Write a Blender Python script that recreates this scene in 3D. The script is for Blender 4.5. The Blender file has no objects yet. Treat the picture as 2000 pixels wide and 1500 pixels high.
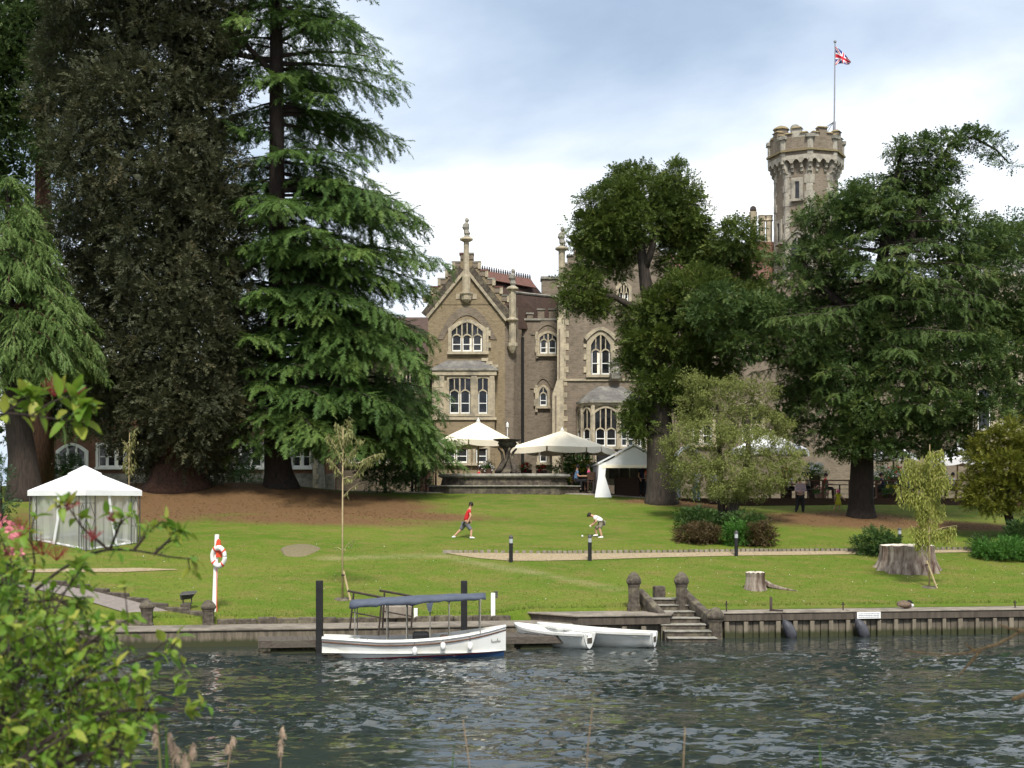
import bpy, math, random
import numpy as np
from mathutils import Vector, Matrix

R = math.radians
random.seed(7)
NR = np.random.default_rng(11)
SC = bpy.context.scene
COL = SC.collection

# ------------------------------------------------------------------ camera, sky, sun, exposure
F, HC, YH = 2800.0, 4.3, 985.0          # focal length and horizon in photo pixels, eye height above the water
cam = bpy.data.cameras.new('camera')
cam.sensor_width = 36.0
cam.lens = 36.0 * F / 2000.0
cam.shift_y = (YH - 750.0) / 2000.0
cam.clip_start, cam.clip_end = 0.1, 5000.0
cam.dof.use_dof = True
cam.dof.focus_distance = 58.0
cam.dof.aperture_fstop = 4.6
camo = bpy.data.objects.new('camera', cam)
COL.objects.link(camo)
camo.location = (0, 0, HC)
camo.rotation_euler = (R(90), 0, 0)
SC.camera = camo

SUN_EL, SUN_AZ = R(52), R(174)           # azimuth from +Y towards +X: behind the camera, to the right
world = bpy.data.worlds.new('World')
SC.world = world
world.use_nodes = True
wn, wl = world.node_tree.nodes, world.node_tree.links
wn.clear()
w_out = wn.new('ShaderNodeOutputWorld')
w_bg = wn.new('ShaderNodeBackground')
w_bg2 = wn.new('ShaderNodeBackground')
w_mix = wn.new('ShaderNodeMixShader')
w_sky = wn.new('ShaderNodeTexSky')
w_sky.sky_type = 'NISHITA'
w_sky.sun_disc = False
w_sky.sun_elevation = SUN_EL
w_sky.sun_rotation = SUN_AZ
w_sky.dust_density = 2.0
wl.new(w_sky.outputs[0], w_bg.inputs[0])
w_bg.inputs[1].default_value = 0.085
tc = wn.new('ShaderNodeTexCoord')
sep = wn.new('ShaderNodeSeparateXYZ')
wl.new(tc.outputs['Generated'], sep.inputs[0])
def wmath(op, a, b=None):
    n = wn.new('ShaderNodeMath'); n.operation = op
    for i, q in enumerate((a, b)):
        if q is None: continue
        if isinstance(q, (int, float)): n.inputs[i].default_value = q
        else: wl.new(q, n.inputs[i])
    return n.outputs[0]
w_den = wmath('ADD', wmath('ABSOLUTE', sep.outputs[2]), 0.22)
w_x = wmath('DIVIDE', sep.outputs[0], w_den)
w_y = wmath('DIVIDE', sep.outputs[1], w_den)
comb = wn.new('ShaderNodeCombineXYZ')
wl.new(w_x, comb.inputs[0]); wl.new(w_y, comb.inputs[1])
def wnoise(scale, loc, detail, rough, dist=0.0):
    m = wn.new('ShaderNodeMapping'); wl.new(comb.outputs[0], m.inputs[0])
    m.inputs['Location'].default_value = loc
    n = wn.new('ShaderNodeTexNoise'); wl.new(m.outputs[0], n.inputs['Vector'])
    n.inputs['Scale'].default_value = scale; n.inputs['Detail'].default_value = detail
    n.inputs['Roughness'].default_value = rough; n.inputs['Distortion'].default_value = dist
    return n.outputs['Fac']
def wramp(fac, stops):
    r = wn.new('ShaderNodeValToRGB'); wl.new(fac, r.inputs[0])
    r.color_ramp.interpolation = 'B_SPLINE'
    while len(r.color_ramp.elements) < len(stops): r.color_ramp.elements.new(0.5)
    for e, (p, c) in zip(r.color_ramp.elements, stops):
        e.position = p; e.color = (*c, 1)
    return r.outputs[0]
CLOUD_LOC = (7.12, -1.50, 0.0)
cl1 = wnoise(0.9, CLOUD_LOC, 7, 0.52, 0.15)
cl_col = wramp(cl1, [(0.31, (0.15, 0.20, 0.275)), (0.425, (0.25, 0.305, 0.385)), (0.54, (0.39, 0.425, 0.468)), (0.67, (0.80, 0.79, 0.78))])
wl.new(cl_col, w_bg2.inputs[0])
w_bg2.inputs[1].default_value = 1.0
cover = wramp(wnoise(0.9, (5.3, 1.7, 0), 4, 0.5), [(0.28, (0.75,) * 3), (0.45, (1, 1, 1))])
wl.new(cover, w_mix.inputs[0])
wl.new(w_bg.outputs[0], w_mix.inputs[1])
wl.new(w_bg2.outputs[0], w_mix.inputs[2])
wl.new(w_mix.outputs[0], w_out.inputs[0])

sun = bpy.data.lights.new('sun', 'SUN')
sun.energy = 2.0
sun.angle = R(10)
sun.color = (1.0, 0.95, 0.86)
suno = bpy.data.objects.new('sun', sun)
COL.objects.link(suno)
suno.location = (-30, -40, 60)
sd = Vector((math.sin(SUN_AZ) * math.cos(SUN_EL), math.cos(SUN_AZ) * math.cos(SUN_EL), math.sin(SUN_EL)))
suno.rotation_euler = (-sd).to_track_quat('-Z', 'Y').to_euler()

SC.view_settings.view_transform = 'Standard'
SC.view_settings.look = 'None'
SC.view_settings.exposure = 1.3
SC.view_settings.gamma = 1.0
SC.render.engine = 'CYCLES'
cy = SC.cycles
cy.max_bounces = 5; cy.diffuse_bounces = 3; cy.glossy_bounces = 3; cy.transmission_bounces = 3
cy.transparent_max_bounces = 8
cy.use_denoising = True
cy.use_adaptive_sampling = True
cy.adaptive_threshold = 0.02
cy.sample_clamp_indirect = 4.0
cy.caustics_reflective = False; cy.caustics_refractive = False

# ------------------------------------------------------------------ measuring: photo pixels to metres
def PX(px, Y): return (px - 1000.0) / F * Y
def PZ(py, Y): return HC + (YH - py) / F * Y
def P(px, py, Y): return (PX(px, Y), Y, PZ(py, Y))
def W(n, Y): return n / F * Y
def smooth(a, b, x):
    t = np.clip((x - a) / (b - a), 0, 1); return t * t * (3 - 2 * t)
BK = 0.173                               # the bank recedes to the right
def bank(X): return 44.87 + BK * X
TH = math.atan(BK)
def B(a, t, z):                          # along the bank, inland, up
    return (a * math.cos(TH) - t * math.sin(TH), 44.87 + a * math.sin(TH) + t * math.cos(TH), z)
def bank_a(px):                          # where the view ray of a column meets the bank line
    k = (px - 1000.0) / F
    return k * 44.87 / (1 - BK * k) / math.cos(TH)
MOUNDS = [(-16.9, 72.3, .45, 4.5), (-11.7, 72.2, .35, 3.5), (7.3, 70.2, .25, 3.0), (16.5, 68.2, .2, 3.5)]
def ground(X, Y):
    X = np.asarray(X, float); Y = np.asarray(Y, float)
    t = (Y - bank(X)) * math.cos(TH)
    a = 0.84 + 0.150 * np.clip(t - 1.5, 0, 200)
    a = a - .15 * smooth(.6, -.6, X) * np.exp(-np.clip(t - 1.75, 0, 50) / 5.0)
    hp = 4.95 - 0.68 * smooth(3.0, 12.0, X) + .4 * smooth(-14, -30, X)
    k = 0.16
    z = -k * np.log(np.exp(-np.clip(a, -5, 12) / k) + np.exp(-hp / k))
    z = z + 0.05 * np.sin(X * .31 + 1.3) * np.sin(Y * .27) * smooth(2, 6, t)
    for mx, my, h, r in MOUNDS:
        z = z + h * np.exp(-((X - mx) ** 2 + (Y - my) ** 2) / (r * r))
    low = (t < 1.75) & (X < 6.5)
    return np.where(low, 0.40, z)
def gz(X, Y): return float(ground(X, Y))
def gp(px, py):                          # where the view ray of a pixel meets the lawn
    lo, hi = 42.0, 110.0
    Y = lo
    while Y < hi:
        if PZ(py, Y) <= gz(PX(px, Y), Y): break
        Y += 0.25
    a, b = Y - .25, Y
    for _ in range(18):
        m = (a + b) / 2
        if PZ(py, m) <= gz(PX(px, m), m): b = m
        else: a = m
    return (PX(px, b), b, gz(PX(px, b), b))

# ------------------------------------------------------------------ materials
MATS = {}
def nodes(name):
    m = bpy.data.materials.new(name); m.use_nodes = True
    nt = m.node_tree; nt.nodes.clear()
    out = nt.nodes.new('ShaderNodeOutputMaterial')
    MATS[name] = m
    return m, nt, out
def N(nt, typ, **kw):
    n = nt.nodes.new(typ)
    for k, v in kw.items():
        if k in n.inputs: 
            if hasattr(v, 'is_output') or isinstance(v, bpy.types.NodeSocket): nt.links.new(v, n.inputs[k])
            else: n.inputs[k].default_value = v
        else: setattr(n, k, v)
    return n
def c4(c): return (c[0], c[1], c[2], 1.0)
def ramp(nt, fac, stops, interp='LINEAR'):
    r = nt.nodes.new('ShaderNodeValToRGB'); nt.links.new(fac, r.inputs[0])
    r.color_ramp.interpolation = interp
    while len(r.color_ramp.elements) < len(stops): r.color_ramp.elements.new(0.5)
    for e, (p, c) in zip(r.color_ramp.elements, stops):
        e.position = p; e.color = c4(c) if hasattr(c, '__len__') else (c, c, c, 1)
    return r.outputs[0]
def mixc(nt, fac, a, b, mode='MIX'):
    n = nt.nodes.new('ShaderNodeMix'); n.data_type = 'RGBA'; n.blend_type = mode
    for s, v in ((n.inputs[0], fac), (n.inputs[6], a), (n.inputs[7], b)):
        if isinstance(v, bpy.types.NodeSocket): nt.links.new(v, s)
        elif hasattr(v, '__len__'): s.default_value = c4(v)
        else: s.default_value = v
    return n.outputs[2]
def tnoise(nt, vec, scale, detail=4, rough=.55, dist=0.0):
    n = N(nt, 'ShaderNodeTexNoise', Vector=vec, Scale=scale, Detail=detail, Roughness=rough, Distortion=dist)
    return n.outputs['Fac']
def coords(nt, kind='Object', scale=None):
    t = nt.nodes.new('ShaderNodeTexCoord').outputs[kind]
    if scale is None: return t
    m = nt.nodes.new('ShaderNodeMapping'); nt.links.new(t, m.inputs[0])
    m.inputs['Scale'].default_value = scale
    return m.outputs[0]
def finish(nt, out, col, rough=.7, bump=None, bstr=.4, bdist=.02, spec=.3, metal=0.0, extra=None):
    b = nt.nodes.new('ShaderNodeBsdfPrincipled')
    if isinstance(col, bpy.types.NodeSocket): nt.links.new(col, b.inputs['Base Color'])
    else: b.inputs['Base Color'].default_value = c4(col)
    b.inputs['Roughness'].default_value = rough
    b.inputs['Specular IOR Level'].default_value = spec
    b.inputs['Metallic'].default_value = metal
    if bump is not None:
        bn = N(nt, 'ShaderNodeBump', Strength=bstr, Distance=bdist)
        nt.links.new(bump, bn.inputs['Height']); nt.links.new(bn.outputs[0], b.inputs['Normal'])
    nt.links.new(b.outputs[0], out.inputs[0])
    return b
def pmat(name, c1, c2=None, scale=6.0, rough=.7, bump=.35, detail=5, spec=.3, stretch=None, metal=0.0, dirt=None, dirt_scale=1.2):
    """Two-tone mottled surface; dirt adds large stains of a third colour."""
    if name in MATS: return MATS[name]
    m, nt, out = nodes(name)
    v = coords(nt, 'Object', stretch)
    f = tnoise(nt, v, scale, detail, .6)
    c2 = c2 or tuple(x * .75 for x in c1)
    col = mixc(nt, ramp(nt, f, [(.35, 0.0), (.65, 1.0)]), c1, c2)
    if dirt is not None:
        d = tnoise(nt, v, dirt_scale, 6, .65, .4)
        col = mixc(nt, ramp(nt, d, [(.48, 0.0), (.66, .85)]), col, dirt)
    oi = nt.nodes.new('ShaderNodeObjectInfo')
    hs = N(nt, 'ShaderNodeHueSaturation', Color=col)
    mr = N(nt, 'ShaderNodeMapRange'); nt.links.new(oi.outputs['Random'], mr.inputs[0])
    mr.inputs[3].default_value = .88; mr.inputs[4].default_value = 1.12
    nt.links.new(mr.outputs[0], hs.inputs['Value'])
    finish(nt, out, hs.outputs[0], rough, f, bump, .02, spec, metal)
    return m
def brick_mat(name, c1, c2, mortar, dirt):
    m, nt, out = nodes(name)
    t = coords(nt, 'Object')
    s = N(nt, 'ShaderNodeSeparateXYZ'); nt.links.new(t, s.inputs[0])
    ad = N(nt, 'ShaderNodeMath', operation='ADD'); nt.links.new(s.outputs[0], ad.inputs[0]); nt.links.new(s.outputs[1], ad.inputs[1])
    cb = N(nt, 'ShaderNodeCombineXYZ'); nt.links.new(ad.outputs[0], cb.inputs[0]); nt.links.new(s.outputs[2], cb.inputs[1])
    bt = N(nt, 'ShaderNodeTexBrick', Vector=cb.outputs[0], Scale=1.0)
    bt.inputs['Brick Width'].default_value = .34; bt.inputs['Row Height'].default_value = .115
    bt.inputs['Mortar Size'].default_value = .012
    bt.inputs['Color1'].default_value = c4(c1); bt.inputs['Color2'].default_value = c4(c2); bt.inputs['Mortar'].default_value = c4(mortar)
    col = bt.outputs['Color']
    n1 = tnoise(nt, t, 1.1, 8, .7)
    col = mixc(nt, ramp(nt, n1, [(.40, 0.0), (.68, .85)]), col, dirt)
    n3 = tnoise(nt, coords(nt, 'Object', (1.6, 1.6, .12)), 1.2, 4, .6)
    col = mixc(nt, ramp(nt, n3, [(.5, 0.0), (.75, .5)]), col, tuple(x * 1.5 for x in mortar))
    n2 = tnoise(nt, coords(nt, 'Object', (1, 1, 2.6)), 3.4, 5, .75)
    col = mixc(nt, .6, col, ramp(nt, n2, [(.32, tuple(x * .42 for x in c1)), (.5, c1), (.68, tuple(min(1, x * 1.75) for x in c2))]))
    finish(nt, out, col, .88, bt.outputs['Fac'], .5, .015, .15)
    bn = [n for n in nt.nodes if n.type == 'BUMP'][0]; bn.invert = True
    return m
def leaf_mat(name, c1, c2, c3=None, trans=.28, attr=True, rough=.55, spec=.25, spots=0):
    m, nt, out = nodes(name)
    if attr: fac = N(nt, 'ShaderNodeAttribute', attribute_name='rnd').outputs['Fac']
    else: fac = nt.nodes.new('ShaderNodeObjectInfo').outputs['Random']
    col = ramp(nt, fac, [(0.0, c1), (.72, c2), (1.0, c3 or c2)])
    if spots:
        n_ = tnoise(nt, coords(nt, 'Object'), spots, 4, .6)
        col = mixc(nt, ramp(nt, n_, [(.52, 0.0), (.72, .6)]), col, tuple(x * .55 + .02 for x in c3))
    b = nt.nodes.new('ShaderNodeBsdfPrincipled')
    nt.links.new(col, b.inputs['Base Color']); b.inputs['Roughness'].default_value = rough
    b.inputs['Specular IOR Level'].default_value = spec
    tr = nt.nodes.new('ShaderNodeBsdfTranslucent'); nt.links.new(col, tr.inputs[0])
    mx = nt.nodes.new('ShaderNodeMixShader'); mx.inputs[0].default_value = trans
    nt.links.new(b.outputs[0], mx.inputs[1]); nt.links.new(tr.outputs[0], mx.inputs[2])
    nt.links.new(mx.outputs[0], out.inputs[0])
    return m

# ------------------------------------------------------------------ mesh building
class MB:
    def __init__(s): s.v = []; s.f = []; s.m = []
    def add(s, vs, fs, mi=0):
        o = len(s.v); s.v += [tuple(v) for v in vs]
        s.f += [tuple(i + o for i in f) for f in fs]; s.m += [mi] * len(fs); return s
    def box(s, x0, x1, y0, y1, z0, z1, mi=0):
        return s.add([(x0, y0, z0), (x1, y0, z0), (x1, y1, z0), (x0, y1, z0), (x0, y0, z1), (x1, y0, z1), (x1, y1, z1), (x0, y1, z1)],
                     [(0, 3, 2, 1), (4, 5, 6, 7), (0, 1, 5, 4), (1, 2, 6, 5), (2, 3, 7, 6), (3, 0, 4, 7)], mi)
    def cbox(s, c, d, rz=0.0, mi=0):
        b = MB().box(-d[0] / 2, d[0] / 2, -d[1] / 2, d[1] / 2, -d[2] / 2, d[2] / 2)
        ca, sa = math.cos(rz), math.sin(rz)
        return s.add([(c[0] + x * ca - y * sa, c[1] + x * sa + y * ca, c[2] + z) for x, y, z in b.v], b.f, mi)
    def prism_xz(s, poly, y0, y1, mi=0):          # outline in X-Z seen from the front (y0)
        n = len(poly)
        vs = [(x, y0, z) for x, z in poly] + [(x, y1, z) for x, z in poly]
        fs = [tuple(range(n)), tuple(range(2 * n - 1, n - 1, -1))] + [(i, i + n, (i + 1) % n + n, (i + 1) % n) for i in range(n)]
        return s.add(vs, fs, mi)
    def prism_xy(s, poly, z0, z1, mi=0, poly2=None):
        n = len(poly); p2 = poly2 or poly
        vs = [(x, y, z0) for x, y in poly] + [(x, y, z1) for x, y in p2]
        fs = [tuple(range(n - 1, -1, -1)), tuple(range(n, 2 * n))] + [(i, (i + 1) % n, (i + 1) % n + n, i + n) for i in range(n)]
        return s.add(vs, fs, mi)
    def loft(s, rings, closed=True, cap=True, mi=0):
        n = len(rings[0]); vs = [p for r in rings for p in r]; fs = []
        for k in range(len(rings) - 1):
            for i in range(n if closed else n - 1):
                j = (i + 1) % n
                fs.append((k * n + i, k * n + j, (k + 1) * n + j, (k + 1) * n + i))
        if cap:
            fs.append(tuple(range(n - 1, -1, -1))); fs.append(tuple(range((len(rings) - 1) * n, len(rings) * n)))
        return s.add(vs, fs, mi)
    def tube(s, path, r, n=8, mi=0, wob=0.0):
        path = [Vector(p) for p in path]
        rs = r if hasattr(r, '__len__') else [r] * len(path)
        rings = []; up = Vector((0.13, 1, 0.07)).normalized()
        for i, p in enumerate(path):
            d = (path[min(i + 1, len(path) - 1)] - path[max(i - 1, 0)]).normalized()
            a = d.cross(up)
            if a.length < 1e-3: a = d.cross(Vector((1, 0, 0)))
            a.normalize(); b = d.cross(a)
            ring = []
            for k in range(n):
                an = 2 * math.pi * k / n
                rr = rs[i] * (1 + (wob * math.sin(k * 2.399 * 3 + i * .7) if wob else 0))
                ring.append(tuple(p + a * math.cos(an) * rr + b * math.sin(an) * rr))
            rings.append(ring)
        return s.loft(rings, mi=mi)
    def lathe(s, prof, c=(0, 0, 0), n=16, mi=0, ph=0.0):
        rings = [[(c[0] + r * math.cos(2 * math.pi * k / n + ph), c[1] + r * math.sin(2 * math.pi * k / n + ph), c[2] + z) for k in range(n)] for r, z in prof]
        return s.loft(rings, mi=mi)
    def xf(s, fn): s.v = [tuple(fn(*v)) for v in s.v]; return s
    def join(s, o, mi=None):
        n = len(s.v); s.v += o.v; s.f += [tuple(i + n for i in f) for f in o.f]; s.m += o.m if mi is None else [mi] * len(o.f); return s

ORG = {}
def tag(o, label=None, cat=None, group=None, kind=None):
    if label: o['label'] = label
    if cat: o['category'] = cat
    if group: o['group'] = group
    if kind: o['kind'] = kind
    return o
def thing(name, label, cat, loc, group=None):
    o = bpy.data.objects.new(name, None); COL.objects.link(o)
    o.empty_display_size = .3; o.location = loc; ORG[o.name] = Vector(loc)
    return tag(o, label, cat, group)
def link(name, me, parent, origin):
    o = bpy.data.objects.new(name, me); COL.objects.link(o)
    if parent is not None: o.parent = parent
    else: o.location = origin
    ORG[o.name] = origin
    return o
def obj(name, mb, mats, parent=None, smooth=False, bevel=0.0, origin=None):
    """One mesh object from world-space vertices; its origin is that of its thing."""
    if parent is not None: org = ORG[parent.name]
    elif origin is not None: org = Vector(origin)
    else:
        a = np.array(mb.v); org = Vector(((a[:, 0].min() + a[:, 0].max()) / 2, (a[:, 1].min() + a[:, 1].max()) / 2, a[:, 2].min()))
    me = bpy.data.meshes.new(name)
    me.from_pydata([(x - org.x, y - org.y, z - org.z) for x, y, z in mb.v], [], mb.f)
    mats = mats if isinstance(mats, (list, tuple)) else [mats]
    for m in mats: me.materials.append(MATS[m] if isinstance(m, str) else m)
    if len(mats) > 1: me.polygons.foreach_set('material_index', mb.m)
    if smooth: me.polygons.foreach_set('use_smooth', [True] * len(me.polygons))
    me.validate(); me.update()
    o = link(name, me, parent, org)
    if bevel:
        b = o.modifiers.new('bevel', 'BEVEL'); b.width = bevel; b.segments = 1; b.limit_method = 'ANGLE'
    return o
def piece(name, src, parent, offset, rz=0.0, scale=None):
    """Another object sharing src's mesh (for alike pieces); offset is relative to the thing."""
    o = bpy.data.objects.new(name, src.data); COL.objects.link(o); o.parent = parent
    o.location = offset; o.rotation_euler = (0, 0, rz)
    if scale: o.scale = scale
    ORG[o.name] = ORG[parent.name]
    return o
def fast_mesh(name, verts, faces, mat, parent=None, rnd=None, origin=(0, 0, 0), smooth=False):
    """verts (n,3) and faces (m,k) arrays, all faces with k corners."""
    org = ORG[parent.name] if parent is not None else Vector(origin)
    verts = verts - np.array(org)[None]
    me = bpy.data.meshes.new(name)
    nf, k = faces.shape
    me.vertices.add(len(verts)); me.vertices.foreach_set('co', verts.astype(np.float32).ravel())
    me.loops.add(nf * k); me.loops.foreach_set('vertex_index', faces.astype(np.int32).ravel())
    me.polygons.add(nf); me.polygons.foreach_set('loop_start', np.arange(0, nf * k, k, dtype=np.int32))
    try: me.polygons.foreach_set('loop_total', np.full(nf, k, dtype=np.int32))
    except Exception: pass
    me.materials.append(MATS[mat] if isinstance(mat, str) else mat)
    if rnd is not None:
        at = me.attributes.new('rnd', 'FLOAT', 'FACE'); at.data.foreach_set('value', rnd.astype(np.float32))
    if smooth: me.polygons.foreach_set('use_smooth', [True] * nf)
    me.update(calc_edges=True)
    return link(name, me, parent, org)

# ------------------------------------------------------------------ foliage
def unit(a): return a / np.maximum(np.linalg.norm(a, axis=-1, keepdims=True), 1e-6)
def frames(fwd, up):
    f = unit(fwd); s = unit(np.cross(up, f)); u = np.cross(f, s)
    return np.stack([f, s, u], axis=-1)           # columns: forward, side, up
def t_spray(n=6, L=1.0, w=.11, reach=.42, rs=0, droop=.10):
    """A flat twig: pairs of narrow blades along a forward axis."""
    g = np.random.default_rng(rs); v = []; f = []
    for i in range(n):
        x = L * (i + .4) / n
        for sg in (-1, 1):
            l = reach * (1 - .55 * i / n) * g.uniform(.75, 1.2); a = R(48) + g.uniform(-.2, .2)
            tip = (x + l * math.cos(a), sg * l * math.sin(a), -droop * l + g.uniform(-.08, .08) - droop * x * x)
            o = len(v); z = -droop * x * x
            v += [(x - w * .5, 0, z), (x + w * .6, sg * .02, z), tip]; f.append((o, o + 1, o + 2))
    o = len(v); z = -droop * L * L
    v += [(L * .8, -w * .5, z * .7), (L * .8, w * .5, z * .7), (L * 1.12, 0, z * 1.2)]; f.append((o, o + 1, o + 2))
    return np.array(v), np.array(f)
def t_tuft(n=9, rad=.5, size=.30, rs=0, asp=.45):
    """A loose cluster of small leaves, each a kite of two triangles."""
    g = np.random.default_rng(rs); v = []; f = []
    for i in range(n):
        c = unit(g.normal(size=3)) * rad * g.uniform(.25, 1) ; d = unit(c + g.normal(size=3) * .5 * rad); 
        s = unit(np.cross(d, g.normal(size=3))); l = size * g.uniform(.7, 1.3); w = l * asp
        o = len(v)
        v += [c, c + d * l * .5 + s * w * .5, c + d * l, c + d * l * .5 - s * w * .5]
        f += [(o, o + 1, o + 2), (o, o + 2, o + 3)]
    return np.array(v), np.array(f)
def scatter(pos, rot, scl, rnd, tmpls, g):
    """Copies of the templates at pos; returns vertices, faces and a value per face."""
    pick = g.integers(0, len(tmpls), len(pos)); V = []; Fc = []; Rn = []; off = 0
    for k, (tv, tf) in enumerate(tmpls):
        m = pick == k
        if not m.any(): continue
        v = np.einsum('mij,nj->mni', rot[m], tv) * scl[m][:, None, None] + pos[m][:, None, :]
        cnt = m.sum(); nv = len(tv)
        fc = tf[None] + (np.arange(cnt) * nv)[:, None, None] + off
        V.append(v.reshape(-1, 3)); Fc.append(fc.reshape(-1, 3)); off += cnt * nv
        Rn.append(np.repeat(rnd[m], len(tf)))
    return np.concatenate(V), np.concatenate(Fc), np.concatenate(Rn)
SPR = [t_spray(8, rs=i, w=.125, reach=.40) for i in range(4)]
SPR2 = [t_spray(3, rs=20 + i, w=.24, reach=.46) for i in range(6)]
TUF = [t_tuft(9, rs=i) for i in range(4)]
def clump_cloud(clumps, g, sub_r=.55, per_sub=14, dens=1.0, up=.35, droop=0.0, spread=.5, inner=.5, flat=.75, cull=0.0):
    """Ellipsoids -> sub-clumps on their shells -> twig positions and directions."""
    P_, D_, T_ = [], [], []
    for (cx, cy_, cz, rx, ry, rz) in clumps:
        area = 4 * math.pi * ((rx * ry) ** 1.6 / 3 + (rx * rz) ** 1.6 / 3 + (ry * rz) ** 1.6 / 3) ** (1 / 1.6)
        ns = max(3, int(area / (sub_r * sub_r * 2.2) * dens))
        d = unit(g.normal(size=(ns, 3)))
        if cull:                                 # the far side of a crown carries less detail
            d = d[(d[:, 1] < .2) | (g.uniform(0, 1, ns) > cull)]; ns = len(d)
        rr = g.uniform(inner, 1.0, (ns, 1)) ** .6
        c = np.array([cx, cy_, cz]) + d * np.array([rx, ry, rz]) * rr
        sr = sub_r * g.uniform(.6, 1.35, ns); tone = g.uniform(0, 1, ns)
        e = g.normal(size=(ns, per_sub, 3)); e[..., 2] += up; e = unit(e)
        p = c[:, None] + e * sr[:, None, None] * g.uniform(.35, 1.0, (ns, per_sub, 1)) * np.array([1.15, 1.15, flat])
        f = e + .6 * d[:, None] + spread * g.normal(size=e.shape); f[..., 2] -= droop
        P_.append(p.reshape(-1, 3)); D_.append(f.reshape(-1, 3))
        T_.append(np.clip(tone[:, None] * .6 + .4 * g.uniform(0, 1, (ns, per_sub)), 0, 1).ravel())
    return np.concatenate(P_), np.concatenate(D_), np.concatenate(T_)
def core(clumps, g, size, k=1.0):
    """Filler tufts deeper inside the clumps, kept to the darker leaf tones."""
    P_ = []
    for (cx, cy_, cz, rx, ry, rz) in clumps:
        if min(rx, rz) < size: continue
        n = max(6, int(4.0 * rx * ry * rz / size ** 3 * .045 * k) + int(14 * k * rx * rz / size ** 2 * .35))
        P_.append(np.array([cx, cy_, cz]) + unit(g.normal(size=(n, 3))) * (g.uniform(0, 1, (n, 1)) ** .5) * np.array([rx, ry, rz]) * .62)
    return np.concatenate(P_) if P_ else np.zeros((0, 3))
CORE = [t_tuft(9, .7, .5, 40 + i, .5) for i in range(3)]
TRIS = [0]
def crown(name, clumps, mat, parent, seed, size=.45, tmpl=None, core_k=.6, core_s=0.0, **kw):
    g = np.random.default_rng(seed)
    p, d, t = clump_cloud(clumps, g, **kw)
    upv = g.normal(size=p.shape) * .45; upv[:, 2] += 1
    v, f, r = scatter(p, frames(d, upv), size * g.uniform(.65, 1.3, len(p)), t, tmpl or SPR2, g)
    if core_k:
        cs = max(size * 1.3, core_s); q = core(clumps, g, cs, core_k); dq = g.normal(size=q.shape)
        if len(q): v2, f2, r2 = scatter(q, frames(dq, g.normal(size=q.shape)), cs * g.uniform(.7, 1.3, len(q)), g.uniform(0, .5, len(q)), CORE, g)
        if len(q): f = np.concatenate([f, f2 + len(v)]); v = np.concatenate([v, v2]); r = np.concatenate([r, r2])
    TRIS[0] += len(f); print(name, parent['label'][:40], len(f))
    return fast_mesh(name, v, f, mat, parent, r)
def pxclumps(lst, Y, depth=.8, dy=2.0, seed=0):
    """(px, py, rx, ry[, offset in metres]) in photo pixels -> ellipsoids standing at depth Y."""
    g = np.random.default_rng(seed); out = []
    for c in lst:
        o = c[4] if len(c) > 4 else g.uniform(-dy, dy)
        y = Y + o; rx, rz = W(c[2], y), W(c[3], y)
        out.append((PX(c[0], y), y, PZ(c[1], y), rx, max(rx, rz) * depth, rz))
    return out
def boughs(spec, g):
    """Tiers of flat boughs. spec: list of (x, y, z0, azimuth, length, rise, droop, width). Returns twig data and limb tubes."""
    P_, D_, T_ = [], [], []; limbs = MB()
    for (x, y, z0, az, L, rise, droop, wid) in spec:
        ca, sa = math.cos(az), math.sin(az); tone = g.uniform(0, 1)
        bend = g.uniform(-.25, .25)
        def pt(s):
            r = L * s; b = bend * L * s * s
            return np.array([x + ca * r - sa * b, y + sa * r + ca * b, z0 + rise * r - droop * L * s ** 2.4])
        limbs.tube([pt(s) for s in (0, .3, .6, .95)], [.02 + .016 * L, .013 * L, .008 * L, .01], 5)
        s = .12 + .1 * g.uniform()
        while s < 1.0:
            base = pt(s); ds = (pt(min(1, s + .03)) - pt(s - .03)); ds /= np.linalg.norm(ds)
            for sg in (-1, 1):
                l2 = wid * L * (.25 + .75 * math.sin(math.pi * min(1, s * .9 + .12)) ) * g.uniform(.55, 1.2)
                a2 = R(52) * sg + g.uniform(-.25, .25)
                dx = np.array([ds[0] * math.cos(a2) - ds[1] * math.sin(a2), ds[0] * math.sin(a2) + ds[1] * math.cos(a2), ds[2] * .6 + g.uniform(-.12, .08)])
                k = max(2, int(l2 / .27))
                q = (np.arange(k) + g.uniform(0, .6)) / k
                pp = base + dx * (q * l2)[:, None]; pp[:, 2] -= .34 * l2 * q ** 2
                dd = np.repeat(dx[None], k, 0) + g.normal(size=(k, 3)) * .35; dd[:, 2] -= .22 + .40 * q
                P_.append(pp); D_.append(dd); T_.append(np.clip(.35 * tone + .4 * g.uniform(0, 1, k) + .3 * s, 0, 1))
            s += .30 / L * g.uniform(.7, 1.3)
        k = 4; P_.append(np.array([pt(q) for q in np.linspace(.85, 1, k)])); D_.append(np.repeat(ds[None], k, 0) + g.normal(size=(k, 3)) * .2); T_.append(np.full(k, .8))
    return np.concatenate(P_), np.concatenate(D_), np.concatenate(T_), limbs
def bough_crown(name, spec, mat, parent, seed, size=.5, droop=.12):
    g = np.random.default_rng(seed)
    p, d, t, limbs = boughs(spec, g)
    upv = g.normal(size=p.shape) * .25; upv[:, 2] += 1
    tm = [t_spray(8, rs=i, droop=droop, w=.12, reach=.38) for i in range(4)]
    v, f, r = scatter(p, frames(d, upv), size * g.uniform(.7, 1.3, len(p)), t, tm, g)
    TRIS[0] += len(f); print(name, parent['label'][:40], len(f))
    return fast_mesh(name, v, f, mat, parent, r), limbs

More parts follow.
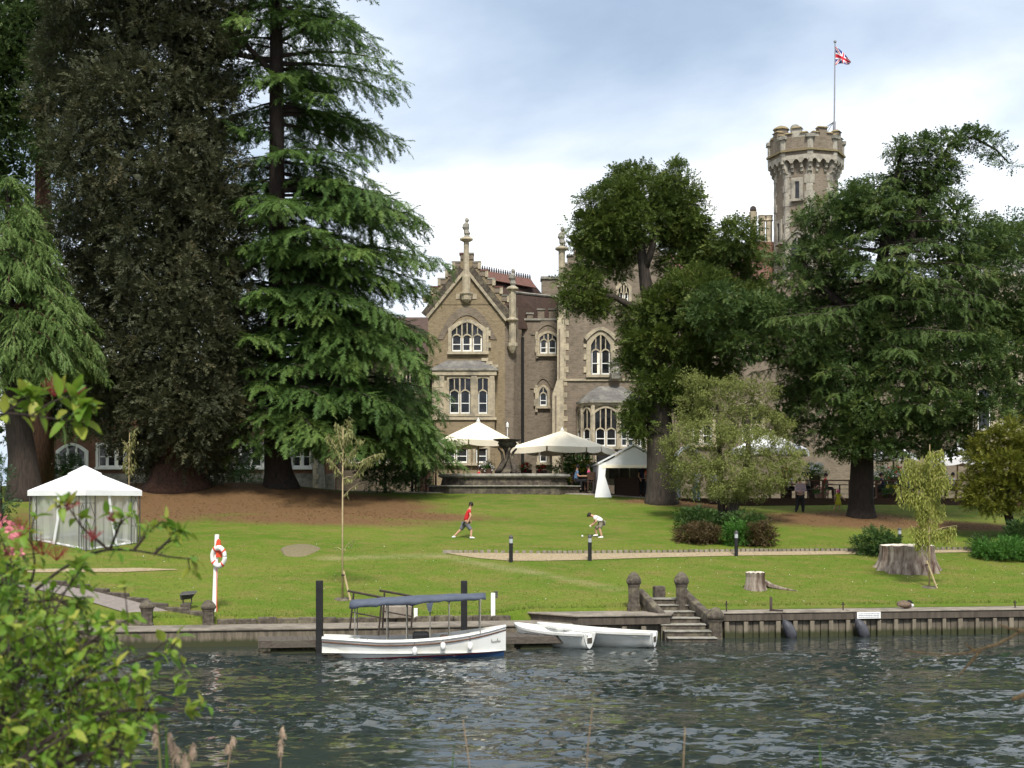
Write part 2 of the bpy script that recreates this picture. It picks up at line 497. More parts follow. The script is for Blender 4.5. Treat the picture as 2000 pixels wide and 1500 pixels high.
# ------------------------------------------------------------------ surface materials
pmat('stone_tower', (.40, .365, .30), (.28, .255, .21), 5, .88, .5, dirt=(.16, .145, .12), dirt_scale=1.4)
pmat('stone', (.47, .405, .285), (.34, .29, .21), 5, .85, .4, dirt=(.20, .18, .14), dirt_scale=1.6)
pmat('stone_grey', (.30, .28, .24), (.20, .19, .16), 5, .9, .5, dirt=(.10, .10, .08), dirt_scale=1.8)
pmat('weathered', (.105, .086, .068), (.045, .038, .031), 7, .95, .8, dirt=(.17, .15, .10), dirt_scale=3)
pmat('concrete', (.27, .235, .19), (.18, .155, .125), 4, .9, .4, dirt=(.11, .095, .075), dirt_scale=1.1)
pmat('lichen', (.26, .205, .10), (.17, .14, .09), 9, .95, .5)
pmat('slate', (.16, .15, .14), (.10, .095, .09), 8, .85, .4, dirt=(.24, .23, .20))
pmat('white_paint', (.80, .80, .77), (.74, .74, .70), 3, .45, .05)
pmat('boat_white', (.80, .80, .77), (.75, .75, .71), 2.5, .35, .03, spec=.5, dirt=(.62, .61, .55), dirt_scale=1.1)
pmat('black_paint', (.012, .012, .013), (.02, .02, .02), 4, .5, .15)
pmat('dark_metal', (.05, .05, .048), (.08, .075, .07), 9, .5, .1)
pmat('rust_metal', (.06, .04, .03), (.03, .025, .025), 9, .75, .3)
pmat('dark_wood', (.085, .045, .028), (.055, .03, .02), 6, .7, .3, stretch=(1, 1, 6))
pmat('grey_wood', (.115, .095, .076), (.06, .05, .042), 6, .85, .5, stretch=(.6, 6, 3), dirt=(.10, .09, .07))
pmat('stake_wood', (.45, .36, .20), (.36, .28, .16), 8, .8, .2)
pmat('cream_canvas', (.84, .76, .60), (.80, .72, .56), 2, .8, .05)
pmat('white_canvas', (.74, .74, .74), (.68, .68, .69), 1.2, .6, .15)
pmat('blue_canvas', (.085, .10, .135), (.06, .072, .10), 3, .75, .2)
pmat('rubber', (.06, .062, .075), (.03, .03, .036), 6, .55, .2, dirt=(.12, .12, .13))
pmat('bark', (.045, .033, .026), (.022, .017, .014), 5, .95, 1.0, stretch=(2.5, 2.5, .5))
pmat('bark_grey', (.060, .048, .038), (.026, .021, .017), 5, .95, 1.0, stretch=(2.5, 2.5, .5))
pmat('bark_red', (.085, .042, .026), (.035, .02, .014), 5, .95, 1.0, stretch=(2.5, 2.5, .5))
pmat('stump_side', (.34, .285, .235), (.06, .032, .022), 2.2, .9, 1.0, stretch=(2.2, 2.2, .32))
pmat('stump_top', (.62, .56, .47), (.48, .42, .34), 6, .9, .3)
pmat('skin', (.50, .29, .19), (.46, .26, .17), 6, .55, .05)
pmat('red_cloth', (.62, .028, .03), (.55, .02, .025), 6, .8, .1)
pmat('white_cloth', (.80, .80, .79), (.74, .74, .75), 6, .8, .1)
pmat('grey_cloth', (.15, .15, .17), (.10, .10, .115), 9, .85, .1)
pmat('khaki_cloth', (.24, .215, .16), (.18, .16, .12), 9, .85, .1)
pmat('lilac_cloth', (.40, .31, .33), (.33, .25, .28), 12, .85, .1)
pmat('black_cloth', (.012, .012, .014), (.02, .02, .022), 9, .85, .1)
pmat('yellow_cloth', (.62, .58, .05), (.55, .50, .04), 6, .8, .1)
pmat('pink_cloth', (.75, .12, .30), (.68, .10, .26), 6, .8, .1)
pmat('denim', (.20, .33, .50), (.14, .24, .40), 10, .85, .1)
pmat('orange_cloth', (.75, .14, .03), (.68, .11, .03), 6, .8, .1)
pmat('navy_cloth', (.03, .035, .075), (.02, .022, .05), 6, .8, .1)
pmat('hair', (.012, .009, .008), (.02, .015, .012), 20, .6, .3)
pmat('lifebuoy_red', (.72, .08, .03), (.62, .06, .03), 6, .6, .05)
pmat('hull_blue', (.02, .045, .12), (.015, .03, .085), 3, .35, .03, spec=.5)
pmat('hull_red', (.32, .03, .025), (.25, .02, .02), 3, .4, .03)
pmat('trim_wood', (.14, .06, .03), (.09, .04, .02), 6, .45, .1)
pmat('flag_blue', (.02, .035, .22), None, 4, .8, .05)
pmat('flag_red', (.66, .025, .05), None, 4, .8, .05)
pmat('flag_white', (.82, .82, .84), (.78, .78, .8), 4, .8, .05)
pmat('terracotta', (.42, .30, .22), (.34, .23, .17), 6, .85, .2)
pmat('goose_brown', (.17, .12, .085), (.10, .07, .05), 14, .8, .4)
pmat('sandy', (.21, .17, .10), (.14, .125, .065), 14, .95, .5)
pmat('grey_ground', (.24, .205, .185), (.19, .165, .145), 5, .95, .4)
brick_mat('brick_yellow', (.27, .212, .132), (.20, .152, .095), (.26, .225, .165), (.14, .112, .076))
brick_mat('brick_brown', (.212, .172, .128), (.155, .122, .092), (.22, .195, .16), (.11, .092, .074))
brick_mat('brick_red', (.23, .115, .075), (.18, .09, .06), (.2, .16, .13), (.12, .08, .06))

def tile_mat(name, c1, c2):
    m, nt, out = nodes(name)
    t = coords(nt, 'Object')
    s = N(nt, 'ShaderNodeSeparateXYZ'); nt.links.new(t, s.inputs[0])
    w = N(nt, 'ShaderNodeMath', operation='FRACT'); mu = N(nt, 'ShaderNodeMath', operation='MULTIPLY')
    nt.links.new(s.outputs[2], mu.inputs[0]); mu.inputs[1].default_value = 5.2; nt.links.new(mu.outputs[0], w.inputs[0])
    n1 = tnoise(nt, t, 3.0, 6, .7)
    col = mixc(nt, ramp(nt, n1, [(.35, 0.0), (.65, 1.0)]), c1, c2)
    n2 = tnoise(nt, t, 14, 2, .5)
    col = mixc(nt, .3, col, ramp(nt, n2, [(.3, tuple(x * .5 for x in c2)), (.7, tuple(x * 1.4 for x in c1))]))
    finish(nt, out, col, .85, w.outputs[0], .6, .03, .2)
    return m
tile_mat('roof_tile', (.095, .060, .048), (.058, .042, .035))
tile_mat('roof_red', (.175, .086, .066), (.12, .066, .054))

def glass_mat():
    m, nt, out = nodes('glass')
    v = coords(nt, 'Object'); f = tnoise(nt, v, 1.6, 2)
    col = ramp(nt, f, [(.4, (.010, .011, .013)), (.65, (.035, .035, .036))])
    finish(nt, out, col, .06, f, .05, .05, .5)
glass_mat()
def net_mat():
    m, nt, out = nodes('netting')
    b = nt.nodes.new('ShaderNodeBsdfDiffuse'); b.inputs[0].default_value = (.72, .72, .70, 1)
    tl = nt.nodes.new('ShaderNodeBsdfTranslucent'); tl.inputs[0].default_value = (.72, .72, .70, 1)
    a = nt.nodes.new('ShaderNodeMixShader'); a.inputs[0].default_value = .4
    nt.links.new(b.outputs[0], a.inputs[1]); nt.links.new(tl.outputs[0], a.inputs[2])
    tp = nt.nodes.new('ShaderNodeBsdfTransparent')
    mx = nt.nodes.new('ShaderNodeMixShader'); mx.inputs[0].default_value = .48
    nt.links.new(tp.outputs[0], mx.inputs[1]); nt.links.new(a.outputs[0], mx.inputs[2])
    nt.links.new(mx.outputs[0], out.inputs[0])
net_mat()

def water_mat():
    m, nt, out = nodes('river_water')
    t = coords(nt, 'Object')
    def vm(op, a, b=None, scale=None):
        n = N(nt, 'ShaderNodeVectorMath', operation=op)
        for i, q in enumerate((a, b)):
            if q is None: continue
            if isinstance(q, tuple): n.inputs[i].default_value = q
            else: nt.links.new(q, n.inputs[i])
        if scale is not None:
            if isinstance(scale, float): n.inputs['Scale'].default_value = scale
            else: nt.links.new(scale, n.inputs['Scale'])
        return n.outputs[0]
    def layer(scale, sx, sy, detail, rot, amp, dist=.5):
        """Random slopes of one size of ripple."""
        mp = nt.nodes.new('ShaderNodeMapping'); nt.links.new(t, mp.inputs[0])
        mp.inputs['Scale'].default_value = (sx, sy, 1); mp.inputs['Rotation'].default_value = (0, 0, rot)
        n = N(nt, 'ShaderNodeTexNoise', Vector=mp.outputs[0], Scale=scale, Detail=detail, Roughness=.6, Distortion=dist)
        return vm('MULTIPLY', vm('SUBTRACT', n.outputs['Color'], (.5, .5, .5)), (amp * .6, amp, 0))
    mp = nt.nodes.new('ShaderNodeMapping'); nt.links.new(t, mp.inputs[0]); mp.inputs['Scale'].default_value = (.5, 1.5, 1)
    e = tnoise(nt, mp.outputs[0], .16, 3, .6, .6)
    gust = ramp(nt, e, [(.38, .40), (.60, 1.25)])         # calmer and rougher patches on the water
    s = vm('ADD', layer(.9, .7, 1.3, 3, R(8), WAVE[0]), vm('SCALE', vm('ADD', layer(2.4, .7, 1.5, 3, R(-6), WAVE[1]), layer(7.0, .7, 1.5, 2, R(4), WAVE[2])), None, gust))
    ru = N(nt, 'ShaderNodeAttribute', attribute_name='ruffle').outputs['Fac']
    nrm = vm('NORMALIZE', vm('ADD', vm('SCALE', s, None, ru), (0, 0, 1.0)))
    pb = nt.nodes.new('ShaderNodeBsdfPrincipled')
    pb.inputs['Base Color'].default_value = (.026, .034, .032, 1)
    pb.inputs['Roughness'].default_value = .05; pb.inputs['IOR'].default_value = 1.55
    nt.links.new(nrm, pb.inputs['Normal']); nt.links.new(pb.outputs[0], out.inputs[0])
WAVE = (.9, 2.0, 1.2)
WAVE_H = .0080
water_mat()

def lawn_mat():
    m, nt, out = nodes('lawn_grass')
    t = coords(nt, 'Object')
    st = nt.nodes.new('ShaderNodeMapping'); nt.links.new(t, st.inputs[0]); st.inputs['Scale'].default_value = (.6, 1.0, 1)
    n1 = tnoise(nt, st.outputs[0], .35, 5, .6, .3); n2 = tnoise(nt, st.outputs[0], 1.6, 5, .65); n3 = tnoise(nt, t, 22, 3, .7); n4 = tnoise(nt, t, 7.0, 4, .65)
    col = mixc(nt, ramp(nt, n1, [(.36, 0.0), (.64, 1.0)]), (.086, .152, .015), (.145, .186, .028))
    col = mixc(nt, ramp(nt, n2, [(.42, 0.0), (.70, .85)]), col, (.215, .172, .058))
    col = mixc(nt, ramp(nt, n4, [(.35, .0), (.7, .45)]), col, (.066, .108, .009))
    col = mixc(nt, .42, col, ramp(nt, n3, [(.32, (.30, .30, .30)), (.70, (1.35, 1.35, 1.2))]), 'MULTIPLY')
    # needle litter under the conifers and trodden soil (a face-free value stored on the mesh)
    li = N(nt, 'ShaderNodeAttribute', attribute_name='litter').outputs['Fac']
    n5 = tnoise(nt, t, 1.3, 6, .7); n6 = tnoise(nt, t, 12, 3, .7)
    s = N(nt, 'ShaderNodeMath', operation='ADD'); nt.links.new(li, s.inputs[0])
    q = N(nt, 'ShaderNodeMath', operation='MULTIPLY_ADD'); nt.links.new(n5, q.inputs[0]); q.inputs[1].default_value = .9; q.inputs[2].default_value = -.45
    nt.links.new(q.outputs[0], s.inputs[1])
    lit = ramp(nt, n6, [(.3, (.095, .050, .026)), (.7, (.19, .105, .056))])
    col = mixc(nt, ramp(nt, s.outputs[0], [(.24, 0.0), (.80, .92)]), col, lit)
    we = N(nt, 'ShaderNodeAttribute', attribute_name='worn').outputs['Fac']
    s2 = N(nt, 'ShaderNodeMath', operation='MULTIPLY'); nt.links.new(we, s2.inputs[0]); nt.links.new(ramp(nt, n2, [(.3, .25), (.6, 1.0)]), s2.inputs[1])
    col = mixc(nt, s2.outputs[0], col, (.28, .25, .13))
    hb = N(nt, 'ShaderNodeMath', operation='ADD'); nt.links.new(n3, hb.inputs[0]); nt.links.new(n4, hb.inputs[1])
    finish(nt, out, col, .9, hb.outputs[0], .6, .05, .1)
lawn_mat()
def gravel_mat():
    m, nt, out = nodes('gravel')
    t = coords(nt, 'Object')
    vo = N(nt, 'ShaderNodeTexVoronoi', Vector=t, Scale=18.0)
    n1 = tnoise(nt, t, 1.5, 4)
    col = mixc(nt, n1, (.34, .265, .16), (.27, .21, .13))
    col = mixc(nt, .45, col, ramp(nt, vo.outputs['Color'], [(.1, (.18, .14, .09)), (.9, (.46, .38, .26))]))
    finish(nt, out, col, .95, vo.outputs['Distance'], .5, .03, .1)
gravel_mat()
def pile_mat(name, c1, c2):
    """Quay timber: green slime near the waterline, streaks above."""
    m, nt, out = nodes(name)
    geo = nt.nodes.new('ShaderNodeNewGeometry')
    s = N(nt, 'ShaderNodeSeparateXYZ'); nt.links.new(geo.outputs['Position'], s.inputs[0])
    mp = nt.nodes.new('ShaderNodeMapping'); nt.links.new(geo.outputs['Position'], mp.inputs[0]); mp.inputs['Scale'].default_value = (5, 5, .8)
    n = tnoise(nt, mp.outputs[0], 1.5, 6, .65)
    col = mixc(nt, ramp(nt, n, [(.35, 0.0), (.65, 1.0)]), c1, c2)
    ad = N(nt, 'ShaderNodeMath', operation='MULTIPLY_ADD'); nt.links.new(n, ad.inputs[0]); ad.inputs[1].default_value = -.25; nt.links.new(s.outputs[2], ad.inputs[2])
    wet = ramp(nt, ad.outputs[0], [(.02, 1.0), (.14, 0.0)])
    col = mixc(nt, wet, col, (.045, .048, .022))
    finish(nt, out, col, .85, n, .5, .02, .25)
pile_mat('quay_timber', (.235, .20, .15), (.135, .115, .085))
pile_mat('quay_plank', (.165, .14, .105), (.085, .072, .055))
pile_mat('quay_beam', (.11, .09, .07), (.06, .05, .04))
pile_mat('quay_concrete', (.20, .165, .12), (.075, .062, .048))

# ------------------------------------------------------------------ river, lawn, banks
gw_ = np.random.default_rng(23)
nr, nc = 390, 400
rows = np.linspace(16.5 ** -.2, 49.0 ** -.2, nr) ** -5.0            # closer rows where the view is steeper
wy = np.repeat(rows[:, None], nc, 1); wx = np.linspace(-1, 1, nc)[None] * (wy * .40 + 2.5)
wz = np.zeros_like(wx)
nw = 46
for k in range(nw):
    lam = .24 * (.95 / .24) ** gw_.uniform(0, 1); th = R(95) + gw_.normal() * R(24); kk = 2 * math.pi / lam
    wz += WAVE_H * lam * np.sin(kk * (wx * math.cos(th) + wy * math.sin(th)) + gw_.uniform(0, 6.28))
gust = np.zeros_like(wx)
for k in range(9):
    lx_, ly_ = gw_.uniform(7, 22), gw_.uniform(3, 9); gust += np.sin(2 * math.pi * (wx / lx_ + wy / ly_ * gw_.choice((-1, 1))) + gw_.uniform(0, 6.28))
gust = .75 + .55 * np.tanh(gust / 2.2)
lee = .45 + .55 * smooth(.3, 5.0, bank(wx) - wy)             # sheltered beside the wall
wz *= gust * lee
edge = smooth(0, .06, 1 - np.abs(wx / (wy * .40 + 2.5))) * smooth(16.5, 17.5, wy)
wz = wz * edge - .02 * (1 - edge) * 18
wv = np.concatenate([np.stack([wx, wy, wz], -1).reshape(-1, 3), np.array([(-400, -60, -.012), (400, -60, -.012), (400, 140, -.012), (-400, 140, -.012)])])
ri, ci = np.meshgrid(np.arange(nr - 1), np.arange(nc - 1), indexing='ij'); qq = (ri * nc + ci).ravel(); n0 = nr * nc
wf = np.concatenate([np.stack([qq, qq + 1, qq + nc + 1, qq + nc], -1), np.array([(n0, n0 + 1, n0 + 2, n0 + 3)])])
# the flat sheet would show through wave troughs: keep it well below the rippled part
wv[n0:, 2] = -.35
wz_ = wv[:n0, 2].reshape(nr, nc); wz_[:] = np.where(edge > 0, wz_, -.36)
river = fast_mesh('river', wv, wf, 'river_water', None, smooth=True)
at = river.data.attributes.new('ruffle', 'FLOAT', 'POINT'); at.data.foreach_set('value', np.concatenate([(np.clip(gust * 1.15, .45, 1.3) * (.30 + .70 * smooth(.3, 6.5, bank(wx) - wy))).ravel(), np.full(4, .9)]).astype(np.float32))
tag(river, 'dark rippled river water in the foreground', 'river', kind='structure')

def litter_field(X, Y):
    v = np.zeros_like(X)
    for cx, cy_, rx, ry, k in LITTER:
        v = np.maximum(v, k * np.clip(1.25 - np.sqrt(((X - cx) / rx) ** 2 + ((Y - cy_) / ry) ** 2), 0, 1))
    return np.clip(v * 2.0, 0, 1)
def worn_field(X, Y):
    v = np.zeros_like(X)
    for (x0, y0), (x1, y1), w, k in WORN:
        L2 = (x1 - x0) ** 2 + (y1 - y0) ** 2
        t = np.clip(((X - x0) * (x1 - x0) + (Y - y0) * (y1 - y0)) / L2, 0, 1)
        d = np.hypot(X - x0 - t * (x1 - x0), Y - y0 - t * (y1 - y0))
        v = np.maximum(v, k * np.clip(1 - d / w, 0, 1))
    return v
lp = [gp(330, 985), gp(560, 985), gp(760, 1005), gp(1660, 1020), gp(1900, 1035), gp(1330, 985)]
LITTER = [(-15.5, 69.5, 5.2, 6.5, 1.0), (-9.5, 68.0, 6.0, 4.2, .95), (-5.2, 65.5, 5.2, 1.6, .6), (-17.5, 63.5, 5, 2.6, .62), (-9, 63.5, 7, 2.0, .5),
          (lp[3][0], lp[3][1] + .8, 5.5, 2.6, .62), (lp[4][0] - .5, lp[4][1] + 1.0, 4.5, 1.5, .55), (8.2, 70.6, 3.2, 1.5, .8), (12, 68, 3, 1.0, .35)]
g1 = [gp(640, 1090), gp(860, 1085), gp(1050, 1120), gp(1200, 1150)]
WORN = [((g1[0][0], g1[0][1]), (g1[1][0], g1[1][1]), .7, .55), ((g1[1][0], g1[1][1]), (g1[2][0], g1[2][1]), .6, .6),
        ((g1[2][0], g1[2][1]), (g1[3][0], g1[3][1]), .55, .4)]
xs = np.unique(np.concatenate([np.linspace(-420, -40, 30), np.linspace(-40, 40, 270), np.linspace(40, 420, 30)]))
ts = np.unique(np.concatenate([[1.0, 1.35, 1.74, 1.76], np.linspace(1.9, 36, 190), np.linspace(37, 90, 40), np.linspace(95, 900, 24)]))
GX, GT = np.meshgrid(xs, ts, indexing='ij')
GY = bank(GX) + GT / math.cos(TH)
GZ = ground(GX, GY)
gv = np.stack([GX, GY, GZ], -1).reshape(-1, 3)
ni, nj = GX.shape
ii, jj = np.meshgrid(np.arange(ni - 1), np.arange(nj - 1), indexing='ij')
q = (ii * nj + jj).ravel()
lawn = fast_mesh('lawn', gv, np.stack([q, q + nj, q + nj + 1, q + 1], -1), 'lawn_grass', smooth=True)
for nm, val in (('litter', litter_field(GX, GY)), ('worn', worn_field(GX, GY))):
    at = lawn.data.attributes.new(nm, 'FLOAT', 'POINT'); at.data.foreach_set('value', val.astype(np.float32).ravel())
tag(lawn, 'sloping mown lawn with brown needle litter under the trees', 'lawn', kind='structure')

# short blades standing up from the lawn near the water
leaf_mat('grass_blade', (.080, .138, .014), (.120, .165, .022), (.15, .175, .032), trans=.35)
gg = np.random.default_rng(19); ng = 42000
ga = gg.uniform(-20, 22, ng); gt = 1.8 + 12 * gg.uniform(0, 1, ng) ** 1.5
gx = ga * math.cos(TH) - gt * math.sin(TH); gy = 44.87 + ga * math.sin(TH) + gt * math.cos(TH); gzz = ground(gx, gy)
keep = gzz > .6; gx, gy, gzz = gx[keep], gy[keep], gzz[keep]; ng = len(gx)
hh = gg.uniform(.02, .05, ng) * (1 + 1.6 * np.exp(-(gt[keep] - 1.8) / .25)); an = gg.uniform(0, 6.28, ng); ww = gg.uniform(.006, .014, ng); ln = gg.normal(size=(ng, 2)) * .03
v0 = np.stack([gx - np.cos(an) * ww, gy - np.sin(an) * ww, gzz - .01], -1); v1 = np.stack([gx + np.cos(an) * ww, gy + np.sin(an) * ww, gzz - .01], -1); v2 = np.stack([gx + ln[:, 0], gy + ln[:, 1], gzz + hh], -1)
tag(fast_mesh('grass', np.stack([v0, v1, v2], 1).reshape(-1, 3), np.arange(ng * 3).reshape(-1, 3), 'grass_blade', None, gg.uniform(0, 1, ng)), 'short grass blades on the lawn near the river', 'grass', kind='stuff')

# daisies in the grass and fallen leaves around the litter
def flecks(name, label, pts, size, mat, seed, flatn):
    q = np.random.default_rng(seed); n = len(pts); a = q.uniform(0, 6.28, n); s = size * q.uniform(.6, 1.4, n)
    P4 = [np.stack([pts[:, 0] + s * np.cos(a + k * math.pi / 2), pts[:, 1] + s * np.sin(a + k * math.pi / 2), ground(pts[:, 0], pts[:, 1]) + .012 + flatn * q.uniform(0, 1, n)], -1) for k in range(4)]
    tag(fast_mesh(name, np.stack(P4, 1).reshape(-1, 3), np.arange(n * 4).reshape(-1, 4), mat, None, q.uniform(0, 1, n)), label, name.replace('_', ' '), kind='stuff')
leaf_mat('daisy', (.75, .75, .70), (.82, .82, .78), None); leaf_mat('dead_leaf', (.12, .06, .025), (.24, .13, .05), (.34, .22, .09))
dq = np.random.default_rng(31); dp_ = np.stack([dq.uniform(-16, 20, 260), dq.uniform(47.5, 58, 260)], -1); dp_ = dp_[(dp_[:, 1] - bank(dp_[:, 0])) > 2.2]
flecks('daisies', 'tiny white daisies scattered in the lawn grass', dp_, .017, 'daisy', 32, .04)
lq_ = np.concatenate([np.stack([dq.normal(cx, rx * .5, int(600 * k)), dq.normal(cy_, ry * .5, int(600 * k))], -1) for cx, cy_, rx, ry, k in LITTER])
flecks('fallen_leaves', 'small dead leaves and cones lying under the trees', lq_, .034, 'dead_leaf', 33, .03)

nb = MB()
prof = [(-60, 2.9), (3.5, 2.7), (6.5, 2.35), (9, 1.5), (12, .2), (14, -.6)]
nb.loft([[(-60, y, z) for y, z in prof], [(60, y, z) for y, z in prof]], closed=False, cap=False)
tag(obj('near_bank', nb, 'grey_ground', origin=(0, 0, 0)), 'earth bank on the near side of the river', 'bank', kind='structure')

def ribbon(name, front, back, mat, lift, label):
    """A strip laid on the lawn between two pixel edges."""
    mb = MB(); A = [gp(*p) for p in front]; Bk = [gp(*p) for p in back]; vs = []; n = 6; cols = []
    for a, b in zip(A, Bk):
        for k in range(n + 1):
            x, y = a[0] + (b[0] - a[0]) * k / n, a[1] + (b[1] - a[1]) * k / n
            vs.append((x, y, gz(x, y) + lift))
    m = len(A)
    fs = [(i * (n + 1) + k, (i + 1) * (n + 1) + k, (i + 1) * (n + 1) + k + 1, i * (n + 1) + k + 1) for i in range(m - 1) for k in range(n)]
    mb.add(vs, fs)
    return tag(obj(name, mb, mat, origin=(0, 0, 0)), label, 'path', kind='structure'), Bk
def dense(pts, n=60):
    pts = np.array(pts, float); s = np.linspace(0, len(pts) - 1, n)
    return [(float(np.interp(v, range(len(pts)), pts[:, 0])), float(np.interp(v, range(len(pts)), pts[:, 1]))) for v in s]
fr = dense([(872, 1081), (900, 1086), (935, 1091), (998, 1096), (1060, 1096), (1152, 1094), (1300, 1089), (1438, 1086), (1600, 1084), (1680, 1083), (1800, 1081), (1900, 1079), (2010, 1077), (2120, 1075)])
bk = dense([(866, 1080.5), (890, 1080.5), (935, 1080.5), (998, 1081), (1060, 1081.5), (1152, 1081.5), (1300, 1080), (1438, 1078), (1600, 1077), (1680, 1076.5), (1800, 1075), (1900, 1074), (2010, 1072), (2120, 1070)])
_, edge = ribbon('gravel_path', fr, bk, 'gravel', .02, 'yellow gravel path crossing the lawn beside the bollard lights')
ribbon('gravel_path', dense([(40, 1119), (150, 1118), (240, 1118), (345, 1113.5)], 20), dense([(40, 1112), (150, 1111.5), (270, 1110), (345, 1112.5)], 20), 'gravel', .02, 'short yellow gravel strip on the lawn below the white gazebo')
ed = MB()
for a, b in zip(edge[:-1], edge[1:]):
    L = math.dist(a[:2], b[:2]); k = max(1, int(L / .19)); an = math.atan2(b[1] - a[1], b[0] - a[0])
    for i in range(k):
        x, y = a[0] + (b[0] - a[0]) * (i + .5) / k, a[1] + (b[1] - a[1]) * (i + .5) / k
        ed.cbox((x, y, gz(x, y) + random.uniform(.03, .06)), (.15, .12, .16), an + random.uniform(-.1, .1))
tag(obj('path_edging', ed, 'concrete', origin=(0, 0, 0)), 'row of small stone setts edging the gravel path', 'edging', kind='stuff')

# sandy mound of bare soil
c = gp(585, 1075)
sm = MB(); prs = [(0.0, .10), (.3, .09), (.55, .06), (.8, .02), (.95, -.04)]
sm.loft([[(c[0] + r * math.cos(a) * (.85 + .12 * math.sin(3 * a)), c[1] + r * 1.5 * math.sin(a), gz(c[0] + r * math.cos(a), c[1] + r * 1.5 * math.sin(a)) + z + .01) for a in np.linspace(0, 2 * math.pi, 18, endpoint=False)] for r, z in prs[::-1]], cap=True)
tag(obj('soil_patch', sm, 'sandy', smooth=True), 'low heap of pale bare soil on the lawn left of the sapling', 'soil', kind='stuff')

# ------------------------------------------------------------------ quay
def bbox(mb, a0, a1, t0, t1, z0, z1, mi=0):
    b = MB().box(a0, a1, t0, t1, z0, z1); b.xf(lambda x, y, z: B(x, y, z)); mb.join(b); return mb
aR0 = bank_a(1405); aR1 = 34.0
qw = thing('quay_wall', 'timber pile quay wall right of the stone steps, with sign and fenders', 'wall', B(aR0, 0, 0))
obj('capping_beam', bbox(MB(), aR0, aR1, -.10, .16, .54, .775), 'quay_beam', qw, bevel=.02)
obj('coping', bbox(MB(), aR0 - .05, aR1, -.13, 1.5, .78, .83), 'concrete', qw, bevel=.015)
a = aR0 + .15; src = None; k = 0
pl = [obj('plank', bbox(MB(), 0, .225 - .01 * q_, .03, .09, -.4, .54), 'quay_plank', None) for q_ in range(2)]
for o in pl: bpy.data.objects.remove(o)
while a < aR1:
    w = random.uniform(.12, .16)
    obj('pile', bbox(MB(), a, a + w, -.09, .06, -.5, .54 - random.uniform(0, .02)), 'quay_timber', qw, bevel=.01)
    gap = random.uniform(.38, .46) if k % 5 else .5
    s0 = a + w + .01; half = gap / 2
    for h in range(2):
        dt = random.uniform(-.012, .02)
        obj('plank', bbox(MB(), s0 + h * half, s0 + (h + 1) * half - .02, .02 + dt, .07 + dt, -.5, .539), 'quay_plank', qw)
    a += w + gap; k += 1
bk_ = bbox(MB(), aR0, aR1, .10, 1.2, -.5, .50); obj('backing', bk_, 'quay_beam', qw)
# platform left of the steps
pA = [(PX(1020, 46.9), 46.9), (PX(1127, 45.25), 45.25), (PX(1312, 45.75), 45.75), (PX(1318, 47.4), 47.4)]
pf = thing('landing_platform', 'concrete landing platform on posts between the steps and the rowing boats', 'platform', (pA[1][0], pA[1][1], 0))
zt = .79
obj('slab', MB().prism_xy(pA, zt - .06, zt), 'concrete', pf, bevel=.015)
pin = [(PX(1022, 46.9) + .05, 46.95), (pA[1][0] + .04, pA[1][1] + .05), (pA[2][0] - .05, pA[2][1] + .05), (pA[3][0] - .06, pA[3][1])]
obj('edge_beam', MB().prism_xy(pin, zt - .31, zt - .063), 'quay_beam', pf)
pin2 = [(p[0] + (.1 if i < 2 else -.1), p[1] + .22) for i, p in enumerate(pin)]
obj('front_face', MB().prism_xy(pin2, -.4, zt - .31), 'quay_plank', pf)
for px in (1133, 1181, 1219, 1257, 1298):
    f_ = (px - 1127) / (1312 - 1127); x = pA[1][0] + (pA[2][0] - pA[1][0]) * f_; y = pA[1][1] + (pA[2][1] - pA[1][1]) * f_
    obj('post', MB().cbox((x, y + .16, .0), (.16 if px > 1140 else .26, .16, .82), TH), 'quay_timber', pf, bevel=.01)
# left quay
aL0, aL1 = -60.0, bank_a(1120)
lq = thing('quay_wall', 'low stained concrete quay wall on the left, behind the moored launch', 'wall', B(-10, 0, 0))
obj('wall_face', bbox(MB(), aL0, aL1, 0, .5, -.6, .46), 'quay_concrete', lq)
obj('coping', bbox(MB(), aL0, aL1, -.05, 1.62, .463, .535), 'concrete', lq, bevel=.02)
# kerb of weathered stones behind the walkway, gap where the side path comes down
kb = thing('kerb', 'low weathered stone kerb between walkway and lawn behind the launch', 'kerb', B(-10, 1.7, .5))
def kerb_run(a0, a1, t0, t1, root, h=.22, zb=.50):
    n = max(1, int(abs(a1 - a0) / .62))
    for i in range(n):
        f0, f1 = i / n, (i + 1) / n
        m0 = B(a0 + (a1 - a0) * f0, t0 + (t1 - t0) * f0, 0); m1 = B(a0 + (a1 - a0) * f1, t0 + (t1 - t0) * f1, 0)
        L = math.dist(m0[:2], m1[:2]); an = math.atan2(m1[1] - m0[1], m1[0] - m0[0])
        hh = h * random.uniform(.85, 1.1); zb_ = zb(m0[0], m0[1]) if callable(zb) else zb
        obj('kerb_stone', MB().cbox(((m0[0] + m1[0]) / 2, (m0[1] + m1[1]) / 2, zb_ + hh / 2), (L - .012, .24, hh), an + random.uniform(-.015, .015)), 'weathered', root, bevel=.03)
kerb_run(bank_a(420), bank_a(1015), 1.72, 1.72, kb)
kerb_run(bank_a(-60), bank_a(282), 1.72, 1.72, kb)
